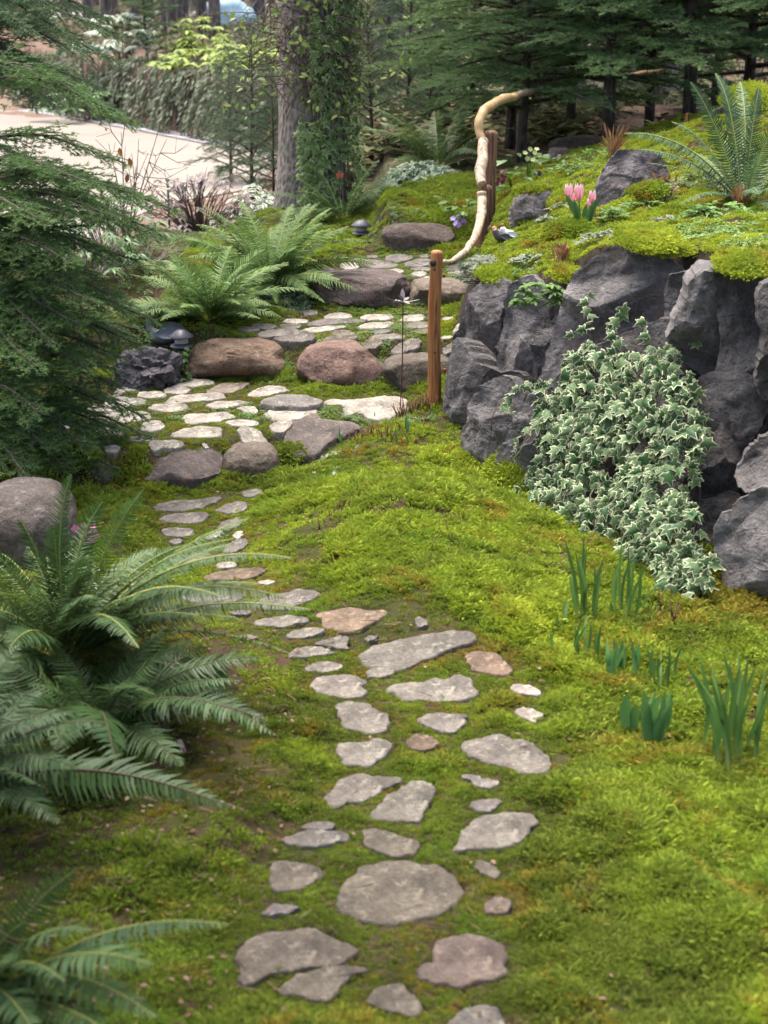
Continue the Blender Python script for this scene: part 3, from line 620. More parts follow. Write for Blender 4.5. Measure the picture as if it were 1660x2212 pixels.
def moss_tuft(seed, n=26, h=1.0, spread=1.0, fea=True):
    r = np.random.default_rng(seed); mb = MB()
    for k in range(n):
        a = r.uniform(0, 6.283); q = spread * math.sqrt(r.uniform(0, 1)); p = np.array([q * math.cos(a), q * math.sin(a), -.12])
        az = a + r.normal(0, .9); lean = r.uniform(.15, .9) * (.4 + .6 * q / spread); hh = h * r.uniform(.55, 1.1)
        d = np.array([math.cos(az) * math.sin(lean), math.sin(az) * math.sin(lean), math.cos(lean)])
        sd = norm(np.cross(d, [r.normal(), r.normal(), .4])); w = .075 * r.uniform(.8, 1.5)
        t = p + d * hh; mid = p + d * hh * .55 + np.array([0, 0, .06]); t = t + np.array([math.cos(az), math.sin(az), -.5]) * .22 * hh
        mb.add([p - sd * w * .6, p + sd * w * .6, mid - sd * w, mid + sd * w, t], [np.array([[0, 1, 3, 2]]), np.array([[2, 3, 4]])], 0, [0, 0, .5, .5, 1])
        if fea:
            for z in (.4, .62, .82):
                q0 = p + (t - p) * z
                for sg in (-1, 1):
                    e = q0 + (sd * sg * .26 + d * .16) * hh * (1.15 - z * .6); f = d * .05
                    mb.add([q0 - f, q0 + f, e], np.array([[0, 1, 2]]), 0, [z, z, z + .15])
    return mb
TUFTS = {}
for mk in ('moss', 'moss_bright', 'moss_shade'):
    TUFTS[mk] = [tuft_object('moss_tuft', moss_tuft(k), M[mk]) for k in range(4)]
def in_view(P, mu=620, mv=260):
    d = P - np.array([0, 0, CAMH]); dep = d[:, 1] * cP - d[:, 2] * sP
    u = CU + FPX * d[:, 0] / dep; v = CV - FPX * (d[:, 1] * sP + d[:, 2] * cP) / dep
    return (u > -mu) & (u < 1660 + mu) & (v > -mv) & (v < 2212 + mv), u, v
def grad_normal(x, y, e=.05):
    dx = (terrain(x + e, y) - terrain(x - e, y)) / (2 * e); dy = (terrain(x, y + e) - terrain(x, y - e)) / (2 * e)
    return norm(np.stack([-dx, -dy, np.ones_like(dx)], -1))
def sample_ground(n, y0, y1, seed, power=1.3):
    r = np.random.default_rng(seed)
    # density falls with distance
    yy = np.linspace(y0, y1, 400); w = (yy * .55 + .5) * (5 / yy) ** power; c = np.cumsum(w); c /= c[-1]
    y = np.interp(r.uniform(0, 1, n), c, yy); x = r.uniform(-1, 1, n) * (y * .34 + .75)
    return x, y, r
# --- the moss carpet
x, y, r = sample_ground(215000, 3.0, 15.5, 11)
sd = stone_dist(x, y); keep = sd > .003 + .024 * fbm2(x, y, 10, 71, 3) + r.uniform(-.012, .01, len(x)); s = wall_side(x, y)
bare = fbm2(x, y, 1.7, 77, 4) + .62 * sm(-.35, -1.0, x) * sm(6.8, 5.8, y) - .2 * sm(-.3, .3, x) * (y > 7.6); s = wall_side(x, y); bare = bare + .75 * sm(-.42, -.1, s) * sm(8.0, 7.2, y) * (s < 0); keep &= (bare < .30) | (r.uniform(0, 1, len(x)) < .35)
keep &= ~((s > -.1) & (s < .12) & (y < 10.2))
keep &= ~((x < -1.6) & (y > 11) )
P = np.stack([x, y, ground_z(x, y) + .011 * sm(.01, -.01, sd)], 1); keep &= in_view(P)[0]
P, x, y, sd, s, r_ = P[keep], x[keep], y[keep], sd[keep], s[keep], None
nrm = grad_normal(x, y); steep = (nrm[:, 2] > .55) & ~((s > -.3) & (y < 10.6) & (nrm[:, 2] < .82))
P, nrm, x, y, sd, s = P[steep], nrm[steep], x[steep], y[steep], sd[steep], s[steep]
up = s > 0
cl = fbm2(x, y, 11, 33, 2); kk = np.random.default_rng(4).uniform(0, 1, len(x)) > .75 * sm(.05, .25, sd) * sm(.12, -.2, cl); P, nrm, x, y, sd, s, up = P[kk], nrm[kk], x[kk], y[kk], sd[kk], s[kk], up[kk]
fea = sm(-.05, .25, fbm2(x, y, 1.4, 21, 3) + .25 * sm(.1, .5, x) ) * sm(.04, .22, sd)
size = .010 + .006 * sm(.0, .2, sd) + .020 * fea
size = size * (1 + .05 * (y - 5)) * np.where((y > 8.9) & ~up & (x < .4), .72, 1)
size = np.where(up, .026, size) * np.random.default_rng(1).uniform(.75, 1.3, len(x))
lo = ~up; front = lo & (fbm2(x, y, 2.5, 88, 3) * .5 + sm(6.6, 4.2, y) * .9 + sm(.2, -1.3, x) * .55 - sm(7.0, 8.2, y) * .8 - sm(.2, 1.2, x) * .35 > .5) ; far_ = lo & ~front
scatter('moss', 'moss_shade', TUFTS['moss_shade'], P[front], size[front], nrm[front], label='green moss coloured darker for shade on the near ground beside the ferns')
scatter('moss', 'moss', TUFTS['moss'], P[far_], size[far_], nrm[far_], label='green and gold moss carpet between the stepping stones')
scatter('moss', 'moss_bright', TUFTS['moss_bright'], P[up], size[up], nrm[up], label='bright yellow moss covering the raised bed behind the rocks')
# --- creeping leaves between the upper stones
def leaf_tuft(seed, n=26, w=.3, l=.42):
    r = np.random.default_rng(seed); mb = MB()
    for k in range(n):
        a = r.uniform(0, 6.283); q = math.sqrt(r.uniform(0, 1)); p = np.array([q * math.cos(a), q * math.sin(a), r.uniform(.05, .45)])
        az = r.uniform(0, 6.283); t = r.uniform(-.3, .5); d = np.array([math.cos(az) * math.cos(t), math.sin(az) * math.cos(t), math.sin(t)]); sdv = norm(np.cross(d, [0, 0, 1.])); sc2 = r.uniform(.6, 1.2)
        mb.add([p, p + d * l * .5 * sc2 - sdv * w * .5 * sc2, p + d * l * .5 * sc2 + sdv * w * .5 * sc2, p + d * l * sc2 + np.array([0, 0, -.05])], np.array([[0, 1, 3, 2]]))
    return mb
LT = [tuft_object('creeper_tuft', leaf_tuft(k), M['creeper']) for k in range(3)]
x, y, r = sample_ground(26000, 9.3, 17, 12, .6)
P = np.stack([x, y, ground_z(x, y) + .004], 1); ok, u, v = in_view(P); s = wall_side(x, y)
edge = sm(.35, .7, fbm2(x, y, 1.5, 50, 3) * .5 + .5 + .25 * sm(10.8, 12, y) + .22 * np.exp(-((y - 10.15 + .2 * x) / .18) ** 2))
keep = ok & (stone_dist(x, y) > .0) & (s < .1) & (x > -2.2) & (r.uniform(0, 1, len(x)) < edge)
scatter('creeper', 'creeper', LT, P[keep], .03 * np.random.default_rng(2).uniform(.7, 1.3, keep.sum()), grad_normal(x[keep], y[keep]), label='small leaved green creeper between the upper stepping stones')
# pale leaves on the top of the raised bed
LT2 = [tuft_object('pale_leaf_tuft', leaf_tuft(k + 9, 18, .4, .42), mat_leaf('pale_round_leaf', (.10, .20, .05), (.24, .34, .13), .3, .5)) for k in range(2)]
pts = []
for (cu, cv, cy, rx, ry, n) in [(1480, 520, 9.0, .32, .35, 90), (1560, 500, 9.2, .3, .4, 90), (1420, 500, 9.4, .2, .3, 40), (1620, 560, 8.4, .25, .3, 50), (1590, 480, 10, .3, .3, 40), (1400, 395, 12, .3, .3, 30), (1240, 345, 13.6, .3, .4, 40), (1320, 320, 14, .3, .4, 40), (1440, 270, 14, .4, .4, 40), (1130, 600, 10.0, .15, .2, 25)]:
    c0 = at_y(cu, cv, cy); rr = np.random.default_rng(int(cu)); q = rr.normal(0, .5, (n, 2)) * [rx, ry] + c0[:2]; pts.append(q)
q = np.concatenate(pts); q = q[wall_side(q[:, 0], q[:, 1]) > .12]
scatter('seedling', 'pale', LT2, np.stack([q[:, 0], q[:, 1], ground_z(q[:, 0], q[:, 1]) + .012], 1), .045, grad_normal(q[:, 0], q[:, 1]), label='pale green round leaved seedlings in the yellow moss')

# ------------------------------------------------------------------ the stepping stones
path = empty('stepping_stone_path', (0, 8, .1), 'irregular flat stones set in moss up the terraces', None, None, 'structure')
rs = np.random.default_rng(5)
for k, ((poly, tint, lift), L) in enumerate(zip(STONES, STONE_XY)):
    c = L.mean(0); nn = len(L); w = np.sqrt(np.ptp(L[:, 0]) * np.ptp(L[:, 1]))
    xs = np.array([c[0], c[0] + .04, c[0] - .04, c[0], c[0]]); yy = np.array([c[1], c[1], c[1], c[1] + .08, c[1] - .08])
    tzv = terrain(xs, yy); gxs = np.clip((tzv[1] - tzv[2]) / .08, -.35, .35); gys = np.clip((tzv[3] - tzv[4]) / .16, -.3, .3)
    mb = MB(); V = []; S_ = [(1.0, -.05), (1.02, -.012), (1.005, .35), (.985, .8), (.96, .95), (.88, 1), (.7, 1.05), (.5, 1.08), (.25, 1.1)]
    dome = max(.012, min(lift, w * .12)); tl = rs.normal(0, .012, 2)
    for s_, h in S_:
        Q = c + (L - c) * s_; zz = tzv[0] + (Q - c) @ np.array([gxs, gys]) + (dome * h if h > 0 else h)
        zz = zz + (.0055 * fbm2(Q[:, 0], Q[:, 1], 9, k, 3) + .004 * fbm2(Q[:, 0], Q[:, 1], 28, k + 3, 2) + (Q - c) @ tl) * (h > 0)
        V.append(np.concatenate([Q, zz[:, None]], 1))
    V = np.concatenate(V + [np.array([[*c, tzv[0] + dome * 1.2]])]); r_n = len(S_)
    i, j = np.meshgrid(np.arange(r_n - 1), np.arange(nn), indexing='ij'); a0 = i * nn + j; a1 = i * nn + (j + 1) % nn
    jj = np.arange(nn)
    mb.add(V, [np.stack([a0, a1, a1 + nn, a0 + nn], -1).reshape(-1, 4), np.stack([(r_n - 1) * nn + jj, (r_n - 1) * nn + (jj + 1) % nn, np.full(nn, r_n * nn)], -1)])
    o = put('stone', mb, M['flag'], path, True, base=(c[0], c[1], tzv[0])); j_ = rs.uniform(.88, 1.12); o.color = (tint[0] * j_, tint[1] * j_ * rs.uniform(.98, 1.02), tint[2] * j_, 1)
# ------------------------------------------------------------------ boulders
import bmesh
def ico(k):
    bm = bmesh.new(); bmesh.ops.create_icosphere(bm, subdivisions=k, radius=1); V = np.array([v.co[:] for v in bm.verts]); F = np.array([[v.index for v in f.verts] for f in bm.faces]); bm.free(); return V, F
ICO5 = ico(5); ICO4 = ico(4)
def rock_shape(seed, dims, e=.75, lump=.12, facets=5, fine=.02, hi=False):
    V, F = ICO5 if hi else ICO4; r = np.random.default_rng(seed); fine = fine * 2.0
    P = np.sign(V) * np.abs(V) ** e; P = P / np.max(np.abs(P), 0)
    for k in range(facets):
        nrm = norm(r.normal(0, 1, 3) * [1, 1, .7]); d = r.uniform(.72, .95); t = P @ nrm - d; P = P - np.where(t > 0, t * .85, 0)[:, None] * nrm
    nn = norm(P)
    P = P + nn * (lump * fbm(P * 1.2, seed, 2)[:, None] + fine * fbm(P * 5, seed + 5, 4, .6)[:, None] - .5 * fine * np.abs(fbm(P * 3.1 + 5, seed + 9, 3))[:, None] * 2)
    return P * np.asarray(dims) / 2, F
def boulder(u0, v0, u1, v1, depth, label, tint, seed, mat='boulder', e=.7, lump=.12, facets=5, name='boulder', group=None, y=None, hi=True, rough=.02, yaw=0):
    uc = (u0 + u1) / 2; Pb = G(uc, v1) if y is None else at_y(uc, v1, y)
    yc = Pb[1] + depth * .42; w = (u1 - u0) / scale_at(yc, Pb[2]); top = at_y(uc, v0, yc + depth * .1)[2]; zb = Pb[2] - .09
    P, F = rock_shape(seed, (w, depth, top - zb), e, lump, facets, rough, hi); lo, hi_ = P.min(0), P.max(0); P = (P - (lo + hi_) / 2) * np.array([w, depth, top - zb]) / (hi_ - lo)
    c, s = math.cos(yaw), math.sin(yaw); P = np.stack([P[:, 0] * c - P[:, 1] * s, P[:, 0] * s + P[:, 1] * c, P[:, 2]], 1)
    cen = np.array([at_y(uc, (v0 + v1) / 2, yc)[0], yc, (top + zb) / 2]); mb = MB(); mb.add(P + cen, F)
    o = put(name, mb, M[mat], smooth=True, label=label, cat='boulder', group=group); o.color = (*tint, 1); o.data.set_sharp_from_angle(angle=R(38)); return o, cen, (w, depth, top - zb)
BG = 'boulders edging the terrace steps'
boulder(405, 727, 624, 826, .5, 'long tan brown boulder with a dark hollow, behind the pale round stones', (1.25, 1.02, .8), 21, e=.6, lump=.24, group=BG)
boulder(640, 740, 832, 842, .5, 'reddish brown boulder between the long tan boulder and the dark mossy one', (1.05, .8, .74), 22, e=.6, group=BG)
boulder(826, 764, 985, 862, .45, 'dark grey mossy boulder standing behind the short cedar post', (.75, .75, .68), 23, e=.65, group=BG, y=9.98)
boulder(310, 968, 482, 1062, .5, 'grey boulder with a mossy dimple at the foot of the first terrace', (.72, .7, .72), 24, e=.65, lump=.16, group=BG)
boulder(478, 954, 604, 1040, .42, 'smaller rounded grey boulder beside the dimpled one', (.86, .84, .76), 25, e=.75, lump=.06, facets=3, group=BG)
boulder(675, 585, 888, 668, .55, 'broad grey purple boulder with a long crease on the third step', (.76, .7, .72), 26, e=.65, group=BG)
boulder(878, 600, 1022, 668, .45, 'pale grey tan boulder behind the post on the third step', (1.15, 1.1, .98), 27, e=.65, group=BG)
boulder(825, 480, 986, 546, .45, 'brown grey oval boulder at the top step below the primroses', (.66, .6, .56), 28, e=.72, lump=.06, facets=3, group=BG)
boulder(250, 738, 398, 842, .5, 'jagged near black lava rock under the metal bird', (.8, .78, .85), 29, 'basalt', .8, .3, 9, 'lava_rock', rough=.10)
boulder(-60, 1035, 162, 1262, .6, 'large smooth grey boulder behind the big near fern', (.72, .72, .74), 30, e=.8, lump=.06, facets=3)
boulder(170, 985, 262, 1052, .35, 'small grey rock half hidden under the hemlock boughs', (.7, .7, .68), 31)
boulder(1020, 402, 1110, 446, .4, 'low grey boulder behind the rail post', (.95, .92, .9), 32, y=15.2)
boulder(1172, 318, 1240, 408, .5, 'upright pale stone behind the hellebores', (.95, .95, .92), 33, y=15.0)
boulder(1185, 292, 1345, 352, .8, 'long dim boulder at the foot of the firs behind the hellebores', (.75, .7, .66), 34, y=16.5)
boulder(485, 95, 560, 175, .8, 'grey purple boulder beyond the pale rhododendron', (1., .9, .95), 35, y=33)
boulder(895, 470, 1010, 486, .5, 'flat tan stone behind the oval top step boulder', (1.1, 1., .88), 36, y=13.9)

# ------------------------------------------------------------------ the rock wall of the raised bed
def outline_rock(poly, y, yaw=0, lean=.25, bulge=.14, thick=.45, seed=0, jag=.03, facets=5, slope=.55, n=120):
    poly = np.array(poly, float); c = poly.mean(0); P0 = at_y(c[0], c[1], y)
    nv = np.array([math.sin(yaw) * math.cos(lean), -math.cos(yaw) * math.cos(lean), math.sin(lean)]); e1 = np.array([math.cos(yaw), math.sin(yaw), 0]); e2 = np.cross(nv, e1); e2 = -e2 if e2[2] < 0 else e2
    D = ray(poly[:, 0], poly[:, 1]); O = np.array([0, 0, CAMH]); t = ((P0 - O) @ nv) / (D @ nv); W = O + D * t[:, None]
    A = np.stack([(W - P0) @ e1, (W - P0) @ e2], 1); L = smooth_loop(A, n, jag, seed); cc = L.mean(0); rad = np.sqrt(np.ptp(L[:, 0]) * np.ptp(L[:, 1])) / 2
    r = np.random.default_rng(seed); S_ = np.concatenate([[1, 1.005, .995, .98, .955, .92], np.linspace(.88, .06, 22)]); hs = [-thick * .35, -.05]
    fac = [(bulge * r.uniform(.4, .95), r.normal(0, slope, 2)) for _ in range(facets + 3)]
    V = []; 
    for k, s_ in enumerate(S_):
        Q = cc + (L - cc) * s_
        if k < 2: h = np.full(n, hs[k])
        else:
            h = bulge * (1 - s_ ** 9) ** .7 + 0 * Q[:, 0]
            for a, g in fac: h = np.minimum(h, a + (Q - cc) @ g)
            h = np.maximum(h, -.03) + 0
        V.append(P0 + Q[:, :1] * e1 + Q[:, 1:] * e2 + h[:, None] * nv)
    V = np.concatenate(V); cp = V[-n:].mean(0)
    bk = np.stack([P0 + q[0] * e1 + q[1] * e2 - thick * nv for q in cc + (L - cc) * .7]); bc = bk.mean(0)
    V = np.concatenate([V, [cp], bk, [bc]])
    d = fbm(V * 4.5, seed + 3, 4, .55); rd = np.abs(fbm(V * 2.6 + 9, seed + 8, 3)); st = np.floor(fbm(V * np.array([3, 3, 5]), seed + 4, 2) * 5) / 5
    V = V + nv * ((d * .045 - rd * .035 + st * .022) * min(1, rad / .25))[:, None] + (norm(V - cp) * (fbm(V * 9, seed + 2, 3) * .008)[:, None])
    R_ = len(S_); jj = np.arange(n); i, j = np.meshgrid(np.arange(R_ - 1), jj, indexing='ij'); a0 = i * n + j; a1 = i * n + (j + 1) % n
    ci = R_ * n; b0 = ci + 1; j1 = (jj + 1) % n
    mb = MB(); mb.add(V, [np.stack([a0, a1, a1 + n, a0 + n], -1).reshape(-1, 4), np.stack([(R_ - 1) * n + jj, (R_ - 1) * n + j1, np.full(n, ci)], -1), np.stack([b0 + jj, b0 + j1, j1, jj], -1), np.stack([b0 + j1, b0 + jj, np.full(n, b0 + n)], -1)])
    return mb, P0
wall = empty('rock_wall', tuple(at_y(1300, 1230, 7.4)), 'dark grey wall of angular basalt rocks holding up the mossy bed', 'rock wall')
WALL = [
 ([(1000,650),(1050,630),(1110,640),(1120,870),(1050,880),(1000,860)], 9.95, -.5, .15, .03, .7), ([(1095,632),(1170,615),(1250,640),(1220,870),(1110,870)], 9.38, -.35, .15, .03, .8),
 ([(1430,600),(1500,575),(1580,600),(1580,880),(1440,850)], 8.2, -.3, .2, .05, 1.0), ([(1555,605),(1640,590),(1760,600),(1760,950),(1550,930)], 7.62, -.2, .2, .05, 1.0),
 ([(1470,820),(1600,800),(1760,820),(1760,1120),(1600,1200),(1480,1220)], 7.5, -.3, .3, .05, 1.0), ([(1030,800),(1160,810),(1190,1030),(1100,1040),(1030,980)], 8.95, -.4, .2, .03, .5), ([(1480,1100),(1620,1050),(1680,1300),(1600,1380),(1480,1330)], 7.2, -.3, .3, .05, .9), ([(960,800),(1040,780),(1060,980),(970,990)], 9.6, -.6, .2, .03, .5),
 # outline, distance, yaw, lean, bulge, tint
 ([(1008,640),(1035,618),(1092,610),(1100,640),(1085,700),(1080,760),(1048,802),(1015,792),(1003,740),(1010,690)], 9.85, -.5, .12, .12, 1.0),
 ([(948,905),(965,840),(985,760),(1003,738),(1030,785),(1062,808),(1045,860),(1012,925),(992,990),(952,990),(943,945)], 9.35, -.75, .3, .12, .95),
 ([(996,970),(1010,900),(1028,842),(1085,818),(1122,852),(1118,885),(1098,930),(1082,988),(1050,1022),(1012,1012),(998,990)], 8.75, -.6, .2, .16, 1.05),
 ([(1095,640),(1110,612),(1160,604),(1178,690),(1168,730),(1152,800),(1125,852),(1085,828),(1073,780),(1084,720)], 9.25, -.3, .12, .08, 1.45),
 ([(1150,725),(1190,690),(1235,655),(1218,720),(1198,770),(1172,842),(1140,852),(1148,790)], 9.0, -.3, .2, .06, .95),
 ([(1180,790),(1198,700),(1232,625),(1262,582),(1318,536),(1350,528),(1392,560),(1442,562),(1478,600),(1484,640),(1478,690),(1400,702),(1332,732),(1290,738),(1250,764),(1212,832),(1180,856),(1162,825)], 8.7, -.35, .35, .10, 1.15),
 ([(1072,985),(1098,920),(1128,862),(1170,848),(1205,868),(1215,960),(1205,1070),(1160,1060),(1100,1015),(1068,1005)], 8.25, -.35, .22, .07, 1.15),
 ([(1448,722),(1478,645),(1488,600),(1530,568),(1572,588),(1642,628),(1652,690),(1642,740),(1607,792),(1570,812),(1520,802),(1468,764)], 7.85, -.15, .1, .2, 1.2),
 ([(1495,930),(1515,850),(1570,826),(1640,850),(1655,905),(1602,985),(1592,1045),(1604,1105),(1562,1165),(1500,1185),(1478,1100),(1486,1000)], 7.45, -.3, .25, .12, .85),
 ([(1543,1185),(1568,1112),(1620,1070),(1665,1058),(1760,1060),(1780,1420),(1650,1392),(1600,1352),(1566,1262)], 6.75, -.35, .25, .16, 1.25),
 ([(1598,1005),(1638,952),(1700,925),(1760,930),(1750,1075),(1665,1062),(1620,1066),(1590,1042)], 7.05, -.2, .2, .12, 1.0),
 ([(1165,880),(1250,780),(1350,730),(1460,700),(1540,820),(1520,1000),(1500,1170),(1400,1290),(1290,1250),(1190,1130)], 7.98, -.4, .35, .03, .8),
 ([(1640,640),(1690,600),(1780,600),(1790,860),(1700,880),(1640,835),(1655,740)], 7.35, -.1, .1, .14, .85),
 ([(1490,1165),(1560,1155),(1585,1260),(1565,1320),(1480,1300),(1455,1225)], 7.25, -.3, .2, .08, .75),
 ([(1262,1180),(1310,1100),(1345,1130),(1360,1200),(1330,1260),(1280,1240)], 7.55, -.3, .3, .08, .9),
 ([(975,770),(990,690),(1012,650),(1020,720),(1010,760),(990,800)], 10.25, -.9, .2, .08, .75),
 ([(1085,700),(1105,650),(1095,720),(1110,850),(1085,860),(1060,800)], 9.6, -.4, .1, .02, .5),
 ([(1765,690),(1900,680),(1935,900),(1850,965),(1755,885)], 6.8, -.2, .15, .16, 1.0), ([(1770,960),(1900,930),(1965,1100),(1905,1400),(1775,1410)], 6.45, -.3, .2, .14, 1.1), ([(1925,690),(2080,720),(2105,985),(1960,1055),(1930,900)], 6.35, -.2, .15, .15, .95),
 ([(1955,1060),(2110,1000),(2165,1420),(1950,1440)], 6.15, -.3, .2, .12, 1.15), ([(2095,720),(2260,740),(2285,1055),(2115,1055)], 6.0, -.2, .15, .14, 1.0), ([(2140,1050),(2290,1050),(2325,1470),(2150,1460)], 5.85, -.3, .2, .12, 1.05),
 ([(1150,850),(1175,760),(1215,800),(1200,900),(1165,900)], 8.85, -.4, .1, .02, .6),
]
for k, (poly, y, yaw, lean, bulge, tint) in enumerate(WALL):
    poly = np.array(poly, float); poly = poly.mean(0) + (poly - poly.mean(0)) * (1.09 if k > 7 else 1.02); bulge = bulge * 1.35
    mb, P0 = outline_rock(poly, y, yaw, lean, bulge, .4, 40 + k)
    o = put('rock', mb, M['basalt'], wall, True, base=P0); o.color = (tint, tint, tint * 1.0, 1); o.data.set_sharp_from_angle(angle=R(34))
def lone_rock(poly, y, label, tint, seed, **k):
    mb, P0 = outline_rock(poly, y, seed=seed, **k)
    o = put('outcrop_rock', mb, M['basalt'], None, True, base=P0, label=label, cat='rock', group='rocks set in the mossy bed'); o.color = (*tint, 1); o.data.set_sharp_from_angle(angle=R(34)); return o
lone_rock([(1283,460),(1290,410),(1310,350),(1345,318),(1390,316),(1435,335),(1452,360),(1440,385),(1400,410),(1370,440),(1345,462),(1300,480)], 11.35, 'dark pointed basalt rock beside the pink tulips', (1.05, 1.0, 1.05), 71, lean=.3, bulge=.14, thick=.5)
lone_rock([(1112,500),(1105,460),(1118,425),(1135,412),(1185,388),(1200,395),(1190,420),(1180,440),(1195,500),(1190,515),(1120,515)], 11.65, 'grey cleft rock at the path end of the mossy bed', (1.35, 1.33, 1.36), 72, lean=.2, bulge=.10, thick=.5)
lone_rock([(1535,245),(1570,220),(1640,205),(1720,230),(1740,330),(1660,350),(1590,330),(1550,300)], 13.1, 'dark rock under the moss mound behind the tall fern', (.8, .78, .85), 73, lean=.3, bulge=.14, thick=.6)

# moss cushions on rocks (their own clumps of moss, thick and trailing)
def cushion(u, v, y, ru, rv, n, label, mat='moss_bright', size=.03, nz=(0, -.35, 1), push=.02):
    r = np.random.default_rng(int(u * 7 + v)); q = r.uniform(-1, 1, (n * 2, 2)); q = q[(q ** 2).sum(1) < 1][:n]; q[:, 0] *= ru; q[:, 1] *= rv
    s = scale_at(y); c = at_y(u, v, y); nzv = norm(np.array(nz, float)); e1 = norm(np.cross([0, -1., 0], nzv) if abs(nzv[1]) < .9 else np.array([1., 0, 0])); e1 = np.array([1., 0, 0]) - nzv * nzv[0]; e1 = norm(e1); e2 = np.cross(nzv, e1)
    P = c + (q[:, :1] * e1 + q[:, 1:] * e2) / s; rr = (q[:, 0] / ru) ** 2 + (q[:, 1] / rv) ** 2
    P = P + nzv * (push + .024 * (1 - rr))[:, None]
    scatter('moss_cushion', mat, TUFTS[mat], P, size * r.uniform(.7, 1.3, len(P)), np.tile(nzv, (len(P), 1)), label=label)
cushion(1400, 525, 8.75, 62, 55, 500, 'yellow moss fringe hanging over the largest slab of the wall')
cushion(1610, 580, 7.75, 60, 55, 300, 'yellow moss overhanging the blocky rock of the wall')
cushion(1095, 600, 10.0, 60, 40, 260, 'bright moss over the tall block nearest the short post')
cushion(1452, 548, 8.75, 50, 26, 130, 'yellow moss tuft where the large slab meets the blocky rock')
cushion(1222, 598, 9.4, 34, 30, 110, 'small moss tuft above the hanging green herb')
cushion(1108, 1035, 8.3, 55, 62, 420, 'tall golden moss clump at the foot of the wall beside the ivy', size=.035, nz=(-.2, -.75, .65))
cushion(978, 995, 9.0, 14, 22, 50, 'small bright moss tuft against the lowest wall rock', nz=(-.2, -.6, .7))
cushion(1570, 1300, 6.95, 30, 40, 120, 'dark green moss low between the last ivy and the pale rock', 'moss', nz=(-.2, -.6, .7))
cushion(1400, 418, 10.9, 40, 22, 160, 'moss collar on the dark pointed rock', 'moss', nz=(-.1, -.5, .8))
cushion(1225, 500, 10.4, 45, 26, 200, 'rounded moss cushion below the tulips', 'moss_bright', nz=(-.1, -.5, .8))
cushion(1620, 215, 13.0, 60, 45, 320, 'golden shaggy moss on the rock behind the tall fern', nz=(-.1, -.5, .85))
cushion(1150, 415, 11.55, 38, 16, 90, 'bright moss on the cleft grey rock', nz=(-.1, -.4, .9))
cushion(300, 1040, 8.6, 28, 26, 130, 'dark moss around the base of the dimpled grey boulder', 'moss', nz=(-.2, -.6, .8))
cushion(625, 985, 8.95, 26, 26, 120, 'mossy clump beside the rounded grey boulder', 'moss', nz=(.1, -.5, .8))
# ------------------------------------------------------------------ leaves
def leaf_ellipse(w=.32, fold=.12, droop=.15):
    ts = np.array([0, .25, .55, .82, 1.0]); ws = np.array([.06, .8, 1.0, .6, .0]) * w / 2
    V = []
    for t, q in zip(ts, ws):
        z = -droop * t * t
        V += [(-q, t, z + fold * q * 2), (0, t, z), (q, t, z + fold * q * 2)]
    F = []
    for k in range(4):
        a = k * 3; F += [(a, a + 1, a + 4, a + 3), (a + 1, a + 2, a + 5, a + 4)]
    rim = np.array([1, 0, 1] * 5)
    return np.array(V, float), np.array(F), rim
def leaf_ivy():
    half = [(0, .02), (.20, -.12), (.46, -.04), (.27, .2), (.47, .46), (.17, .5), (0, 1.0)]
    out = half + [(-x, y) for x, y in half[-2:0:-1]]; O = np.array(out); I = O * .84 + np.array([0, .30]) * .16
    z = lambda q: .10 * np.cos(q[:, 0] * 6) - .28 * q[:, 1] ** 2 - .25 * np.abs(q[:, 0])
    n = len(O); V = np.concatenate([np.c_[O, z(O)], np.c_[I, z(I) + .02], [[0, .30, .08]]]); j = np.arange(n); k = (j + 1) % n
    F3 = np.stack([n + j, n + k, np.full(n, 2 * n)], 1); F4 = np.stack([j, k, n + k, n + j], 1)
    F = np.concatenate([np.stack([F4[:, 0], F4[:, 1], F4[:, 2]], 1), np.stack([F4[:, 0], F4[:, 2], F4[:, 3]], 1), F3])
    return V, F, np.array([1.] * n + [.42] * n + [0.])
IVY = leaf_ivy(); ELL = leaf_ellipse(.36); ELLW = leaf_ellipse(.5, .1, .2); ELLN = leaf_ellipse(.2, .1, .25)
def leaf_axes(Y, up, roll=None):
    """Y leaf direction, up the side the face looks to"""
    Y = norm(Y); X = norm(np.cross(Y, up)); Z = np.cross(X, Y)
    return X, Y, Z
def leafy(parent, tpl, P, Y, Zup, S, mat, maxparts=300, front=None):
    """leaves as parts of a plant: the largest up to maxparts are objects of their own, the rest one part"""
    V, F, rim = tpl; X, Y, Z = leaf_axes(Y, Zup); S = np.broadcast_to(np.asarray(S, float), (len(P),)); order = np.argsort(P[:, 1] if front is None else front)
    a, b = order[:maxparts], order[maxparts:]
    if len(a):
        me = bpy.data.meshes.get('leaf_' + mat + str(len(V)) + str(round(float(rim.sum() + V.sum()), 2)))
        if me is None: me = mesh_np('leaf_' + mat + str(len(V)) + str(round(float(rim.sum() + V.sum()), 2)), V, [F], False, [M[mat]], None, {'tone': rim})
        base = Vector(_wloc(parent))
        for k in a:
            o = bpy.data.objects.new('leaf', me); COL.objects.link(o); o.parent = parent
            m = Matrix(((X[k, 0], Y[k, 0], Z[k, 0], 0), (X[k, 1], Y[k, 1], Z[k, 1], 0), (X[k, 2], Y[k, 2], Z[k, 2], 0), (0, 0, 0, 1)))
            o.matrix_local = Matrix.Translation(Vector(P[k]) - base) @ m @ Matrix.Scale(S[k], 4)
    if len(b):
        mb = MB(); mb.add(instances(V, X[b], Y[b], Z[b], P[b], S[b]), inst_faces(F, len(V), len(b)), 0, np.tile(rim, len(b)))
        put('leaves', mb, M[mat], parent, kind='stuff')

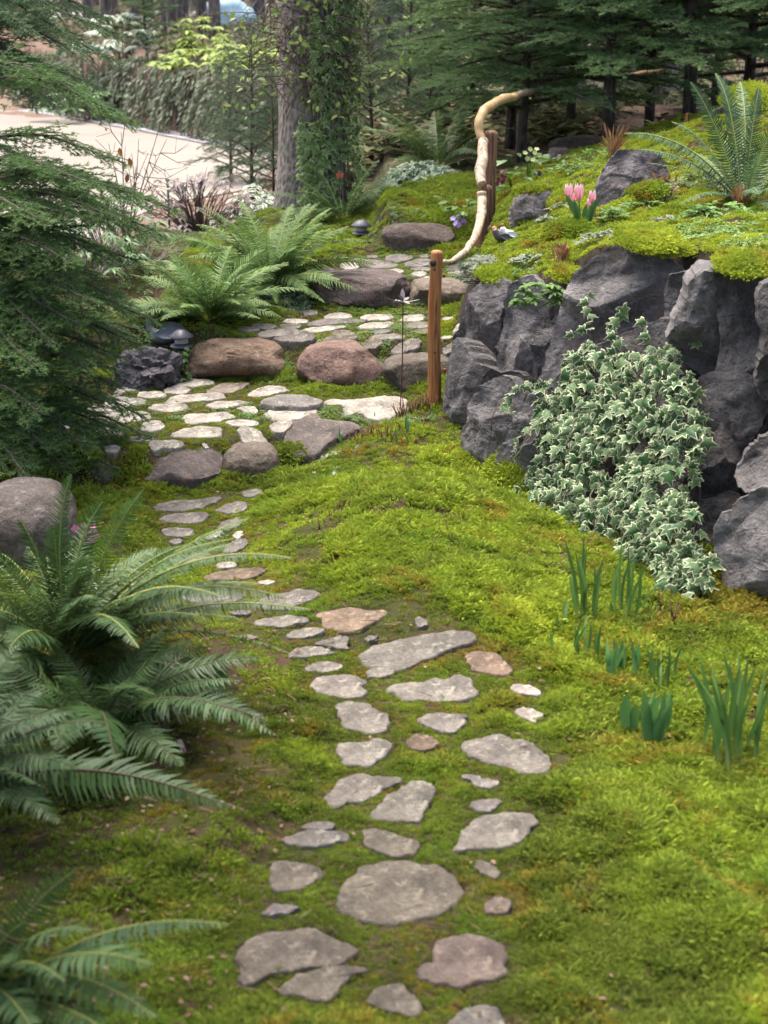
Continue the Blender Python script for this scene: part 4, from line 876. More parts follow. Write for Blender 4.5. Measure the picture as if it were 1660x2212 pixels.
# ------------------------------------------------------------------ sword ferns 
def frond(mb, B, T, bulge, width, pairs, rng, twist=0., near=False):
    B = np.asarray(B, float); T = np.asarray(T, float); C = (B + T) / 2 + np.asarray(bulge); n = 26; t = np.linspace(0, 1, n)[:, None]
    P = (1 - t) ** 2 * B + 2 * t * (1 - t) * C + t * t * T; L = np.linalg.norm(np.diff(P, axis=0), axis=1).sum(); T_, S, N = frames(P)
    c, s = math.cos(twist), math.sin(twist); S, N = S * c + N * s, N * c - S * s
    tube(mb, P, np.linspace(.0042, .0012, n) * (L / .7), 4, 1, 0, False)
    tt = np.linspace(.14, .985, pairs); idx = tt * (n - 1); k = np.minimum(idx.astype(int), n - 2); f = (idx - k)[:, None]
    p = P[k] * (1 - f) + P[k + 1] * f; tg = norm(T_[k] * (1 - f) + T_[k + 1] * f); sd = norm(S[k] * (1 - f) + S[k + 1] * f); nm = norm(N[k] * (1 - f) + N[k + 1] * f)
    prof = np.clip(np.minimum(((tt - .08) / .22) ** .6, 1) * (1 - tt ** 2.6) ** .8, .03, 1) * width
    sp = L * (tt[1] - tt[0])
    for sg in (-1, 1):
        ang = .25 + .35 * tt + rng.normal(0, .06, pairs); dr = -.18 + rng.normal(0, .14, pairs) + .25 * (rng.random() - .5)
        d = norm(sd * sg * np.cos(ang)[:, None] + tg * np.sin(ang)[:, None] + nm * dr[:, None]); ln = (prof * rng.uniform(.88, 1.08, pairs))[:, None]; wv = tg * (sp * .36)
        q = p + sd * sg * .002
        a0, a1 = q - wv * .9, q + wv * .9; m0 = q + d * ln * .5 - wv * .85; m1 = q + d * ln * .5 + wv * .95 + nm * (-.04 * ln); e = q + d * ln + tg * ln * .16 + nm * (-.14 * ln)
        V = np.stack([a0, a1, m0, m1, e], 1).reshape(-1, 3); o = np.arange(pairs)[:, None] * 5
        mb.add(V, [np.array([[0, 1, 3, 2]]) + o, np.array([[2, 3, 4]]) + o], 0, 0)
def fern(base, label, tips, mat='fern', rach='rachis', width=.10, pairs=30, seed=0, group='sword ferns', spread=.03):
    r = np.random.default_rng(seed); root = empty('sword_fern', tuple(base), label, 'fern', group); base = np.asarray(base, float)
    for T in tips:
        T = np.asarray(T, float); L = np.linalg.norm(T - base); h = T - base; h[2] = 0
        b0 = base + norm(h) * r.uniform(0, spread) + r.normal(0, spread * .4, 3) * [1, 1, 0]
        bul = np.array([0, 0, 1.]) * L * r.uniform(.16, .30) - norm(h) * L * r.uniform(.02, .10); mb = MB()
        frond(mb, b0, T, bul, width * r.uniform(.85, 1.15) * min(1.15, L / .65 + .15), int(pairs * min(1.2, max(.6, L / .65))), r, r.normal(0, .35))
        put('frond', mb, [M[mat], M[rach]], root, base=b0)
    return root
def fern_tips(base, n, L, seed, up=(.15, .95), az=(0, 6.283)):
    r = np.random.default_rng(seed); out = []
    for k in range(n):
        a = az[0] + (az[1] - az[0]) * ((k * .618034) % 1.0) + r.normal(0, .15); e = up[0] + (up[1] - up[0]) * r.uniform(0, 1) ** 1.1; l = L * r.uniform(.75, 1.12)
        out.append(np.asarray(base) + l * np.array([math.cos(a) * math.cos(e), math.sin(a) * math.cos(e), math.sin(e) * .95]))
    return out
gA = G(452, 700); gA[2] = tz(gA[0], gA[1]); fern(gA, 'bright sword fern spreading over the long tan boulder and lantern', fern_tips(gA, 60, .68, 1, (.0, 1.05)), seed=1, mat='fern')
gB = G(585, 618); fern(gB, 'bright sword fern at the foot of the ivy clad trunk', fern_tips(gB, 64, .76, 2, (-.02, 1.0)), seed=2, mat='fern')
gC = at_y(745, 480, 14.6); gC[2] = tz(gC[0], gC[1]); fern(gC, 'darker sword fern between the trunk and the lantern on the fourth step', fern_tips(gC, 20, .72, 3, (.1, 1.1)), seed=3, mat='fern_near')
gD = at_y(945, 400, 16.3); gD[2] = tz(gD[0], gD[1]); fern(gD, 'dim sword fern behind the lantern under the firs', fern_tips(gD, 26, .85, 4, (.05, .95)), seed=4, mat='fern_near')
gH = at_y(850, 330, 21); gH[2] = tz(gH[0], gH[1]); fern(gH, 'small dim fern among the saplings', fern_tips(gH, 16, .8, 5, (.1, .9)), seed=5, mat='fern_near')
gE = at_y(1608, 452, 10.6); gE[2] = tz(gE[0], gE[1])
tE = [(1349, 288, 10.2), (1492, 176, 10.9), (1546, 158, 11), (1600, 176, 11.2), (1641, 187, 10.9), (1377, 322, 10.1), (1452, 262, 10.8), (1528, 325, 10.3), (1500, 330, 11.2), (1690, 250, 10.8), (1740, 330, 10.4), (1700, 400, 10.2), (1650, 330, 10.0), (1750, 420, 10.6), (1560, 300, 11.3), (1430, 400, 10.3), (1470, 440, 10.1), (1680, 470, 10), (1600, 280, 11.4), (1710, 300, 11.2), (1400, 352, 10.5), (1640, 420, 9.9), (1570, 400, 10.9)]
fern(gE, 'blue green sword fern arching over the top of the raised bed', [at_y(*t) for t in tE], 'fern_blue', 'rachis', .085, 40, 6)
# the big near ferns
gF = at_y(140, 1440, 6.1); gF[2] = tz(gF[0], gF[1]) + .03
tF = [(154, 1024, 6.1), (222, 1084, 6.2), (310, 1058, 6.0), (115, 1135, 6.2), (265, 1232, 5.9), (540, 1118, 6.1), (505, 1165, 5.8), (632, 1206, 5.6), (618, 1292, 5.55), (672, 1318, 5.6), (625, 1412, 5.5), (470, 1210, 6.4), (560, 1260, 5.9), (40, 1120, 6.2), (-40, 1180, 6.0), (-120, 1250, 5.8), (60, 1180, 6.5), (430, 1330, 5.4), (330, 1290, 5.5), (-20, 1290, 5.6), (70, 1260, 5.7), (200, 1290, 5.4), (390, 1180, 6.6), (-140, 1330, 5.5), (20, 1400, 5.3), (300, 1400, 5.2), (480, 1290, 5.2), (180, 1150, 6.7)]
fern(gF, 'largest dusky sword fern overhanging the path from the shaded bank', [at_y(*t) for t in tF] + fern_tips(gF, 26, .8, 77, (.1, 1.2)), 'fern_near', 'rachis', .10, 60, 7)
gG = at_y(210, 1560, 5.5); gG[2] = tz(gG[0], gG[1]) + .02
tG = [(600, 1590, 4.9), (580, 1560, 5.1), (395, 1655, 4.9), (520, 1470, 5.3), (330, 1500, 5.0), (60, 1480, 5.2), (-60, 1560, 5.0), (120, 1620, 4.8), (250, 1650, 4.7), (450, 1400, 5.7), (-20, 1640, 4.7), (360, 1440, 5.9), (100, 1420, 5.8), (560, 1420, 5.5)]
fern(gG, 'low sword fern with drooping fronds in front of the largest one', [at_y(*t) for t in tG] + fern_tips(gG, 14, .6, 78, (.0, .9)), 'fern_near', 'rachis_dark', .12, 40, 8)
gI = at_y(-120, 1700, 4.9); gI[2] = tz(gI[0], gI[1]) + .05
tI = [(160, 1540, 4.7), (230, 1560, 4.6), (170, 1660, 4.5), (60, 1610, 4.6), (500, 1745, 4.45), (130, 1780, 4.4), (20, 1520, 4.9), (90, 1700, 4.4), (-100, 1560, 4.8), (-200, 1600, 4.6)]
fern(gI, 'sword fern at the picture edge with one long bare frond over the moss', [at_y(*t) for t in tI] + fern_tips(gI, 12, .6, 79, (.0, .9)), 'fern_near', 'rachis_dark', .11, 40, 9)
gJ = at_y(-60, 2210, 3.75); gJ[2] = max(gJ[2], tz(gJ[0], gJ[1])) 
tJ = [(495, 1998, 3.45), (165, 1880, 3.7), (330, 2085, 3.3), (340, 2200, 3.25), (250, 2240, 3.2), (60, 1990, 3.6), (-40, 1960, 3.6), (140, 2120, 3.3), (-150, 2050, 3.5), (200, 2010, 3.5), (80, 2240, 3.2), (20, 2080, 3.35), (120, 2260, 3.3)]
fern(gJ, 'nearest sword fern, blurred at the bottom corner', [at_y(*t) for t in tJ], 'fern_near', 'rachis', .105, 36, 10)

# ------------------------------------------------------------------ conifers
def twigs_of(P, side, spacing, sub, rng, flat=.9, droop=.25, subsp=.032, profile=None):
    """twig pieces of one bough along polyline P: returns segment starts, ends, tone; and side-twig lines"""
    P = np.asarray(P, float); seg = np.linalg.norm(np.diff(P, axis=0), axis=1); L = np.concatenate([[0], np.cumsum(seg)]); T, S, N = frames(P)
    A, B, C, lines = [], [], [], []
    n = max(3, int(L[-1] / spacing))
    for k in range(n):
        t = (k + .5 + rng.uniform(-.3, .3)) / n; q = np.array([np.interp(t * L[-1], L, P[:, a]) for a in range(3)]); i = min(len(P) - 1, int(t * (len(P) - 1)))
        ln = side * (profile(t) if profile else min(1, (t + .12) * 2.2) * (1 - t) ** .75 + .10) * rng.uniform(.65, 1.15)
        for sg in (-1, 1):
            if rng.random() < .12: continue
            an = rng.uniform(.55, .95); d = norm(S[i] * sg * math.sin(an) + T[i] * math.cos(an) + N[i] * rng.normal(.05, 1 - flat))
            e = q + d * ln + np.array([0, 0, -droop * ln * rng.uniform(.4, 1.3)]); m = (q + e) / 2 + np.array([0, 0, .06 * ln]); pts = [q, m, e]; lines.append(pts)
            A += [q, m]; B += [m, e]; C += [t * .4, .5]
            ns = int(ln / subsp); sd2 = norm(np.cross(d, N[i]))
            for s_ in range(ns):
                u = (s_ + .7) / (ns + .5); pp = q * (1 - u) ** 2 + 2 * m * u * (1 - u) + e * u * u; l2 = sub * rng.uniform(.6, 1.2) * (1 - u * .45)
                sg2 = 1 if s_ % 2 else -1; d2 = norm(d * .75 + sd2 * sg2 * .8 + N[i] * rng.normal(0, .22) + np.array([0, 0, -droop * .6]))
                A.append(pp); B.append(pp + d2 * l2); C.append(.35 + .65 * u)
    A += list(P[:-1]); B += list(P[1:]); C += [.2] * (len(P) - 1)
    return np.array(A), np.array(B), np.array(C), lines
def needles(A, B, C, per_m, ln, w, rng, brush=.5):
    L = np.linalg.norm(B - A, axis=1); n = np.maximum(2, (L * per_m).astype(int)); idx = np.repeat(np.arange(len(A)), n); m = len(idx)
    t = rng.uniform(0, 1.0, m)[:, None]; d = norm(B - A)[idx]; p = A[idx] * (1 - t) + B[idx] * t
    up = np.array([0, 0, 1.]); s = norm(np.cross(d, up) + 1e-6); u = np.cross(s, d)
    a = np.where(rng.random(m) < brush, rng.uniform(-.5, 3.64, m), np.where(rng.random(m) < .5, rng.normal(0, .3, m), math.pi + rng.normal(0, .3, m)))[:, None]
    q = norm(s * np.cos(a) + u * np.sin(a)); f = rng.uniform(.35, .8, m)[:, None]; e = norm(d * f + q * (1 - f * .5)); l = (ln * rng.uniform(.7, 1.2, m))[:, None]; wv = norm(np.cross(e, rng.normal(0, 1, (m, 3)))) * w * .5
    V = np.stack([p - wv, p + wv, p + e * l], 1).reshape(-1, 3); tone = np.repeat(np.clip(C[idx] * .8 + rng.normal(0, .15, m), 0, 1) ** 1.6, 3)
    return V, np.arange(m * 3).reshape(-1, 3), tone
# --- the near hemlock: every bough a part with its needles
def near_conifer(trunk_px, trunk_y, boughs, label, mat, seed, group, per_m, ln, w, side=.34, dens=.045, sub=.085):
    r = np.random.default_rng(seed); tb = at_y(trunk_px, 800, trunk_y); g = tz(tb[0], tb[1]); root = empty('hemlock_tree', (tb[0], tb[1], g), label, 'conifer', group); h = 5.2
    mb = MB(); zz = np.linspace(-.1, h, 14); tube(mb, np.stack([tb[0] + .03 * np.sin(zz * 2), tb[1] + .03 * np.cos(zz * 1.7), g + zz], 1), .085 * (1 - zz / h * .8), 10, rough=.01, seed=seed); put('trunk', mb, M['bark_dark'], root, True)
    for (sv, tu, tv, dy) in boughs:
        a = at_y(trunk_px, sv, trunk_y); a[0], a[1] = tb[0], tb[1]; e = at_y(tu, tv, trunk_y + dy); m = a * .5 + e * .5 + np.array([0, 0, .10 + r.uniform(0, .08)]); P = spline([a, m, e], 12); P[:, :2] += fbm(P * 2.5, seed, 2)[:, None] * .04
        mb = MB(); tube(mb, P, np.linspace(.016, .004, 12), 5)
        A, B, C, lines = twigs_of(P, side, dens, sub, r, .82, .35)
        for l_ in lines: tube(mb, l_, [.0035, .0025, .001], 3, cap=False)
        bo = put('bough', mb, M['bark_dark'], root, base=a)
        V, F, tone = needles(A, B, C, per_m, ln, w, r, .55); nb = MB(); nb.add(V, F, 0, tone); put('needles', nb, M[mat], bo, kind='stuff')
    return root
BA = [(150, 255, 240, -.2), (210, 285, 262, .1), (330, 272, 352, .2), (390, 378, 455, 0), (430, 300, 420, -.4), (450, 330, 500, -.3), (500, 362, 512, .1), (520, 240, 560, -.5), (570, 300, 562, 0), (620, 262, 642, -.3), (650, 330, 692, -.2), (700, 300, 730, .1), (740, 255, 770, -.5), (780, 240, 800, -.1), (840, 215, 872, -.4), (870, 305, 900, -.1), (900, 190, 930, -.6), (915, 332, 945, 0), (945, 290, 985, -.2), (970, 235, 1015, -.5), (990, 150, 1010, -.8), (600, 180, 610, -.7), (480, 160, 470, -.7), (800, 140, 830, -.8), (700, 150, 690, -.8), (960, 100, 960, -.9), (560, 200, 520, .5), (760, 330, 715, .3), (640, 220, 590, .5), (820, 180, 760, .4), (440, 230, 430, .5), (680, 285, 660, -.6), (720, 310, 745, -.4), (775, 200, 800, -.9), (850, 260, 840, -.5), (905, 250, 930, -.5), (935, 200, 965, -.9), (590, 210, 650, -.9), (640, 180, 700, -.9), (670, 120, 740, -1.0), (540, 160, 570, -.9), (400, 200, 400, -.7), (500, 250, 470, -.6), (740, 80, 790, -1.2), (870, 90, 890, -1.2), (985, 60, 1030, -1.2), (450, 80, 480, -1.0)]
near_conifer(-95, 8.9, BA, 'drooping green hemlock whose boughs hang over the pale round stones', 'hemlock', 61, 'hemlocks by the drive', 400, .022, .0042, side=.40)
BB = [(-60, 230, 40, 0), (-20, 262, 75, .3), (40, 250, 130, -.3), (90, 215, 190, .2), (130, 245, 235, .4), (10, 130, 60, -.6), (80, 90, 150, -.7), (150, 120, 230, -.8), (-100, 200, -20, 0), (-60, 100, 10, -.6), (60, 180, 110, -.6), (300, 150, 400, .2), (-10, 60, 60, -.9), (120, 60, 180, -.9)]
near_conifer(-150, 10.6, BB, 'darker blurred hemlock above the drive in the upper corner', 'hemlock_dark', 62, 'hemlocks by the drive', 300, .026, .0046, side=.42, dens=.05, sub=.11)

def conifer_mesh(seed, h, z0, blen, nb, side, dens, sub, per_m, ln, w, droop, elev, flat=.85, brush=.8, top=1.0, power=.8, trunk_r=.06, subsp=.045):
    """needles mesh, branch wood mesh and trunk mesh of one young conifer standing at the origin"""
    r = np.random.default_rng(seed); nbm, wb, tr = MB(), MB(), MB()
    zz = np.linspace(-.15, h, 16); tube(tr, np.stack([.02 * np.sin(zz * 2 + seed), .02 * np.cos(zz * 1.6), zz], 1), trunk_r * np.maximum(.05, 1 - zz / h), 10, rough=trunk_r * .12, seed=seed)
    for k in range(nb):
        f = ((k + .5) / nb) ** power; z = z0 + (h * top - z0) * f; a = k * 2.399963 + r.normal(0, .2); L = blen * (1 - f) ** .7 * r.uniform(.75, 1.15) + .12; el = elev + r.normal(0, .08) + f * .35
        d = np.array([math.cos(a) * math.cos(el), math.sin(a) * math.cos(el), math.sin(el)]); q = np.array([0, 0, z]); P = np.stack([q, q + d * L * .5 + [0, 0, .02], q + d * L + np.array([0, 0, -droop * L])]); P = spline(P, 7)
        tube(wb, P, np.linspace(.012, .003, 7) * (L / .9 + .2), 4, cap=False)
        A, B, C, lines = twigs_of(P[1:], side * (L / blen * .7 + .3), dens, sub, r, flat, droop, subsp)
        for l_ in lines: tube(wb, l_, [.003, .002, .001], 3, cap=False)
        V, F, tone = needles(A, B, C, per_m, ln, w, r, brush); nbm.add(V, F, 0, tone)
    return nbm, wb, tr
def conifer_proto(name, label, cat, group, spec, mat, bark, off=(0, 0, 0)):
    nbm, wb, tr = conifer_mesh(**spec); root = empty(name, off, label, cat, group)
    for nm, mb, mt, kd in (('trunk', tr, bark, None), ('branches', wb, 'bark_dark', 'stuff'), ('foliage', nbm, mat, 'stuff')):
        o = bpy.data.objects.new(nm, mb.mesh(nm, [M[mt]], nm == 'trunk')); COL.objects.link(o); o.parent = root
        if kd: o['kind'] = kd
    return root
def place(proto, first, x, y, rz, s, label, dz=-.03):
    o = proto if first else copy_tree(proto); o.location = (x, y, tz(x, y) + dz); o.rotation_euler = (0, 0, rz); o.scale = (s, s, s); o['label'] = label; return o
FIRS = [conifer_proto('young_fir', '', 'conifer', 'young firs behind the raised bed', dict(seed=k, h=4.6, z0=.6, blen=1.5, nb=88, side=.46, dens=.068, sub=.12, per_m=230, ln=.03, w=.0062, droop=.10, elev=.0, power=1.0, trunk_r=.062), 'fir', 'bark_dark') for k in (101, 102)]
used = set()
for k, (u, y, s, lab) in enumerate([(1100, 17.6, 1.0, 'dark young fir directly behind the pale branch rail'), (1132, 16.3, .9, 'young fir rising behind the hellebores with a bare lower stem'), (1316, 16.0, 1.1, 'young fir behind the dark pointed rock'), (1480, 15.8, 1.15, 'young fir behind the shaggy moss rock'),
        (1608, 17.0, 1.1, 'young fir standing beyond the tall arching fern'), (1235, 19.0, 1.0, 'smaller young fir deeper in the row behind the rail'), (1400, 19.5, 1.1, 'deep set young fir between the two nearest trunks'), (1720, 15.5, 1.1, 'young fir at the picture edge behind the mound'), (1020, 20.5, .75, 'small young fir by the mulch slope'), (1545, 20.5, 1.2, 'farthest young fir behind the moss rock')]):
    x = float(at_y(u, 300, y)[0]); p = FIRS[k % 2]; place(p, (k % 2) not in used, x, y, k * 1.7, s, lab); used.add(k % 2)
# feathery blue-green saplings by the drive and behind the trunk
CED = conifer_proto('feathery_conifer', '', 'conifer', 'feathery conifer saplings', dict(seed=111, h=2.3, z0=.12, blen=.72, nb=70, side=.30, dens=.05, sub=.09, per_m=260, ln=.02, w=.0045, droop=.28, elev=.25, flat=.8, brush=.6, trunk_r=.03), 'cedar', 'bark_dark')
for k, (u, y, s, lab) in enumerate([(545, 19.5, .95, 'soft blue green sapling at the end of the drive beside the trunk'), (498, 22.5, .8, 'feathery sapling against the planted bank'), (800, 18.5, .9, 'soft green sapling just past the ivy clad trunk'), (885, 19.8, 1.0, 'taller feathery sapling beyond the lantern'), (970, 21.5, 1.05, 'feathery sapling below the mulch slope'),
        (840, 23.5, 1.1, 'pale feathery sapling deeper behind the trunk'), (930, 18.6, .55, 'low feathery sapling behind the dim fern'), (590, 17.8, .6, 'low soft sapling hugging the trunk base'), (735, 21.5, 1.0, 'soft sapling hidden behind the ivy of the trunk')]):
    place(CED, k == 0, float(at_y(u, 300, y)[0]), y, k * 2.1, s, lab)
SPR = conifer_proto('small_spruce', 'small tidy spruce on the planted bank above the drive', 'conifer', None, dict(seed=121, h=2.6, z0=.15, blen=.95, nb=60, side=.32, dens=.07, sub=.10, per_m=200, ln=.03, w=.008, droop=.02, elev=.2, trunk_r=.04), 'fir', 'bark_dark')
x = float(at_y(318, 150, 33)[0]); place(SPR, True, x, 33, .4, .85, 'small tidy spruce on the planted bank above the drive')

# ------------------------------------------------------------------ the wood behind: trunks with high crowns
def far_tree(seed, h, r0):
    r = np.random.default_rng(seed); root = empty('forest_tree', (0, 0, 0), '', 'tree', 'tall trees of the wood'); tr = MB(); zz = np.linspace(-.2, h, 14)
    tube(tr, np.stack([.12 * np.sin(zz * .3 + seed), .1 * np.cos(zz * .25 + seed), zz], 1), r0 * (1 - .75 * zz / h), 10, rough=r0 * .12, seed=seed)
    cr = MB(); tw = MB()
    for k in range(70):
        z = r.uniform(2.0, h) if k < 14 else r.uniform(h * .5, h); a = r.uniform(0, 6.283); L = (1.4 if k < 14 else 2.6 * (1.1 - (z / h) ** 2)) * r.uniform(.6, 1.1); d = np.array([math.cos(a), math.sin(a), -.15]); q = np.array([0, 0, z]); P = spline([q, q + d * L * .5, q + d * L + np.array([0, 0, -.25 * L])], 6)
        tube(tw, P, np.linspace(.03, .006, 6), 4, cap=False)
        if k < 14 and r.random() < .45: continue
        A, B, C, _ = twigs_of(P, .7, .22, .3, r, .7, .3, .16); V, F, tone = needles(A, B, C, 40, .09, .022, r, .7); cr.add(V, F, 0, tone)
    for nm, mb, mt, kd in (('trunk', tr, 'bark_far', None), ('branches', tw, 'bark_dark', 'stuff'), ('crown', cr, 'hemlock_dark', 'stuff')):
        o = bpy.data.objects.new(nm, mb.mesh(nm, [M[mt]], nm == 'trunk')); COL.objects.link(o); o.parent = root
        if kd: o['kind'] = kd
    return root
FT = [far_tree(131, 13, .17), far_tree(132, 15, .26)]; r = np.random.default_rng(8); used = set()
spots = [(232, 41, .7), (250, 48, .6), (190, 44, .8), (290, 43, .55), (302, 52, .8), (322, 46, .6), (375, 40, 1.2), (398, 45, .8), (415, 55, .8), (432, 42, .6), (458, 47, .55), (470, 38, .6), (346, 58, .9), (270, 60, .9), (520, 52, .9), (560, 44, .8), (150, 50, 1.), (90, 46, .9), (205, 56, .8), (365, 62, 1.), (445, 60, .9), (500, 64, 1.), (120, 60, 1.), (40, 54, 1.), (590, 58, .9), (310, 70, 1.1), (410, 72, 1.1), (480, 75, 1.1), (240, 74, 1.1), (780, 50, .9), (905, 55, 1.), (960, 46, .8), (1060, 52, 1.), (1200, 48, 1.2), (1260, 60, 1.2), (1420, 50, 1.2), (1560, 46, 1.1), (1650, 52, 1.2), (1000, 64, 1.2), (1130, 66, 1.2), (1340, 64, 1.2), (1500, 66, 1.2), (700, 66, 1.2), (640, 60, 1.)]
adj = ['slender', 'mossy', 'grey', 'dark', 'thin', 'straight', 'leaning', 'pale']; plc = ['above the planted bank', 'near the pale road', 'deep in the wood', 'behind the small spruce', 'behind the young firs', 'beyond the mulch slope']
for k, (u, y, s) in enumerate(spots):
    p = FT[k % 2]; x = float(at_y(u, 60, y)[0]); place(p, (k % 2) not in used, x, y, k * 1.3, s, 'tall dark trunk of the wood, ' + ('standing above the planted bank and drive' if u < 620 else 'standing behind the young firs and mulch slope')); used.add(k % 2)
# two big grey trunks among the firs and one behind the slope
def big_trunk(u, y, r0, label, h=9, name='old_tree', seed=0, mat='bark'):
    x = float(at_y(u, 200, y)[0]); g = tz(x, y); root = empty(name, (x, y, g), label, 'tree', 'old trees with thick grey trunks'); mb = MB(); zz = np.linspace(-.2, h, 40)
    fl = 1 + .12 * np.exp(-np.clip(zz, 0, 9) / .25); tube(mb, np.stack([x + .03 * np.sin(zz), y + .03 * np.cos(zz * .8), g + zz], 1), r0 * fl * (1 - .035 * zz), 48, rough=r0 * .07, seed=seed); put('trunk', mb, M[mat], root, True)
    r = np.random.default_rng(seed); cr = MB()
    for k in range(26):
        z = h * r.uniform(.62, 1.0); a = r.uniform(0, 6.283); L = r.uniform(1.2, 2.6); d = np.array([math.cos(a), math.sin(a), -.1]); q = np.array([x, y, g + z]); P = spline([q, q + d * L * .5, q + d * L + [0, 0, -.3 * L]], 6)
        A, B, C, _ = twigs_of(P, .8, .2, .3, r, .7, .3, .14); V, F, tone = needles(A, B, C, 45, .085, .02, r, .7); cr.add(V, F, 0, tone)
    put('crown', cr, M['hemlock_dark'], root, kind='stuff'); return root, np.array([x, y, g])
big_trunk(1175, 22, .55, 'thick grey trunk behind the fir nearest the rail', seed=3); big_trunk(1375, 23.5, .75, 'very thick grey trunk half hidden between two young firs', seed=4); big_trunk(838, 30, .26, 'dark bare trunk beside the pale shrubs on the mulch slope', seed=5, mat='bark_far')

# unseen conifers added beside and behind the viewpoint to shade the near ground
OC = far_tree(141, 9, .2)
r0_ = np.random.default_rng(5); cr = MB()
for k in range(150):
    z = 4.0 + 5.0 * r0_.uniform(0, 1) ** 1.3; a = k * 2.4; L = 2.9 * (1.15 - z / 9) * r0_.uniform(.7, 1.1); d = np.array([math.cos(a), math.sin(a), -.12]); q = np.array([0, 0, z]); P_ = spline([q, q + d * L * .5, q + d * L + np.array([0, 0, -.12 * L])], 6)
    A, B, C, _ = twigs_of(P_, .8, .2, .3, r0_, .7, .2, .14); V, F, tone = needles(A, B, C, 70, .06, .024, r0_, .7); cr.add(V, F, 0, tone)
for ch in OC.children:
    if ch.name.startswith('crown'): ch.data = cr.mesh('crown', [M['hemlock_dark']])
for k, (x, y, s_, lab) in enumerate([(-2.5, 4.9, .9, 'unseen big conifer added to shade the near ferns, beside the path start'), (-2.7, 2.9, 1.0, 'unseen big conifer added for shade, behind the path start'), (2.5, 1.8, .95, 'unseen big conifer added for shade, opposite the ferns at the path start')]):
    p = OC if k == 0 else copy_tree(OC); p.location = (x, y, tz(x, y)); p.rotation_euler = (0, 0, k * 2.); p.scale = (s_ * 1.1, s_ * 1.1, s_); p['label'] = lab; p['group'] = 'unseen conifers added for shade at the path start'
# --- the ivy clad trunk
TY = 15.6; troot, tbase = big_trunk(668, TY, .325, 'thick fir trunk clad with ivy on one side, beside the ferns', name='ivy_clad_tree', seed=6, h=8); del troot['group']
r = np.random.default_rng(9); n = 1700
iv = empty('tree_ivy', tuple(tbase), 'variegated ivy climbing the shaded side of the thick trunk', 'ivy')
z = r.uniform(.02, 2.3, n); wob = .18 * np.sin(z * 2.1) ; lo_ = 1.55 - .5 * sm(1.2, .2, z) + wob * .8; th = -lo_ + (lo_ + .25) * r.uniform(0, 1, n) ** .8 + 0  # angle from straight towards the camera, positive to +x
th = 1.5708 - np.where(r.random(n) < .93, r.uniform(.0, 1, n), r.uniform(-.25, 1, n)) * 1.5 + 0
ang = -1.5708 + (1.5708 - th) * 1.15 + .12 + wob * .5 - .25 * sm(1.2, 2.0, z) * 0   # world angle round the trunk
low = z < 1.15; ang = np.where(low & (r.random(n) < .45), r.uniform(-1.75, -1.2, n), ang)
rad = .325 * (1 + .12 * np.exp(-z / .25)) + r.uniform(.02, .14, n) * (1 + .5 * (ang > -.6)); P = np.stack([tbase[0] + rad * np.cos(ang), tbase[1] + rad * np.sin(ang), tbase[2] + z], 1)
out = np.stack([np.cos(ang), np.sin(ang), np.full(n, .9)], 1); Y = np.stack([r.normal(0, .55, n), r.normal(-.15, .3, n), -np.abs(r.normal(.8, .35, n))], 1)
gp_ = fbm(np.stack([ang * 2.2, z * 3.2, z * 0], 1), 12, 3) > -.36; P, Y, out = P[gp_], Y[gp_], out[gp_]; n = len(P)
leafy(iv, IVY, P, Y, norm(out + r.normal(0, .3, (n, 3))), r.uniform(.05, .105, n), 'ivy_trunk')
st = MB()
for k in range(9):
    a0 = r.uniform(-1.4, .2); zz = np.linspace(0, 2.6, 16); aa = a0 + .3 * np.sin(zz * r.uniform(1, 2.5) + k); rr = .345 * (1 + .12 * np.exp(-zz / .25)) + .02; tube(st, np.stack([tbase[0] + rr * np.cos(aa), tbase[1] + rr * np.sin(aa), tbase[2] + zz], 1), .012 * (1 - zz / 3.4), 5)
put('stems', st, M['grey_twig'], iv, True, kind='stuff')
# --- honeysuckle tangle round the top of the trunk
hv = empty('climbing_vine', tuple(tbase + np.array([0, -.3, 1.75])), 'tangled brown vine with pale green leaves round the thick trunk', 'vine'); st = MB(); PL, YL = [], []
for k in range(150):
    sgn = r.choice([-1, 1], p=[.45, .55]); p = tbase + np.array([r.choice([-1, 1]) * r.uniform(.1, .42), -.33, r.uniform(1.15, 2.2)]); pts = [p]; d = np.array([sgn * r.uniform(.2, 1), r.normal(-.25, .3), r.uniform(-.2, .3)])
    for s_ in range(6):
        d = norm(d + r.normal(0, .35, 3) + np.array([0, 0, -.22])); p = p + d * r.uniform(.07, .16); pts.append(p)
    tube(st, spline(pts, 12), np.linspace(.0055, .0018, 12), 4, cap=False)
    if r.random() < .75:
        for q in spline(pts, 12)[4:]:
            if r.random() < .34: PL.append(q + r.normal(0, .03, 3)); YL.append([r.normal(), r.normal() - .3, r.normal() - .5])
put('stems', st, M['twig'], hv, kind='stuff'); PL = np.array(PL); PL = PL[:]; YL = np.array(YL)
leafy(hv, ELLW, PL, YL, norm(np.array([0, -.5, .8]) + r.normal(0, .4, (len(PL), 3))), r.uniform(.05, .085, len(PL)), 'vine_leaf')
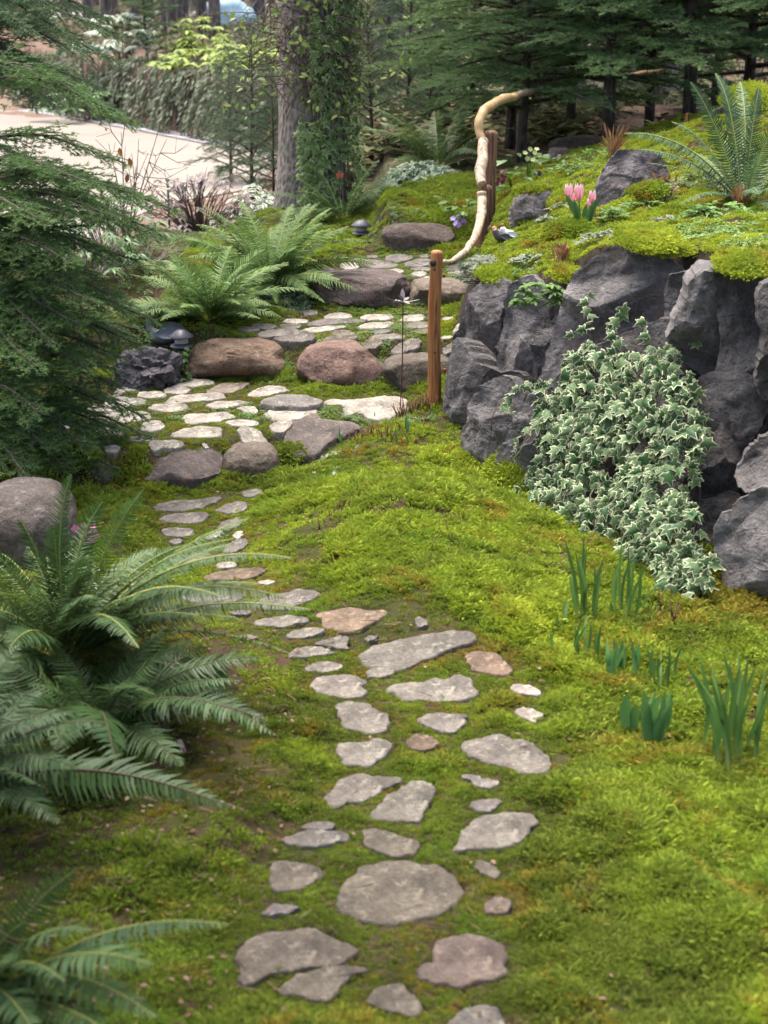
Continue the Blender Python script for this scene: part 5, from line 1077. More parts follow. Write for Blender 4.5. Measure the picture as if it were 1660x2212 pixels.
# ------------------------------------------------------------------ ivy on the rock wall
r = np.random.default_rng(15)
poly = np.array([(1160, 830), (1200, 800), (1255, 740), (1290, 715), (1300, 745), (1340, 760), (1400, 765), (1450, 740), (1470, 775), (1500, 830), (1510, 880), (1530, 930), (1500, 1000), (1490, 1040), (1500, 1080), (1490, 1150), (1520, 1200), (1540, 1255), (1490, 1290), (1440, 1260), (1400, 1200), (1370, 1210), (1320, 1150), (1290, 1180), (1230, 1165), (1150, 1120), (1110, 1090), (1150, 1060), (1180, 1030), (1170, 960), (1150, 920), (1165, 870)], float)
def in_poly(P, poly):
    c = np.zeros(len(P), bool); Q = np.roll(poly, -1, 0)
    for (ax, ay), (bx, by) in zip(poly, Q):
        if ay != by: c ^= ((ay > P[:, 1]) != (by > P[:, 1])) & (P[:, 0] < (bx - ax) * (P[:, 1] - ay) / (by - ay) + ax)
    return c
q = np.stack([r.uniform(1080, 1580, 7000), r.uniform(700, 1320, 7000)], 1); q = q[in_poly(q, poly)]
hole = fbm2(q[:, 0], q[:, 1], .021, 4, 3) - .10 * np.exp(-(((q[:, 0] - 1345) / 40) ** 2 + ((q[:, 1] - 960) / 60) ** 2)); q = q[hole > -.15 + .10 * r.normal(size=len(q))][:1900]
yy = 7.72 - .0024 * (q[:, 0] - 1330) - .0020 * (q[:, 1] - 970) - .10 * np.exp(-(((q[:, 0] - 1400) / 90) ** 2)); dep = r.uniform(0, 1, len(q)); P = at_y(q[:, 0], q[:, 1], yy + .05 - .10 * dep)
gv = empty('wall_ivy', tuple(at_y(1330, 1250, 7.1)), 'variegated ivy cascading down the dark rock wall', 'ivy')
Y = np.stack([r.normal(.1, .75, len(q)), r.normal(-.35, .35, len(q)), -np.abs(r.normal(.55, .4, len(q)))], 1)
runs = []
for k in range(46):
    e = poly[r.integers(len(poly))] + r.normal(0, 14, 2); d = norm(e - poly.mean(0)) * .6 + np.array([r.normal(0, .5), .8 * (r.random() - .25)])
    for s_ in range(r.integers(3, 8)): d = norm(d + r.normal(0, .35, 2) + [0, .12]); e = e + d * 15; runs.append(e)
runs = np.array(runs); yr = 7.74 - .0024 * (runs[:, 0] - 1330) - .0020 * (runs[:, 1] - 970); PR = at_y(runs[:, 0], runs[:, 1], yr); zt = terrain(PR[:, 0], PR[:, 1]); okr = (PR[:, 2] > zt + .02) & (runs[:, 0] < 1545) & (runs[:, 1] < 1275) & ~((runs[:, 0] > 1515) & (runs[:, 1] < 1190)); PR = PR[okr]; m_ = len(PR)
P = np.concatenate([P, PR]); Y = np.concatenate([Y, np.stack([r.normal(.1, .8, m_), r.normal(-.35, .3, m_), -np.abs(r.normal(.5, .4, m_))], 1)]); dep = np.concatenate([dep, r.uniform(.3, .8, m_)]); q = np.concatenate([q, runs[okr]])
leafy(gv, IVY, P, Y, norm(np.array([-.25, -.7, .75]) + r.normal(0, .6, (len(q), 3))), r.uniform(.042, .088, len(q)) * (.75 + .4 * dep), 'ivy', front=-dep)
st = MB()
for k in range(70):
    a = q[r.integers(len(q))]; pts = [at_y(a[0], a[1], 7.74 - .0024 * (a[0] - 1330) - .0020 * (a[1] - 970))]; d = np.array([r.normal(0, .5), -.2, -.7])
    for s_ in range(4): d = norm(d + r.normal(0, .4, 3) + [0, 0, -.2]); pts.append(pts[-1] + d * .08)
    tube(st, spline(pts, 8), .0028, 4, cap=False)
put('stems', st, M['twig'], gv, kind='stuff')
def ground_ivy(name, label, cu, cv, cy, ru, ry, n, mat, tpl, size, seed, hgt=.12, cat='ivy'):
    r = np.random.default_rng(seed); c = at_y(cu, cv, cy); q = r.uniform(-1, 1, (n * 2, 2)); q = q[(q ** 2).sum(1) < 1][:n]; x = c[0] + q[:, 0] * ru; y = cy + q[:, 1] * ry; z = terrain(x, y) + hgt * (1 - (q ** 2).sum(1)) * r.uniform(.3, 1.2, len(q)) + .015
    root = empty(name, (c[0], cy, tz(c[0], cy)), label, cat); a = r.uniform(0, 6.283, len(q))
    leafy(root, tpl, np.stack([x, y, z], 1), np.stack([np.cos(a), np.sin(a) - .3, r.normal(-.3, .3, len(q))], 1), norm(np.array([0, -.45, .85]) + r.normal(0, .3, (len(q), 3))), r.uniform(.7, 1.25, len(q)) * size, mat)
    st = MB()
    for k in range(0, len(q), 3): tube(st, [np.array([x[k], y[k], z[k]]), np.array([(x[k] + c[0]) / 2, (y[k] + cy) / 2, terrain(np.array([(x[k] + c[0]) / 2]), np.array([(y[k] + cy) / 2]))[0] + .01])], .002, 3, cap=False)
    put('stems', st, M['twig'], root, kind='stuff'); return root
ground_ivy('ground_ivy', 'pale variegated ivy patch between the two bright ferns and the step boulder', 605, 655, 11.6, .24, .30, 300, 'ivy', IVY, .062, 31)
ground_ivy('ground_ivy', 'whitish ivy patch below the farther lantern under the firs', 915, 425, 15.4, .42, .5, 380, 'white_leaf', IVY, .085, 32, .16)
ground_ivy('ground_ivy', 'white leaved ground cover beside the trunk past the drive', 520, 455, 16.2, .40, .35, 260, 'white_leaf', ELLW, .09, 33, .3)
ground_ivy('ground_ivy', 'small ivy sprig between the lava rock and the tan boulder', 398, 800, 10.3, .05, .08, 26, 'creeper', IVY, .05, 34, .22)
ground_ivy('leafy_weed', 'grey green rosettes in the moss beside the lower path', 690, 1050, 8.6, .22, .16, 70, 'santolina', ELL, .065, 35, .05, 'plant')
ground_ivy('leafy_weed', 'scattered grey rosettes on the moss above the lower path', 745, 1005, 8.9, .16, .12, 40, 'santolina', ELL, .06, 36, .05, 'plant')
ground_ivy('cyclamen_leaves', 'silver marbled cyclamen leaves under the largest fern', 265, 1225, 7.0, .16, .14, 26, 'ivy', ELLW, .09, 37, .06, 'plant')
ground_ivy('leafy_weed', 'pale lobed leaves at the foot of the wall beside the daffodils', 1560, 1372, 6.4, .2, .12, 34, 'herb', ELLW, .04, 38, .03, 'plant')

# ------------------------------------------------------------------ shrubs
def whorl_shrub(name, label, c, rx, ry, rz, n, per, size, mat, tpl, seed, stem='twig', cat='shrub', group=None, stems=True, droop=-.25, parts=300):
    r = np.random.default_rng(seed); g = tz(c[0], c[1]); root = empty(name, (c[0], c[1], g), label, cat, group); st = MB(); P, Y = [], []
    for k in range(n):
        d = norm(r.normal(0, 1, 3)); d[2] = abs(d[2]) * .9 + .05; p = np.array(c) + d * np.array([rx, ry, rz]) * r.uniform(.55, 1.0) ** .5; b0 = np.array([c[0] + d[0] * rx * .15, c[1] + d[1] * ry * .15, g])
        tube(st, spline([b0, (b0 + p) / 2 + np.array([0, 0, .1 * rz]) + r.normal(0, .03, 3), p], 6), np.linspace(.007, .0025, 6) * (rz + .3), 4, cap=False)
        for j in range(per):
            a = j * 6.283 / per + r.normal(0, .25); P.append(p); Y.append([math.cos(a) + d[0] * .4, math.sin(a) + d[1] * .4, droop + r.normal(0, .22)])
    P = np.array(P); Y = np.array(Y); leafy(root, tpl, P, Y, np.tile([0, -.15, 1.], (len(P), 1)) + r.normal(0, .15, (len(P), 3)), r.uniform(.75, 1.2, len(P)) * size, mat, parts)
    if stems: put('stems', st, M[stem], root, kind='stuff')
    return root
def gp(u, v, y, up=0): p = at_y(u, v, y); p[2] = tz(p[0], p[1]) + up; return p
whorl_shrub('rhododendron', 'broad leaved rhododendron behind the hemlock boughs', gp(238, 640, 12.6, .12), .5, .4, .55, 46, 7, .115, 'rhodo', ELLN, 41, 'grey_twig')
whorl_shrub('rhododendron', 'low rhododendron nearer the lava rock under bare stems', gp(205, 700, 11.8, .1), .45, .35, .4, 30, 7, .11, 'rhodo', ELLN, 42, 'grey_twig')
whorl_shrub('purple_shrub', 'shrub with grey purple drooping leaves at the drive edge', gp(430, 470, 15.0, .1), .6, .35, .62, 120, 3, .07, 'purple_leaf', ELLW, 43, droop=-.45)
whorl_shrub('pale_rhododendron', 'bright yellow green rhododendron on top of the planted bank', gp(480, 160, 30.5, .05), 1.3, .9, .45, 80, 8, .19, 'rhodo_light', ELL, 44)
whorl_shrub('pale_rhododendron', 'taller bright rhododendron behind the bank beside the small spruce', gp(440, 120, 33, .2), .6, .6, .75, 34, 8, .19, 'rhodo_light', ELL, 45)
whorl_shrub('pale_rhododendron', 'pale shrub partly behind the thick trunk', gp(560, 160, 30, .05), .9, .7, .45, 40, 8, .19, 'rhodo_light', ELL, 46)
whorl_shrub('pale_rhododendron', 'bright green shrub high on the mulch slope beside the bare trunk', gp(885, 60, 36, .4), 1.2, 1.0, 1.0, 60, 8, .24, 'rhodo_light', ELL, 47)
whorl_shrub('dark_rhododendron', 'dark shrub with pale leaf tips beside the small spruce', gp(265, 140, 33, .2), 1.0, .7, .8, 46, 8, .2, 'white_leaf', ELL, 48)
whorl_shrub('dark_rhododendron', 'dark low shrub at the far end of the planted bank', gp(190, 180, 32, .2), 1.1, .7, .6, 46, 8, .2, 'rhodo', ELL, 49)
for k, (u, y, s, lab) in enumerate([(700, 26, .8, 'green undergrowth shrub behind the thick trunk'), (870, 27, .9, 'green shrub on the lower mulch slope'), (950, 30, 1.0, 'undergrowth shrub higher on the mulch slope'), (1040, 24, .8, 'shrub in the shade of the first fir'), (1280, 26, 1.1, 'shrub in shade behind the dark pointed rock'), (1480, 27, 1.1, 'shrub in shade beyond the fir row'), (1620, 25, 1.0, 'shrub in shade behind the arching fern'), (800, 34, 1.2, 'shrub below the dark bare trunk'), (640, 36, 1.1, 'shrub behind the bank and trunk')]):
    whorl_shrub('understory_shrub', lab, gp(u, 200, y, .1), s, s * .7, s * .75, 34, 7, .16, 'rhodo' if k % 2 else 'herb', ELL, 50 + k, group='shrubs of the wood edge', parts=0)
whorl_shrub('santolina', 'grey santolina mound spilling over the rocks by the short post', gp(1045, 600, 10.4, .02), .19, .26, .17, 170, 9, .045, 'santolina', ELLN, 61, 'grey_twig', droop=.3, parts=0)
whorl_shrub('heather', 'dry brown heather tuft below the pointed rock', gp(1430, 420, 11.0, .02), .16, .16, .18, 60, 6, .03, 'santolina', ELLN, 62, droop=.4, parts=0)
whorl_shrub('trailing_herb', 'fresh green herb hanging over the tall pale block of the wall', at_y(1172, 660, 8.98), .16, .06, .16, 34, 7, .055, 'herb', ELL, 63, stems=False, droop=-.1)
whorl_shrub('leafy_herb', 'low green herb clump on top of the bed below the tall fern', gp(1548, 478, 10.0, .02), .26, .2, .12, 34, 7, .07, 'herb', ELL, 64, droop=.2)
whorl_shrub('leafy_herb', 'grey green shoots on the bed near the bird figures', gp(1170, 575, 10.1, .01), .2, .12, .04, 24, 7, .045, 'santolina', ELL, 65, droop=.4)
for k, (u, v, y, rr_, n_, mt, lab) in enumerate([(1330, 478, 10.6, .14, 26, 'herb', 'green herb tuft below the pink tulips'), (1310, 530, 9.85, .2, 26, 'santolina', 'grey sprawling herb between tulips and largest slab'), (1445, 490, 9.9, .16, 26, 'santolina', 'grey herb sprigs near the low green clump'), (1250, 372, 13.2, .26, 34, 'herb', 'fresh green herbs on the ridge above the cleft rock'), (1300, 335, 13.8, .28, 34, 'herb', 'green seedlings along the ridge before the firs'), (1500, 385, 11.4, .18, 30, 'herb', 'leafy herbs under the blue green fern'), (1190, 470, 11.2, .14, 30, 'santolina', 'grey twiggy mat against the cleft rock'), (1400, 440, 10.8, .2, 26, 'herb', 'green sprigs in front of the dark pointed rock')]):
    whorl_shrub('leafy_herb', lab, gp(u, v, y, .02), rr_, rr_ * .8, .09, n_, 6, .045, mt, ELL, 160 + k, droop=.3, group='low herbs on the raised bed', parts=0)
def dry_grass(label, u, v, y, n, h, seed):
    r = np.random.default_rng(seed); c = at_y(u, v, y); c[2] = float(ground_z(c[:1], c[1:2])[0]); root = empty('dry_grass', tuple(c), label, 'dry grass'); mb = MB()
    for k in range(n):
        a = r.uniform(0, 6.283); e = c + np.array([math.cos(a) * h * r.uniform(.1, .7), math.sin(a) * h * .5, h * r.uniform(.4, 1.1)]); blade(mb, c + r.normal(0, .02, 3) * [1, 1, 0], e, np.array([0, 0, .06 * h]), .012, .2)
    put('blades', mb, mat_leaf('dry_blade', (.22, .085, .035), (.33, .2, .11), .2, .7), root, kind='stuff')
DRY = [('rusty dry grass tuft on the ridge behind the pointed rock', 1325, 300, 13.4, 26, .3, 1), ('withered brown grass at the base of the blue green fern', 1600, 470, 10.4, 30, .16, 2), ('withered straw tuft hanging by the green herb', 1215, 600, 9.55, 26, .12, 3), ('dead brown stems beside the heather tuft', 1440, 400, 11.1, 26, .2, 4)]
whorl_shrub('leafy_herb', 'grey twiggy herb beside the cleft grey rock', gp(1215, 425, 11.6, .02), .14, .14, .12, 30, 6, .04, 'santolina', ELL, 66, droop=.2)

# bare shrub with twigs by the drive, and another thin one
def bare_shrub(label, base, tips, seed, mat='twig', r0=.009):
    r = np.random.default_rng(seed); root = empty('bare_shrub', tuple(base), label, 'shrub', 'leafless shrubs by the drive'); mb = MB()
    for T in tips:
        P = spline([base, (np.array(base) * .5 + T * .5) + r.normal(0, .06, 3), T], 10); tube(mb, P, np.linspace(r0, .002, 10), 5, cap=False)
        for k in range(7):
            i = r.integers(2, 9); d = norm(P[i] - P[i - 1] + r.normal(0, .55, 3)); l = r.uniform(.12, .4); m = P[i] + d * l * .5; e = P[i] + norm(d + np.array([0, 0, .3])) * l; tube(mb, [P[i], m, e], [.004, .003, .0015], 4, cap=False)
            for j in range(2): tube(mb, [m, m + norm(d + r.normal(0, .6, 3)) * l * .5], [.0025, .0012], 3, cap=False)
    put('stems', mb, M[mat], root)
    return root
b0 = gp(265, 480, 14.2); bs = bare_shrub('leafless twiggy shrub against the pale drive with two brown leaves', b0, [at_y(*t) for t in [(262, 285, 14.1), (300, 300, 14.3), (352, 250, 14.0), (235, 310, 14.2), (320, 330, 14), (285, 330, 14.5), (360, 300, 14.2)]], 71)
V, F, rim = ELLW; M['dead_leaf'] = mat_leaf('dead_leaf', (.22, .09, .03), (.30, .15, .06), .2, .7)
leafy(bs, ELLW, np.array([at_y(279, 340, 14.1), at_y(277, 375, 14.1), at_y(258, 318, 14.1)]), np.array([[.2, -.2, -1.], [-.3, 0, -1], [.1, 0, -1]]), np.array([[0, -1., .3]] * 3), .085, 'dead_leaf')
b1 = gp(285, 735, 11.9); bare_shrub('pale grey stemmed leafless shrub behind the metal bird', b1, [at_y(*t) for t in [(270, 545, 11.9), (235, 590, 11.7), (305, 575, 12.1), (330, 620, 11.8), (225, 640, 12), (260, 600, 12.3)]], 72, 'grey_twig', .014)
b2 = gp(425, 500, 15); bare_shrub('thin bare stems rising among the purple leaves', b2, [at_y(*t) for t in [(405, 375, 15.2), (440, 380, 15), (385, 420, 15), (470, 400, 15.2)]], 73)

# ------------------------------------------------------------------ planted retaining bank beyond the drive
bk = empty('retaining_bank', (-4, 29.5, 0), 'low stone retaining bank draped with grey green trailing shrub', 'retaining wall')
A0 = np.array([-2.05, 26.6]); dirv = np.array([-.54, .84]); nv = np.array([.84, .54]); r = np.random.default_rng(81); Ls = 11.5
for k in range(22):
    t = r.uniform(0, Ls); c = A0 + dirv * t + nv * .95; P, F = rock_shape(300 + k, (r.uniform(.7, 1.2), .55, r.uniform(.7, 1.1)), .7, .2, 7, .05); mb = MB(); mb.add(P + [c[0], c[1], .42 + r.uniform(-.1, .12)], F); o = put('rock', mb, M['basalt'], bk, True, base=(c[0], c[1], 0)); o.color = (1.1, 1.1, 1.1, 1)
n = 9500; t = r.uniform(0, Ls, n); f = r.uniform(0, 1, n); bulge = .45 * fbm2(t, f * 0, .9, 3, 3) + .16 * fbm2(t, f * 2, 4, 5, 2); gap = fbm2(t, f * .6, .8, 8, 3) + .2
prof_d = np.where(f < .55, .04 + .34 * (f / .55) ** 2, .38 + (f - .55) * 3.6); prof_z = np.where(f < .55, 1.02 * (f / .55), 1.02 + .10 * np.sin((f - .55) / .45 * 3.1)); keep = (gap > -.28) | (f > .52)
xy = A0 + dirv * t[:, None] + nv * (prof_d - bulge * (f < .6))[:, None]; P = np.stack([xy[:, 0], xy[:, 1], prof_z * (1 + .42 * fbm2(t, t * 0, .55, 6, 3) - .12 * sm(5, 11, t)) + r.normal(0, .03, n)], 1)[keep]
a = r.uniform(0, 6.283, len(P)); Yv = np.stack([-.6 * nv[0] + .5 * np.cos(a), -.6 * nv[1] + .5 * np.sin(a), -.9 + r.normal(0, .4, len(P))], 1)
leafy(bk, ELL, P, Yv, np.tile([-.5, -.6, .8], (len(P), 1)) + r.normal(0, .35, (len(P), 3)), r.uniform(.07, .15, len(P)), 'cover', 0)
mb = MB(); P, F = ICO4
for k in range(26): pass

# pale road and woodland brush far back
o = sheet('woodland_road', spline([(-16, 46, 0), (-8, 50, 0), (-2, 52, 0), (4, 56, 0)], 30), spline([(-16, 52, 0), (-8, 56, 0), (-2, 58, 0), (4, 61, 0)], 30), 6, .05, mat_plain('pale_road', (.40, .37, .38), .9, .15), label='pale grey road far back between the trunks', kind='structure')
r = np.random.default_rng(91); mb = MB()
for k in range(1500):
    y = r.uniform(24, 60) ; x = r.uniform(-.30, .30) * y
    if x < -1 and (x + 2.1) * .84 + (y - 27) * .54 < 1.3: continue
    g = tz(x, y); h = r.uniform(.3, 1.1); a = r.normal(0, .35, 2); tube(mb, [np.array([x, y, g]), np.array([x + a[0] * h * .5, y + a[1] * h * .5, g + h * .6]), np.array([x + a[0] * h * 1.2, y + a[1] * h, g + h])], [.012, .008, .004], 3, cap=False)
put('brush', mb, M['grey_twig'], base=(0, 40, 1), label='thin bare brush and saplings covering the floor of the wood', kind='stuff')
LTf = [tuft_object('brush_leaf_tuft', leaf_tuft(k + 30, 30, .35, .5), mat_leaf('brush_leaf', (.06, .085, .025), (.15, .14, .06), .25, .6)) for k in range(3)]
n = 3600; y = r.uniform(17, 62, n); x = r.uniform(-.29, .29, n) * y; keep = ~((x < -.9) & ((x + 2.1) * .84 + (y - 27) * .54 < 1.0)) & (wall_side(x, y) * (y < 16) <= 0); cl = fbm2(x, y, .5, 66, 3) > -.12; keep &= cl
x, y = x[keep], y[keep]; scatter('understory', 'brush', LTf, np.stack([x, y, terrain(x, y) + .1], 1), .32 * r.uniform(.5, 1.2, len(x)), label='low mixed undergrowth on the floor of the wood')

# ------------------------------------------------------------------ bulbs
def blade(mb, base, tip, bow, w, fold=.25, n=9, wide=.35, tp=.7):
    P = spline([base, (np.asarray(base) + tip) / 2 + bow, tip], n); T, S, N = frames(P); t = np.linspace(0, 1, n); ww = w * np.minimum(1, .55 + t / wide * .45) * (1 - np.clip((t - tp) / (1 - tp), 0, 1) ** 1.7)
    V = np.stack([P - S * ww[:, None] / 2 + N * (fold * ww)[:, None], P, P + S * ww[:, None] / 2 + N * (fold * ww)[:, None]], 1).reshape(-1, 3); F = []
    for k in range(n - 1): a = k * 3; F += [(a, a + 1, a + 4, a + 3), (a + 1, a + 2, a + 5, a + 4)]
    mb.add(V, np.array(F), 0, np.repeat(t, 3))
def bulb_clump(name, label, cu, cv, tips, w, seed, mat='bulb', spread=.05, group=None, fold=.25, wide=.35, y=None, h=None):
    r = np.random.default_rng(seed); c = Gh(cu, cv) if y is None else at_y(cu, cv, y); c[2] = float(ground_z(c[:1], c[1:2])[0]); root = empty(name, tuple(c), label, 'bulb plant', group)
    for (tu, tv, dy) in tips:
        T = at_y(tu, tv, c[1] + dy * 1.3 + r.normal(0, .02)); b0 = c + np.array([r.normal(0, spread * .3), r.normal(0, spread * 1.0), 0]); b0[0] += (T[0] - c[0]) * .5; b0[2] = float(ground_z(b0[:1], b0[1:2])[0]) - .02; mb = MB()
        blade(mb, b0, T, np.array([(b0[0] - T[0]) * .18 + r.normal(0, .008), r.normal(0, .01), .02 * np.linalg.norm(T - b0)]) + r.normal(0, .012, 3), w * r.uniform(.8, 1.2), fold, wide=wide, tp=.45 if mat == 'tulip_leaf' else .55); put('leaf', mb, M[mat], root, True, base=b0)
    return root
DG = 'daffodil clumps by the rock wall'
bulb_clump('daffodil_clump', 'tall daffodil leaves standing in front of the wall ivy', 1280, 1345, [(1218, 1158, .05), (1262, 1150, .1), (1242, 1180, 0), (1250, 1205, -.1), (1268, 1180, .1), (1284, 1210, .05), (1306, 1200, 0), (1232, 1240, -.1), (1300, 1240, -.05), (1262, 1230, .12), (1274, 1250, -.05)], .016, 1, group=DG)
bulb_clump('daffodil_clump', 'second daffodil clump with one leaf leaning far over', 1342, 1338, [(1345, 1160, .1), (1358, 1172, .05), (1330, 1215, 0), (1372, 1185, .1), (1384, 1212, -.05), (1396, 1225, 0), (1442, 1250, -.05), (1352, 1190, -.1), (1365, 1200, .05), (1320, 1300, 0)], .0145, 2, group=DG)
bulb_clump('daffodil_clump', 'short young daffodil shoots below the tall clump', 1268, 1415, [(1258, 1330, 0), (1268, 1322, .05), (1278, 1340, 0), (1240, 1345, 0), (1300, 1345, .05), (1290, 1360, 0), (1252, 1360, -.05), (1272, 1345, -.04)], .013, 3, group=DG)
bulb_clump('daffodil_clump', 'pair of thin daffodil shoots apart in the moss', 1196, 1415, [(1190, 1360, 0), (1200, 1362, .03)], .012, 4, group=DG)
bulb_clump('daffodil_clump', 'small forked shoot nearest the golden moss', 1213, 1372, [(1206, 1325, 0), (1216, 1328, .03), (1228, 1292, .1)], .02, 5, group=DG)
bulb_clump('daffodil_clump', 'largest dark daffodil clump at the picture edge', 1590, 1640, [(1486, 1435, .05), (1512, 1412, .1), (1530, 1440, 0), (1560, 1398, .15), (1575, 1420, .1), (1596, 1400, .2), (1620, 1410, .1), (1640, 1425, 0), (1655, 1440, .1), (1610, 1450, -.1), (1550, 1470, -.05), (1580, 1460, -.1), (1632, 1480, -.1), (1520, 1490, -.1), (1670, 1460, 0), (1690, 1470, .1), (1500, 1470, .1), (1540, 1430, .2), (1602, 1430, 0), (1665, 1500, -.1), (1480, 1430, .0)], .02, 6, spread=.07, group=DG)
bulb_clump('daffodil_clump', 'thin upright shoots between the tulip leaves', 1425, 1478, [(1412, 1395, 0), (1420, 1410, .05), (1430, 1400, .1), (1440, 1415, 0), (1448, 1390, 0), (1470, 1395, .1), (1478, 1390, .05), (1465, 1420, 0)], .012, 7, group=DG)
TG = 'young tulips without flowers'
bulb_clump('tulip_plant', 'broad cupped tulip leaves in the upper row', 1340, 1462, [(1312, 1382, .02), (1325, 1380, .06), (1345, 1382, .0), (1360, 1390, .08), (1332, 1395, -.06), (1350, 1400, -.05)], .036, 8, 'tulip_leaf', .04, TG, .45, .5)
bulb_clump('tulip_plant', 'slim tulip leaves beside the upper cupped ones', 1382, 1468, [(1365, 1380, .05), (1382, 1388, 0), (1398, 1400, 0)], .027, 9, 'tulip_leaf', .02, TG, .4, .5)
bulb_clump('tulip_plant', 'row of broad upright tulip leaves in the lower group', 1412, 1598, [(1392, 1488, 0), (1415, 1492, .05), (1438, 1486, 0), (1452, 1490, .05), (1428, 1500, -.06), (1404, 1520, -.04), (1458, 1510, -.03)], .038, 10, 'tulip_leaf', .045, TG, .45, .5)
bulb_clump('tulip_plant', 'single broad tulip leaf with a thin stem beside the lower group', 1366, 1592, [(1356, 1498, 0), (1374, 1520, .03)], .04, 11, 'tulip_leaf', .01, TG, .45, .5)
bulb_clump('iris_clump', 'blurred upright iris leaves under the low fern', 455, 1530, [(435, 1430, 0), (450, 1420, .05), (465, 1415, 0), (480, 1430, 0), (488, 1440, .05), (445, 1450, -.05)], .03, 12, 'bulb', .03)
bulb_clump('iris_clump', 'faint iris leaves deeper in the fern shade', 310, 1610, [(290, 1500, 0), (300, 1490, .05), (315, 1490, 0), (330, 1500, .05)], .03, 13, 'bulb', .03)
for k, (u, v, hh, lab) in enumerate([(737, 1352 - 397, 30, ''), (880, 935, 40, ''), (866, 965, 42, ''), (900, 925, 30, ''), (1012, 1332, 25, '')]):
    bulb_clump('bulb_shoot', ['green shoot beside the flat brown stone', 'green shoot under the metal insect stake', 'taller shoot at the rod of the insect stake', 'small shoot near the cut red stems', 'little shoot on the brown moss hump', 'grassy tuft between two pale stones'][k], u, v, [(u - 3, v - hh, 0), (u + 4, v - hh * .8, .03)], .016, 20 + k, 'tulip_leaf', .008, 'single green shoots in the moss')

for d_ in DRY: dry_grass(*d_)
# ------------------------------------------------------------------ tulips in flower
M['petal'] = None
b = NB('tulip_petal'); f = b.attr('tone'); col = b.ramp(f, [(0., (.72, .66, .50)), (.25, (.78, .36, .42)), (.75, (.80, .44, .52)), (1., (.84, .72, .72))]); M['petal'] = b.done(col, .45, None, .3, .3)
def petal_cup(mb, c, r0, h, n=6, openn=.9, m=0, lean=(0, 0), seed=0):
    rr = np.random.default_rng(seed)
    for k in range(n):
        a = k * 6.283 / n + rr.normal(0, .08); ro = r0 * (1.0 if k % 2 else .9); d = np.array([math.cos(a), math.sin(a), 0]); s = np.array([-math.sin(a), math.cos(a), 0]); V, A = [], []
        for t in np.linspace(0, 1, 6):
            rad = ro * (math.sin(min(1, t * 1.5) * 1.57) * (1 - max(0, t - .55) * (1.3 - openn))); w = r0 * 1.25 * math.sin((.1 + .9 * t) * 3.0) ** .7 if t < 1 else .001
            for q in (-.5, 0, .5): V.append(np.array(c) + d * rad * (1 - .25 * abs(q) * 2 * .5) + s * w * q + np.array([lean[0] * t, lean[1] * t, h * t * (1 - .06 * abs(q) * 2)])); A.append(t)
        F = []
        for i in range(5):
            for j in range(2): x0 = i * 3 + j; F.append((x0, x0 + 1, x0 + 4, x0 + 3))
        mb.add(np.array(V), np.array(F), m, A)
for k, (bu, bv, fu, fv, hh, lab, leaves) in enumerate([(1252, 492, 1229, 416, 28, 'pink tulip farthest from the dark rock, in full cup', [(1222, 418), (1240, 430)]), (1258, 500, 1251, 418, 31, 'tallest pink tulip in the middle of the group', [(1248, 455), (1268, 440)]), (1256, 488, 1240, 428, 19, 'small pink tulip half hidden between the two tallest', []), (1270, 494, 1280, 427, 24, 'pink tulip leaning against the dark rock', [(1292, 425), (1278, 440)]), (1266, 492, 1274, 440, 18, 'lowest pink tulip bud in the group', [(1285, 450)])]):
    y0 = 10.45 + .04 * k; c = at_y(bu, bv, y0); root = empty('tulip', tuple(c), lab, 'tulip', 'pink tulips in flower'); F0 = at_y(fu, fv + hh * .5, y0); mb = MB(); tube(mb, spline([c, (c + F0) / 2 + [.0, -.01, 0], F0], 8), .0055, 6); put('stem', mb, M['tulip_leaf'], root)
    mb = MB(); s = scale_at(y0); petal_cup(mb, F0 - [0, 0, .005], hh * .34 / s, hh * 1.25 / s, seed=k); put('flower', mb, M['petal'], root, True)
    for (lu, lv) in leaves:
        mb = MB(); blade(mb, c + [0, -.01, 0], at_y(lu, lv, y0 - .03), np.array([(lu - bu) * -.0004, -.02, 0]), .036, .4, wide=.5); put('leaf', mb, M['tulip_leaf'], root, True)

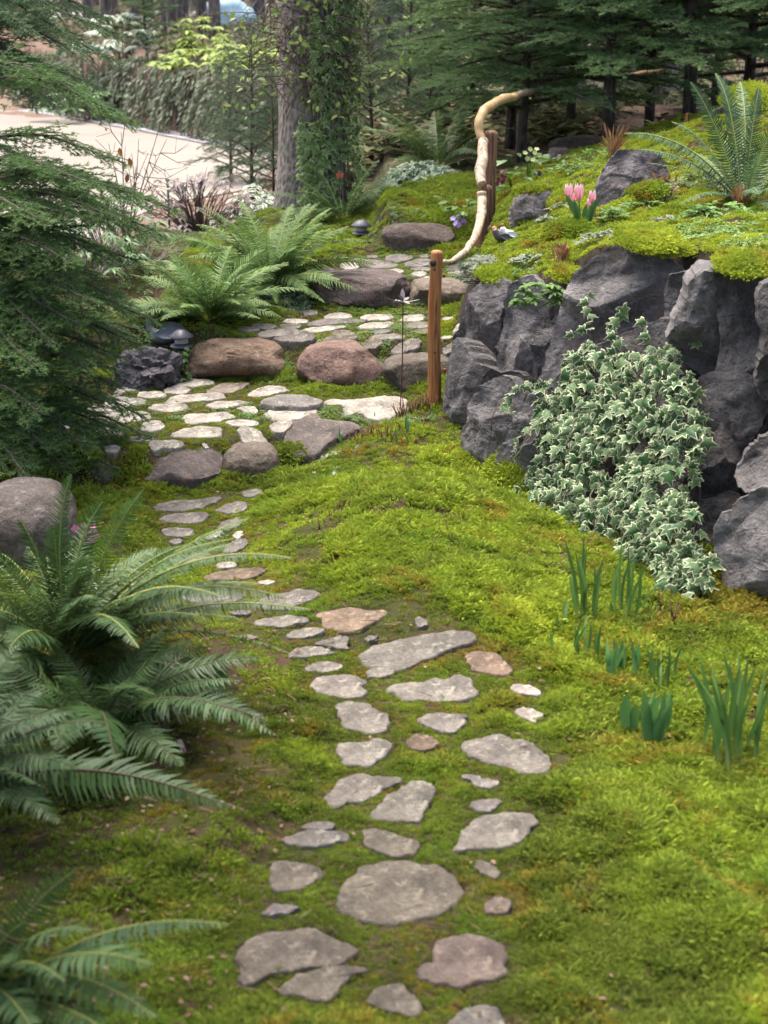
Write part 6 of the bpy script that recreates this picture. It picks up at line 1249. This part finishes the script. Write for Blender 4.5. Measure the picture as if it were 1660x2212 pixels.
# ------------------------------------------------------------------ hellebores, primroses, cyclamen
M['hell_green'] = mat_leaf('hellebore_petal', (.42, .50, .18), (.55, .60, .30), .3, .5); M['hell_red'] = mat_leaf('burgundy_petal', (.16, .03, .06), (.26, .07, .11), .2, .5)
M['primrose'] = mat_leaf('violet_petal', (.38, .26, .60), (.52, .42, .72), .25, .5); M['magenta'] = mat_leaf('magenta_petal', (.62, .10, .48), (.72, .22, .58), .3, .5); M['blush'] = mat_leaf('blush_petal', (.66, .42, .38), (.72, .55, .5), .3, .5)
def flower_plant(name, label, cat, base, heads, petal, size, leaf, leaf_n, leaf_s, seed, tpl=ELL, face=(0, -.8, .5), npet=5, lr=.12):
    r = np.random.default_rng(seed); root = empty(name, tuple(base), label, cat)
    for H in heads:
        H = np.asarray(H); mb = MB(); tube(mb, spline([base, (np.asarray(base) + H) / 2 + [0, 0, .06], H], 8), .003, 4, cap=False); put('stem', mb, M['herb'], root)
        f = norm(np.array(face) + r.normal(0, .3, 3)); e1 = norm(np.cross(f, [.3, .1, 1])); e2 = np.cross(f, e1); V, F, rim = ELLW; a = np.arange(npet) * 6.283 / npet + r.uniform(0, 1); Y = e1 * np.cos(a)[:, None] + e2 * np.sin(a)[:, None] + f * .35
        X, Yn, Z = leaf_axes(Y, np.tile(f, (npet, 1))); mb = MB(); V2 = V * np.array([1.7, 1, 1]); mb.add(instances(V2, X, Yn, Z, np.tile(H, (npet, 1)), size), inst_faces(F, len(V), npet)); put('flower', mb, M[petal], root)
    if leaf_n:
        a = r.uniform(0, 6.283, leaf_n); q = r.uniform(.3, 1, leaf_n) * lr; P = np.asarray(base) + np.stack([np.cos(a) * q, np.sin(a) * q, r.uniform(.02, .14, leaf_n) * lr * 6], 1)
        leafy(root, tpl, P, np.stack([np.cos(a), np.sin(a), r.normal(0, .2, leaf_n)], 1), np.tile([0, -.3, 1.], (leaf_n, 1)) + r.normal(0, .2, (leaf_n, 3)), leaf_s * r.uniform(.7, 1.2, leaf_n), leaf)
    return root
hb = gp(1140, 400, 14.2); flower_plant('hellebore', 'pale green hellebore in flower behind the cleft grey rock', 'flower', hb, [at_y(*t) for t in [(1135, 330, 14), (1146, 322, 14.2), (1156, 330, 14), (1166, 335, 14.1), (1140, 342, 14), (1152, 345, 14), (1168, 348, 13.9), (1160, 322, 14.2)]], 'hell_green', .026, 'rhodo', 34, .12, 1, ELL, lr=.3)
hb = gp(1110, 420, 14.0); flower_plant('hellebore', 'burgundy hellebore hanging beside the rail post', 'flower', hb, [at_y(*t) for t in [(1076, 370, 13.7), (1084, 378, 13.7), (1090, 384, 13.6), (1078, 388, 13.6), (1086, 392, 13.6), (1074, 396, 13.6), (1090, 372, 13.7), (1166, 374, 14)]], 'hell_red', .026, 'rhodo', 10, .1, 2, face=(-.2, -.7, -.2), lr=.2)
hb = gp(1215, 395, 14.2); flower_plant('hellebore', 'small blush hellebore before the long dim boulder', 'flower', hb, [at_y(*t) for t in [(1209, 338, 14.2), (1220, 352, 14.2), (1217, 365, 14.1)]], 'blush', .024, 'rhodo', 14, .1, 3, lr=.18)
pb = gp(1000, 500, 13.3); flower_plant('primrose', 'violet primrose beside the oval top step boulder', 'flower', pb, [at_y(*t) for t in [(979, 472, 13.2), (986, 476, 13.2), (992, 468, 13.2), (999, 466, 13.3), (985, 482, 13.1), (994, 480, 13.2), (1001, 476, 13.2), (990, 486, 13.1), (1003, 484, 13.2)]], 'primrose', .028, 'herb', 30, .085, 4, ELLW, lr=.2)
pb = gp(190, 1215, 6.9); flower_plant('cyclamen', 'bright magenta cyclamen flowers behind the largest fern', 'flower', pb, [at_y(*t) for t in [(163, 1143, 6.9), (178, 1140, 6.9), (190, 1139, 6.9), (200, 1140, 6.9), (170, 1160, 6.9), (192, 1152, 6.9), (204, 1154, 6.9), (197, 1168, 6.8), (182, 1163, 6.9)]], 'magenta', .022, 'ivy', 12, .08, 5, ELLW, lr=.16)
pb = gp(800, 975, 9.0); flower_plant('violet', 'tiny purple violet beside the flat brown stone', 'flower', at_y(809, 912, 9.55), [at_y(810, 908, 9.5)], 'magenta', .018, 'herb', 6, .03, 6, lr=.04)

# ------------------------------------------------------------------ posts and branch rail
def post(name, label, u, v0, v1, y, r0, mat, seed, base=None, knots=()):
    T = at_y(u, v0, y); B = at_y(u, v1, y); B = np.array([T[0] - .012, y, min(B[2], tz(B[0], y)) - .1]); h = T[2] - B[2]; root = empty(name, (B[0], B[1], B[2] + .1), label, 'post'); mb = MB(); zz = np.concatenate([np.linspace(0, h - r0 * .55, 26), [h - r0 * .25, h - r0 * .05, h]]); rr = np.concatenate([np.linspace(1.08, .97, 26), [.9, .62, .35]]) * r0
    tube(mb, np.stack([B[0] + (T[0] - B[0]) * zz / h + .006 * np.sin(zz * 5 + seed), np.full(len(zz), y), B[2] + zz], 1), rr, 20, rough=r0 * .10, seed=seed); put('shaft', mb, M[mat], root, True)
    for (ku, kv, kr, side) in knots:
        c = at_y(ku, kv, y - r0 * (1 - abs(side) * .7)); P, F = rock_shape(int(ku), (kr * 2, kr * 1.6, kr * 2.2), 1, .1, 0, .02); mb = MB(); mb.add(P + c, F); put('knot', mb, M['knot' if side == 0 else mat], root, True, base=c)
    return root
p1 = post('rail_post', 'short peeled cedar post with drying cracks in front of the steps', 944, 540, 872, 9.6, .039, 'cedar_wood', 1, knots=[(940, 762, .007, 0), (939, 582, .006, 0), (961, 800, .013, 1), (960, 595, .012, 1)])
c = at_y(938, 568, 9.6 - .036); mb = MB(); tube(mb, [c + [-.004, .04, 0], c + [-.006, -.012, 0]], [.021, .0195], 14); put('rail_end', mb, M['knot'], p1, True)
post('rail_post', 'tall weathered red brown post behind the pale branch rail', 1062, 281, 500, 13.15, .056, 'red_wood', 2)
post('rail_post', 'stout red brown stump post under the bend of the pale rail', 1050, 398, 535, 12.55, .056, 'red_wood', 3)
post('garden_stake', 'small square topped stake on the mossy ridge under the firs', 1489, 243, 266, 14.6, .022, 'cedar_wood', 4)
rail = empty('branch_rail', tuple(at_y(1040, 470, 11.6)), 'handrail of crooked peeled pale branches between the two posts', 'handrail')
def rail_part(pts, rads, mat, seed, knots=6):
    P = spline([at_y(*p) for p in pts], 40); rr = np.interp(np.linspace(0, 1, 40), np.linspace(0, 1, len(rads)), rads); rr = rr * .88; P = P + .55 * np.stack([fbm(P * 6, seed, 2), fbm(P * 6 + 9, seed, 2), fbm(P * 6 + 5, seed, 2)], 1) * .022; rr = rr * (1 + .10 * fbm(P * 5 + 3, seed, 2)); mb = MB(); tube(mb, P, rr, 16, rough=rr.max() * .16, seed=seed)
    o = put('branch', mb, M[mat], rail, True, base=P[0]); r = np.random.default_rng(seed); T, S, N = frames(P)
    for k in range(knots):
        i = r.integers(3, 37); a = r.uniform(-2.6, -.4); d = np.array([math.cos(a) * .7, -.7, math.sin(a) * .4]); c = P[i] + norm(d) * rr[i] * .95; Q, F = rock_shape(seed * 10 + k, (.02, .014, .026), 1, .1, 0, .02); mb = MB(); mb.add(Q + c, F); put('knot', mb, M['knot'], o, True, base=c)
rail_part([(950, 568, 9.66), (985, 560, 10.2), (1012, 535, 10.9), (1028, 508, 11.4), (1040, 470, 12.0), (1041, 435, 12.3), (1040, 416, 12.35)], [.014, .022, .028, .033, .040, .044, .042], 'drift', 11, 8)
rail_part([(1042, 400, 12.4), (1037, 380, 12.5), (1040, 350, 12.65), (1045, 320, 12.8), (1046, 305, 12.9)], [.042, .048, .05, .046, .042], 'drift', 12, 6)
rail_part([(1044, 305, 13.0), (1037, 285, 13.05), (1036, 262, 13.1), (1045, 240, 13.2), (1062, 226, 13.4), (1085, 216, 13.7), (1112, 208, 14.1)], [.034, .04, .043, .045, .045, .044, .04], 'gold_branch', 13, 2)
r2 = empty('branch_rail', tuple(at_y(1180, 205, 16.2)), 'farther pale rail branches showing through the firs', 'handrail'); rail = r2
rail_part([(1110, 206, 15.0), (1160, 196, 16), (1210, 190, 17)], [.035, .035, .03], 'drift', 14, 2); rail_part([(1325, 168, 17.5), (1365, 162, 17.8), (1430, 153, 18.2)], [.03, .032, .03], 'gold_branch', 15, 2)

# ------------------------------------------------------------------ pagoda path lights
def lantern(u, v, y, s, label):
    c = at_y(u, v, y); g = tz(c[0], y); root = empty('path_light', (c[0], y, g), label, 'path light', 'dark pagoda path lights'); z = c[2]
    mb = MB(); lathe(mb, [(.002, .075), (.03, .072), (.055, .055), (.06, .05), (.09, .028), (.092, .02), (.06, .022), (.002, .024)], (0, 0, 0), 24); 
    for q in mb.V: q *= s; q += [c[0], y, z]
    put('cap', mb, M['lantern'], root, True)
    mb = MB(); lathe(mb, [(.048, .024), (.05, .02), (.05, .012), (.047, .01), (.05, .006), (.05, -.002), (.047, -.004), (.05, -.008), (.05, -.018), (.048, -.028)], (0, 0, 0), 24)
    for q in mb.V: q *= s; q += [c[0], y, z]
    put('lens', mb, M['lens'], root, True)
    mb = MB(); lathe(mb, [(.002, -.022), (.05, -.024), (.085, -.045), (.087, -.05), (.03, -.05), (.03, -.08), (.002, -.08)], (0, 0, 0), 24)
    for q in mb.V: q *= s; q += [c[0], y, z]
    put('base_ring', mb, M['lantern'], root, True); mb = MB(); tube(mb, [np.array([c[0], y, z - .07 * s]), np.array([c[0], y, g - .1])], .022 * s, 10); put('stem', mb, M['lantern'], root, True)
lantern(392, 733, 10.42, .92, 'dark pagoda path light beside the metal bird'); lantern(619, 612, 12.0, .95, 'dark path light sunk in shade under the bright fern'); lantern(781, 492, 13.5, .95, 'dark pagoda path light with a grey lens near the oval top boulder'); lantern(959, 388, 16.0, .85, 'farthest path light rising out of the whitish ivy')

# ------------------------------------------------------------------ birds, stake insect, ornaments
def ellipsoid(mb, c, d, rot=0, m=0, seed=0, tilt=0.):
    V, F = ICO4; P = V * np.asarray(d) / 2; cz, sz = math.cos(tilt), math.sin(tilt); P = np.stack([P[:, 0] * cz - P[:, 2] * sz, P[:, 1], P[:, 0] * sz + P[:, 2] * cz], 1); c_, s_ = math.cos(rot), math.sin(rot); P = np.stack([P[:, 0] * c_ - P[:, 1] * s_, P[:, 0] * s_ + P[:, 1] * c_, P[:, 2]], 1); mb.add(P + np.asarray(c), F, m)
def skin_body(name, pts, rads, mat, parent, base):
    """one continuous body grown round a chain of joints"""
    me = bpy.data.meshes.new(name); P = np.asarray(pts) - _wloc(parent); me.from_pydata([tuple(p) for p in P], [(k, k + 1) for k in range(len(P) - 1)], []); o = bpy.data.objects.new(name, me); COL.objects.link(o); o.parent = parent
    s = o.modifiers.new('skin', 'SKIN'); me.skin_vertices.new() if not me.skin_vertices else None
    for k, v in enumerate(me.skin_vertices[0].data): v.radius = (rads[k], rads[k]); v.use_root = k == 0
    d = o.modifiers.new('sub', 'SUBSURF'); d.levels = d.render_levels = 2; s.use_smooth_shade = True; me.materials.append(M[mat]); return o
M['bird_dark'] = mat_plain('dark_bird_glaze', (.075, .068, .075), .45, .4, 60, .5); M['bird_orange'] = mat_plain('terracotta_bird', (.42, .16, .065), .6, .15, 40); M['bird_white'] = mat_plain('white_bird_glaze', (.72, .73, .76), .4, .06, 40, .5); M['red_paint'] = mat_plain('red_paint', (.35, .03, .03), .5)
def small_bird(label, c, s, mat, heading, tail, seed):
    c = np.asarray(c, float); root = empty('bird_figurine', tuple(c - [0, 0, .0]), label, 'bird figurine', 'three small bird figurines'); h = np.array([math.cos(heading), math.sin(heading), 0]); up = np.array([0, 0, 1.])
    pts = [c + up * .045 * s, c + h * .028 * s + up * .055 * s, c + h * .042 * s + up * .078 * s, c + h * .05 * s + up * .102 * s]; rads = np.array([.036, .034, .022, .021]) * s
    full = [c - h * (.07 + tail) * s + up * .03 * s, c - h * .03 * s + up * .042 * s] + pts; rr = np.concatenate([[.008 * s, .03 * s], rads]); skin_body('body', full[::1], rr, mat, root, c)
    for sg in (-1, 1):
        sd = np.array([-h[1], h[0], 0]) * sg; mb = MB(); V, F, _ = leaf_ellipse(.42, .2, .1); Y = norm(-h - up * .25)[None]; X, Yn, Z = leaf_axes(Y, (sd + up * .3)[None]); mb.add(instances(V, X, Yn, Z, (c + h * .025 * s + up * .062 * s + sd * .032 * s)[None], .095 * s), F); put('wing', mb, M[mat], root, True)
        mb = MB(); ellipsoid(mb, c + h * .062 * s + up * .108 * s + sd * .0165 * s, np.array([.006] * 3) * s); put('eye', mb, M['knot'], root, True)
    mb = MB(); tube(mb, [c + h * .066 * s + up * .103 * s, c + h * .088 * s + up * .097 * s], [.007 * s, .0008], 6); put('beak', mb, M['knot' if mat != 'bird_orange' else mat], root, True)
    return root
cb = G(1084, 545) + [0, 0, .055]; small_bird('dark glazed bird figurine with feathered wing, lying lowest', cb, 1.12, 'bird_dark', math.pi + .25, .035, 1)
cb = G(1079, 536) + [0, 0, .06]; small_bird('orange terracotta bird figurine behind the dark one', cb, .95, 'bird_orange', math.pi + .1, .0, 2)
cb = G(1099, 539) + [0, 0, .06]; bw = small_bird('white bird figurine with a red cap', cb, 1.0, 'bird_white', math.pi + .2, .0, 3); mb = MB(); ellipsoid(mb, cb + np.array([-.048, -.0095, .116]), (.028, .026, .014)); put('cap', mb, M['red_paint'], bw, True)
# metal bird on the lava rock
M['goose'] = mat_plain('pewter_bird', (.12, .135, .155), .4, .45, 70, .6, bump=.4); cb = at_y(350, 745, 10.62); root = empty('metal_bird', tuple(cb), 'grey metal water bird with upright neck on the lava rock', 'bird sculpture'); X = np.array([1., 0, 0]); U = np.array([0, 0, 1.])
skin_body('body', [cb + X * .135 + U * .07, cb + X * .08 + U * .058, cb + U * .055, cb - X * .05 + U * .07, cb - X * .085 + U * .12, cb - X * .088 + U * .19, cb - X * .105 + U * .22, cb - X * .16 + U * .21], [.012, .042, .062, .05, .022, .018, .022, .006], 'goose', root, cb)
for sg in (-1, 1):
    mb = MB(); V, F, _ = leaf_ellipse(.45, .25, .05); X_, Yn, Z_ = leaf_axes(np.array([[1., 0, .12]]), np.array([[0, sg * 1., .4]])); mb.add(instances(V, X_, Yn, Z_, (cb - X * .04 + U * .085 + np.array([0, sg * .05, 0]))[None], .21), F); put('wing', mb, M['goose'], root, True)
# insect stake
tp = at_y(871, 655, 9.75); bt = at_y(868, 950, 9.0); bt = np.array([tp[0] - .02, 9.68, tz(tp[0], 9.68) - .12]); root = empty('insect_stake', (bt[0], bt[1], bt[2] + .12), 'metal dragonfly on a thin rusty rod in front of the steps', 'garden stake'); mb = MB(); tube(mb, spline([bt, (bt + tp) / 2 + [.006, 0, 0], tp], 12), .0038, 6); put('rod', mb, M['rust_rod'], root, True)
mb = MB(); tube(mb, spline([tp + [-.035, 0, .012], tp + [0, 0, .006], tp + [.05, 0, .01], tp + [.105, 0, .022]], 14), [.010, .012, .012, .010, .008, .007, .006, .0055, .0055, .006, .0055, .005, .005, .004], 8); ellipsoid(mb, tp + [-.042, 0, .014], (.024, .022, .02)); put('body', mb, M['metal'], root, True)
for (dx, dy, dz, l) in [(-.25, -.6, .55, .09), (-.05, .5, .95, .085), (.55, -.7, -.05, .07), (.5, .8, .2, .08)]:
    mb = MB(); V, F, _ = leaf_ellipse(.34, .1, .05); X_, Yn, Z_ = leaf_axes(np.array([[dx, dy, dz]]), np.array([[0, -.3, 1.]])); mb.add(instances(V, X_, Yn, Z_, (tp + [0, 0, .014])[None], l), F); put('wing', mb, M['metal'], root, True)
for sg in (-1, 1):
    mb = MB(); tube(mb, spline([tp + [-.05, 0, .016], tp + [-.075, sg * .015, .016 + .004 * sg], tp + [-.1, sg * .03, .035 - .008 * sg]], 8), .0016, 4); put('antenna', mb, M['rust_rod'], root)
# red ornament on the trunk ivy, green stake by the drive, plant tag, petals
M['red_glass'] = mat_plain('red_glass', (.46, .055, .02), .3, .3, spec=.6); tp = at_y(735, 378, 14.95); root = empty('red_ornament', tuple(tp), 'small orange red insect ornament on a stem before the tree ivy', 'ornament'); mb = MB(); tube(mb, spline([at_y(731, 460, 14.95), at_y(733, 420, 14.95), tp], 8), .004, 5); put('stem', mb, M['rust_rod'], root)
for (dx, dz) in [(-.8, .5), (.8, .35), (-.6, -.3), (.7, -.35)]:
    mb = MB(); V, F, _ = ELLW; X_, Yn, Z_ = leaf_axes(np.array([[dx, -.1, dz]]), np.array([[0, -1., .2]])); mb.add(instances(V * [1.5, 1, 1], X_, Yn, Z_, tp[None], .038), F); put('wing', mb, M['red_glass'], root)
M['green_stake'] = mat_plain('green_stake_paint', (.03, .10, .06), .5); tp = at_y(362, 388, 15.4); b_ = np.array([tp[0], tp[1], tz(tp[0], tp[1]) - .1]); mb = MB(); tube(mb, [b_, tp], .012, 8); tube(mb, [tp + [-.02, 0, 0], tp + [.02, 0, 0]], .008, 6); tag(put('plant_stake', mb, M['green_stake']), 'thin dark green stake in front of the pale drive', 'stake')
M['tag'] = mat_plain('plant_label', (.62, .45, .42), .5, .1); P0 = G(408, 1650); T0 = P0 + np.array([-.03, -.01, .105]); root = empty('plant_tag', tuple(P0), 'pale pink plant tag stuck in bare soil under the low fern', 'plant tag'); mb = MB(); s = np.array([.018, 0, .003]); mb.add([P0 - s * .25, P0 + s * .25, P0 * .75 + T0 * .25 - s * .5, P0 * .75 + T0 * .25 + s * .5, T0 - s * .5, T0 + s * .5], [np.array([[0, 1, 3, 2], [2, 3, 5, 4]])]); mb.add(np.array(mb.V[0]) + [0, .0015, 0], [np.array([[1, 0, 2, 3], [3, 2, 4, 5]])]); put('card', mb, M['tag'], root); mb = MB(); q = P0 * .45 + T0 * .55; mb.add([q - s * .18 - [0, .001, .02], q + s * .18 - [0, .001, .02], q + s * .18 - [0, .001, -.03], q - s * .18 - [0, .001, -.03]], np.array([[0, 1, 2, 3]])); put('print', mb, mat_plain('red_print', (.5, .08, .05), .5), root)
M['petal_pale'] = mat_plain('fallen_petal', (.48, .47, .22), .6); 
for k, (u, v) in enumerate([(388, 1795), (428, 1812)]):
    p = G(u, v); a = .3 + k * 1.2; V, F, _ = ELLN; X_, Yn, Z_ = leaf_axes(np.array([[math.cos(a), math.sin(a), .1]]), np.array([[0, 0, 1.]])); mb = MB(); mb.add(instances(V, X_, Yn, Z_, (p + [0, 0, .03])[None], .06), F); tag(put('fallen_leaf', mb, M['petal_pale']), ['pale yellow fallen leaf on the shaded moss', 'second pale fallen leaf, nearer the path'][k], 'leaf', 'pale fallen leaves')
# pale blue covered heap far back
M['tarp'] = mat_plain('pale_blue_cover', (.42, .60, .68), .5, .1, 3); c = at_y(492, 52, 44); P, F = rock_shape(901, (1.5, 1.0, .95), .9, .25, 2, .03); c[2] = tz(c[0], c[1]) + .3; mb = MB(); mb.add(P + c, F); tag(put('covered_heap', mb, M['tarp'], smooth=True), 'pale blue covered heap far back between the trunks', 'covered heap')
# cut stems, litter
def stubble(label, u, v, ru, ry, n, h, seed, mat):
    r = np.random.default_rng(seed); c = Gh(u, v); root = empty('cut_stems', tuple(c), label, 'cut stems', 'clumps of cut brown stems')
    for k in range(n):
        x, y = c[0] + r.uniform(-1, 1) * ru, c[1] + r.normal(0, ry); g = float(ground_z(np.array([x]), np.array([y]))[0]); l = h * r.uniform(.5, 1.1); d = norm(np.array([r.normal(0, .28), r.normal(0, .2), 1])); mb = MB(); tube(mb, [np.array([x, y, g - .01]), np.array([x, y, g]) + d * l], [.0035, .0028], 5); put('stem', mb, M[mat], root)
M['red_stem'] = mat_plain('red_brown_stem', (.10, .038, .022), .7, .4)
stubble('dense cut red brown stems at the foot of the short post', 900, 890, .12, .06, 46, .10, 1, 'red_stem'); stubble('cut red brown stems in the moss below the insect stake', 820, 945, .17, .05, 46, .075, 2, 'red_stem'); stubble('few cut brown stems on the rusty moss slope', 722, 1110, .08, .06, 12, .05, 3, 'red_stem'); stubble('scattered cut stems across the moss mound', 910, 1165, .16, .14, 22, .05, 4, 'red_stem'); stubble('thin orange stems at the dark foot of the wall', 1430, 1345, .07, .05, 6, .14, 5, 'red_stem')
r = np.random.default_rng(17); mb = MB(); n = 2600
x, y, _ = sample_ground(n, 3.4, 13, 18, 1.0); wx = np.interp(np.linspace(0, 1, 500), [0, 1], [.95, 1.75]); wy = 7.6 - (wx - .95) * 2.2; xl = np.concatenate([r.uniform(-1.5, -.35, 1100), wx + r.normal(-.12, .09, 500), x]); y = np.concatenate([r.uniform(3.4, 6.4, 1100), wy + r.normal(-.2, .12, 500), y]); x = xl; n = len(x); keepl = (fbm2(x, y, 1.7, 77, 4) > .15) | (r.random(n) < .3) | ((x < -.45) & (y < 6.4)); x, y = x[keepl], y[keepl]; z = ground_z(x, y)
for k in range(len(x)):
    a = r.uniform(0, 6.283); p = np.array([x[k], y[k], z[k] + r.uniform(.008, .025)])
    if r.random() < .6: l = r.uniform(.02, .09); d = np.array([math.cos(a), math.sin(a), r.normal(0, .15)]); tube(mb, [p - d * l / 2, p + d * l / 2 + [0, 0, .004]], .0016, 3, cap=False)
    else: V, F, _ = ELLW; X_, Yn, Z_ = leaf_axes(np.array([[math.cos(a), math.sin(a), .15]]), np.array([[r.normal(0, .3), r.normal(0, .3), 1.]])); mb.add(instances(V, X_, Yn, Z_, p[None], r.uniform(.012, .03)), F)
put('litter', mb, mat_leaf('litter_bits', (.10, .05, .03), (.27, .19, .13), .1, .8), base=(0, 7, 0), label='brown twigs and dead leaf bits lying on the moss', kind='stuff')
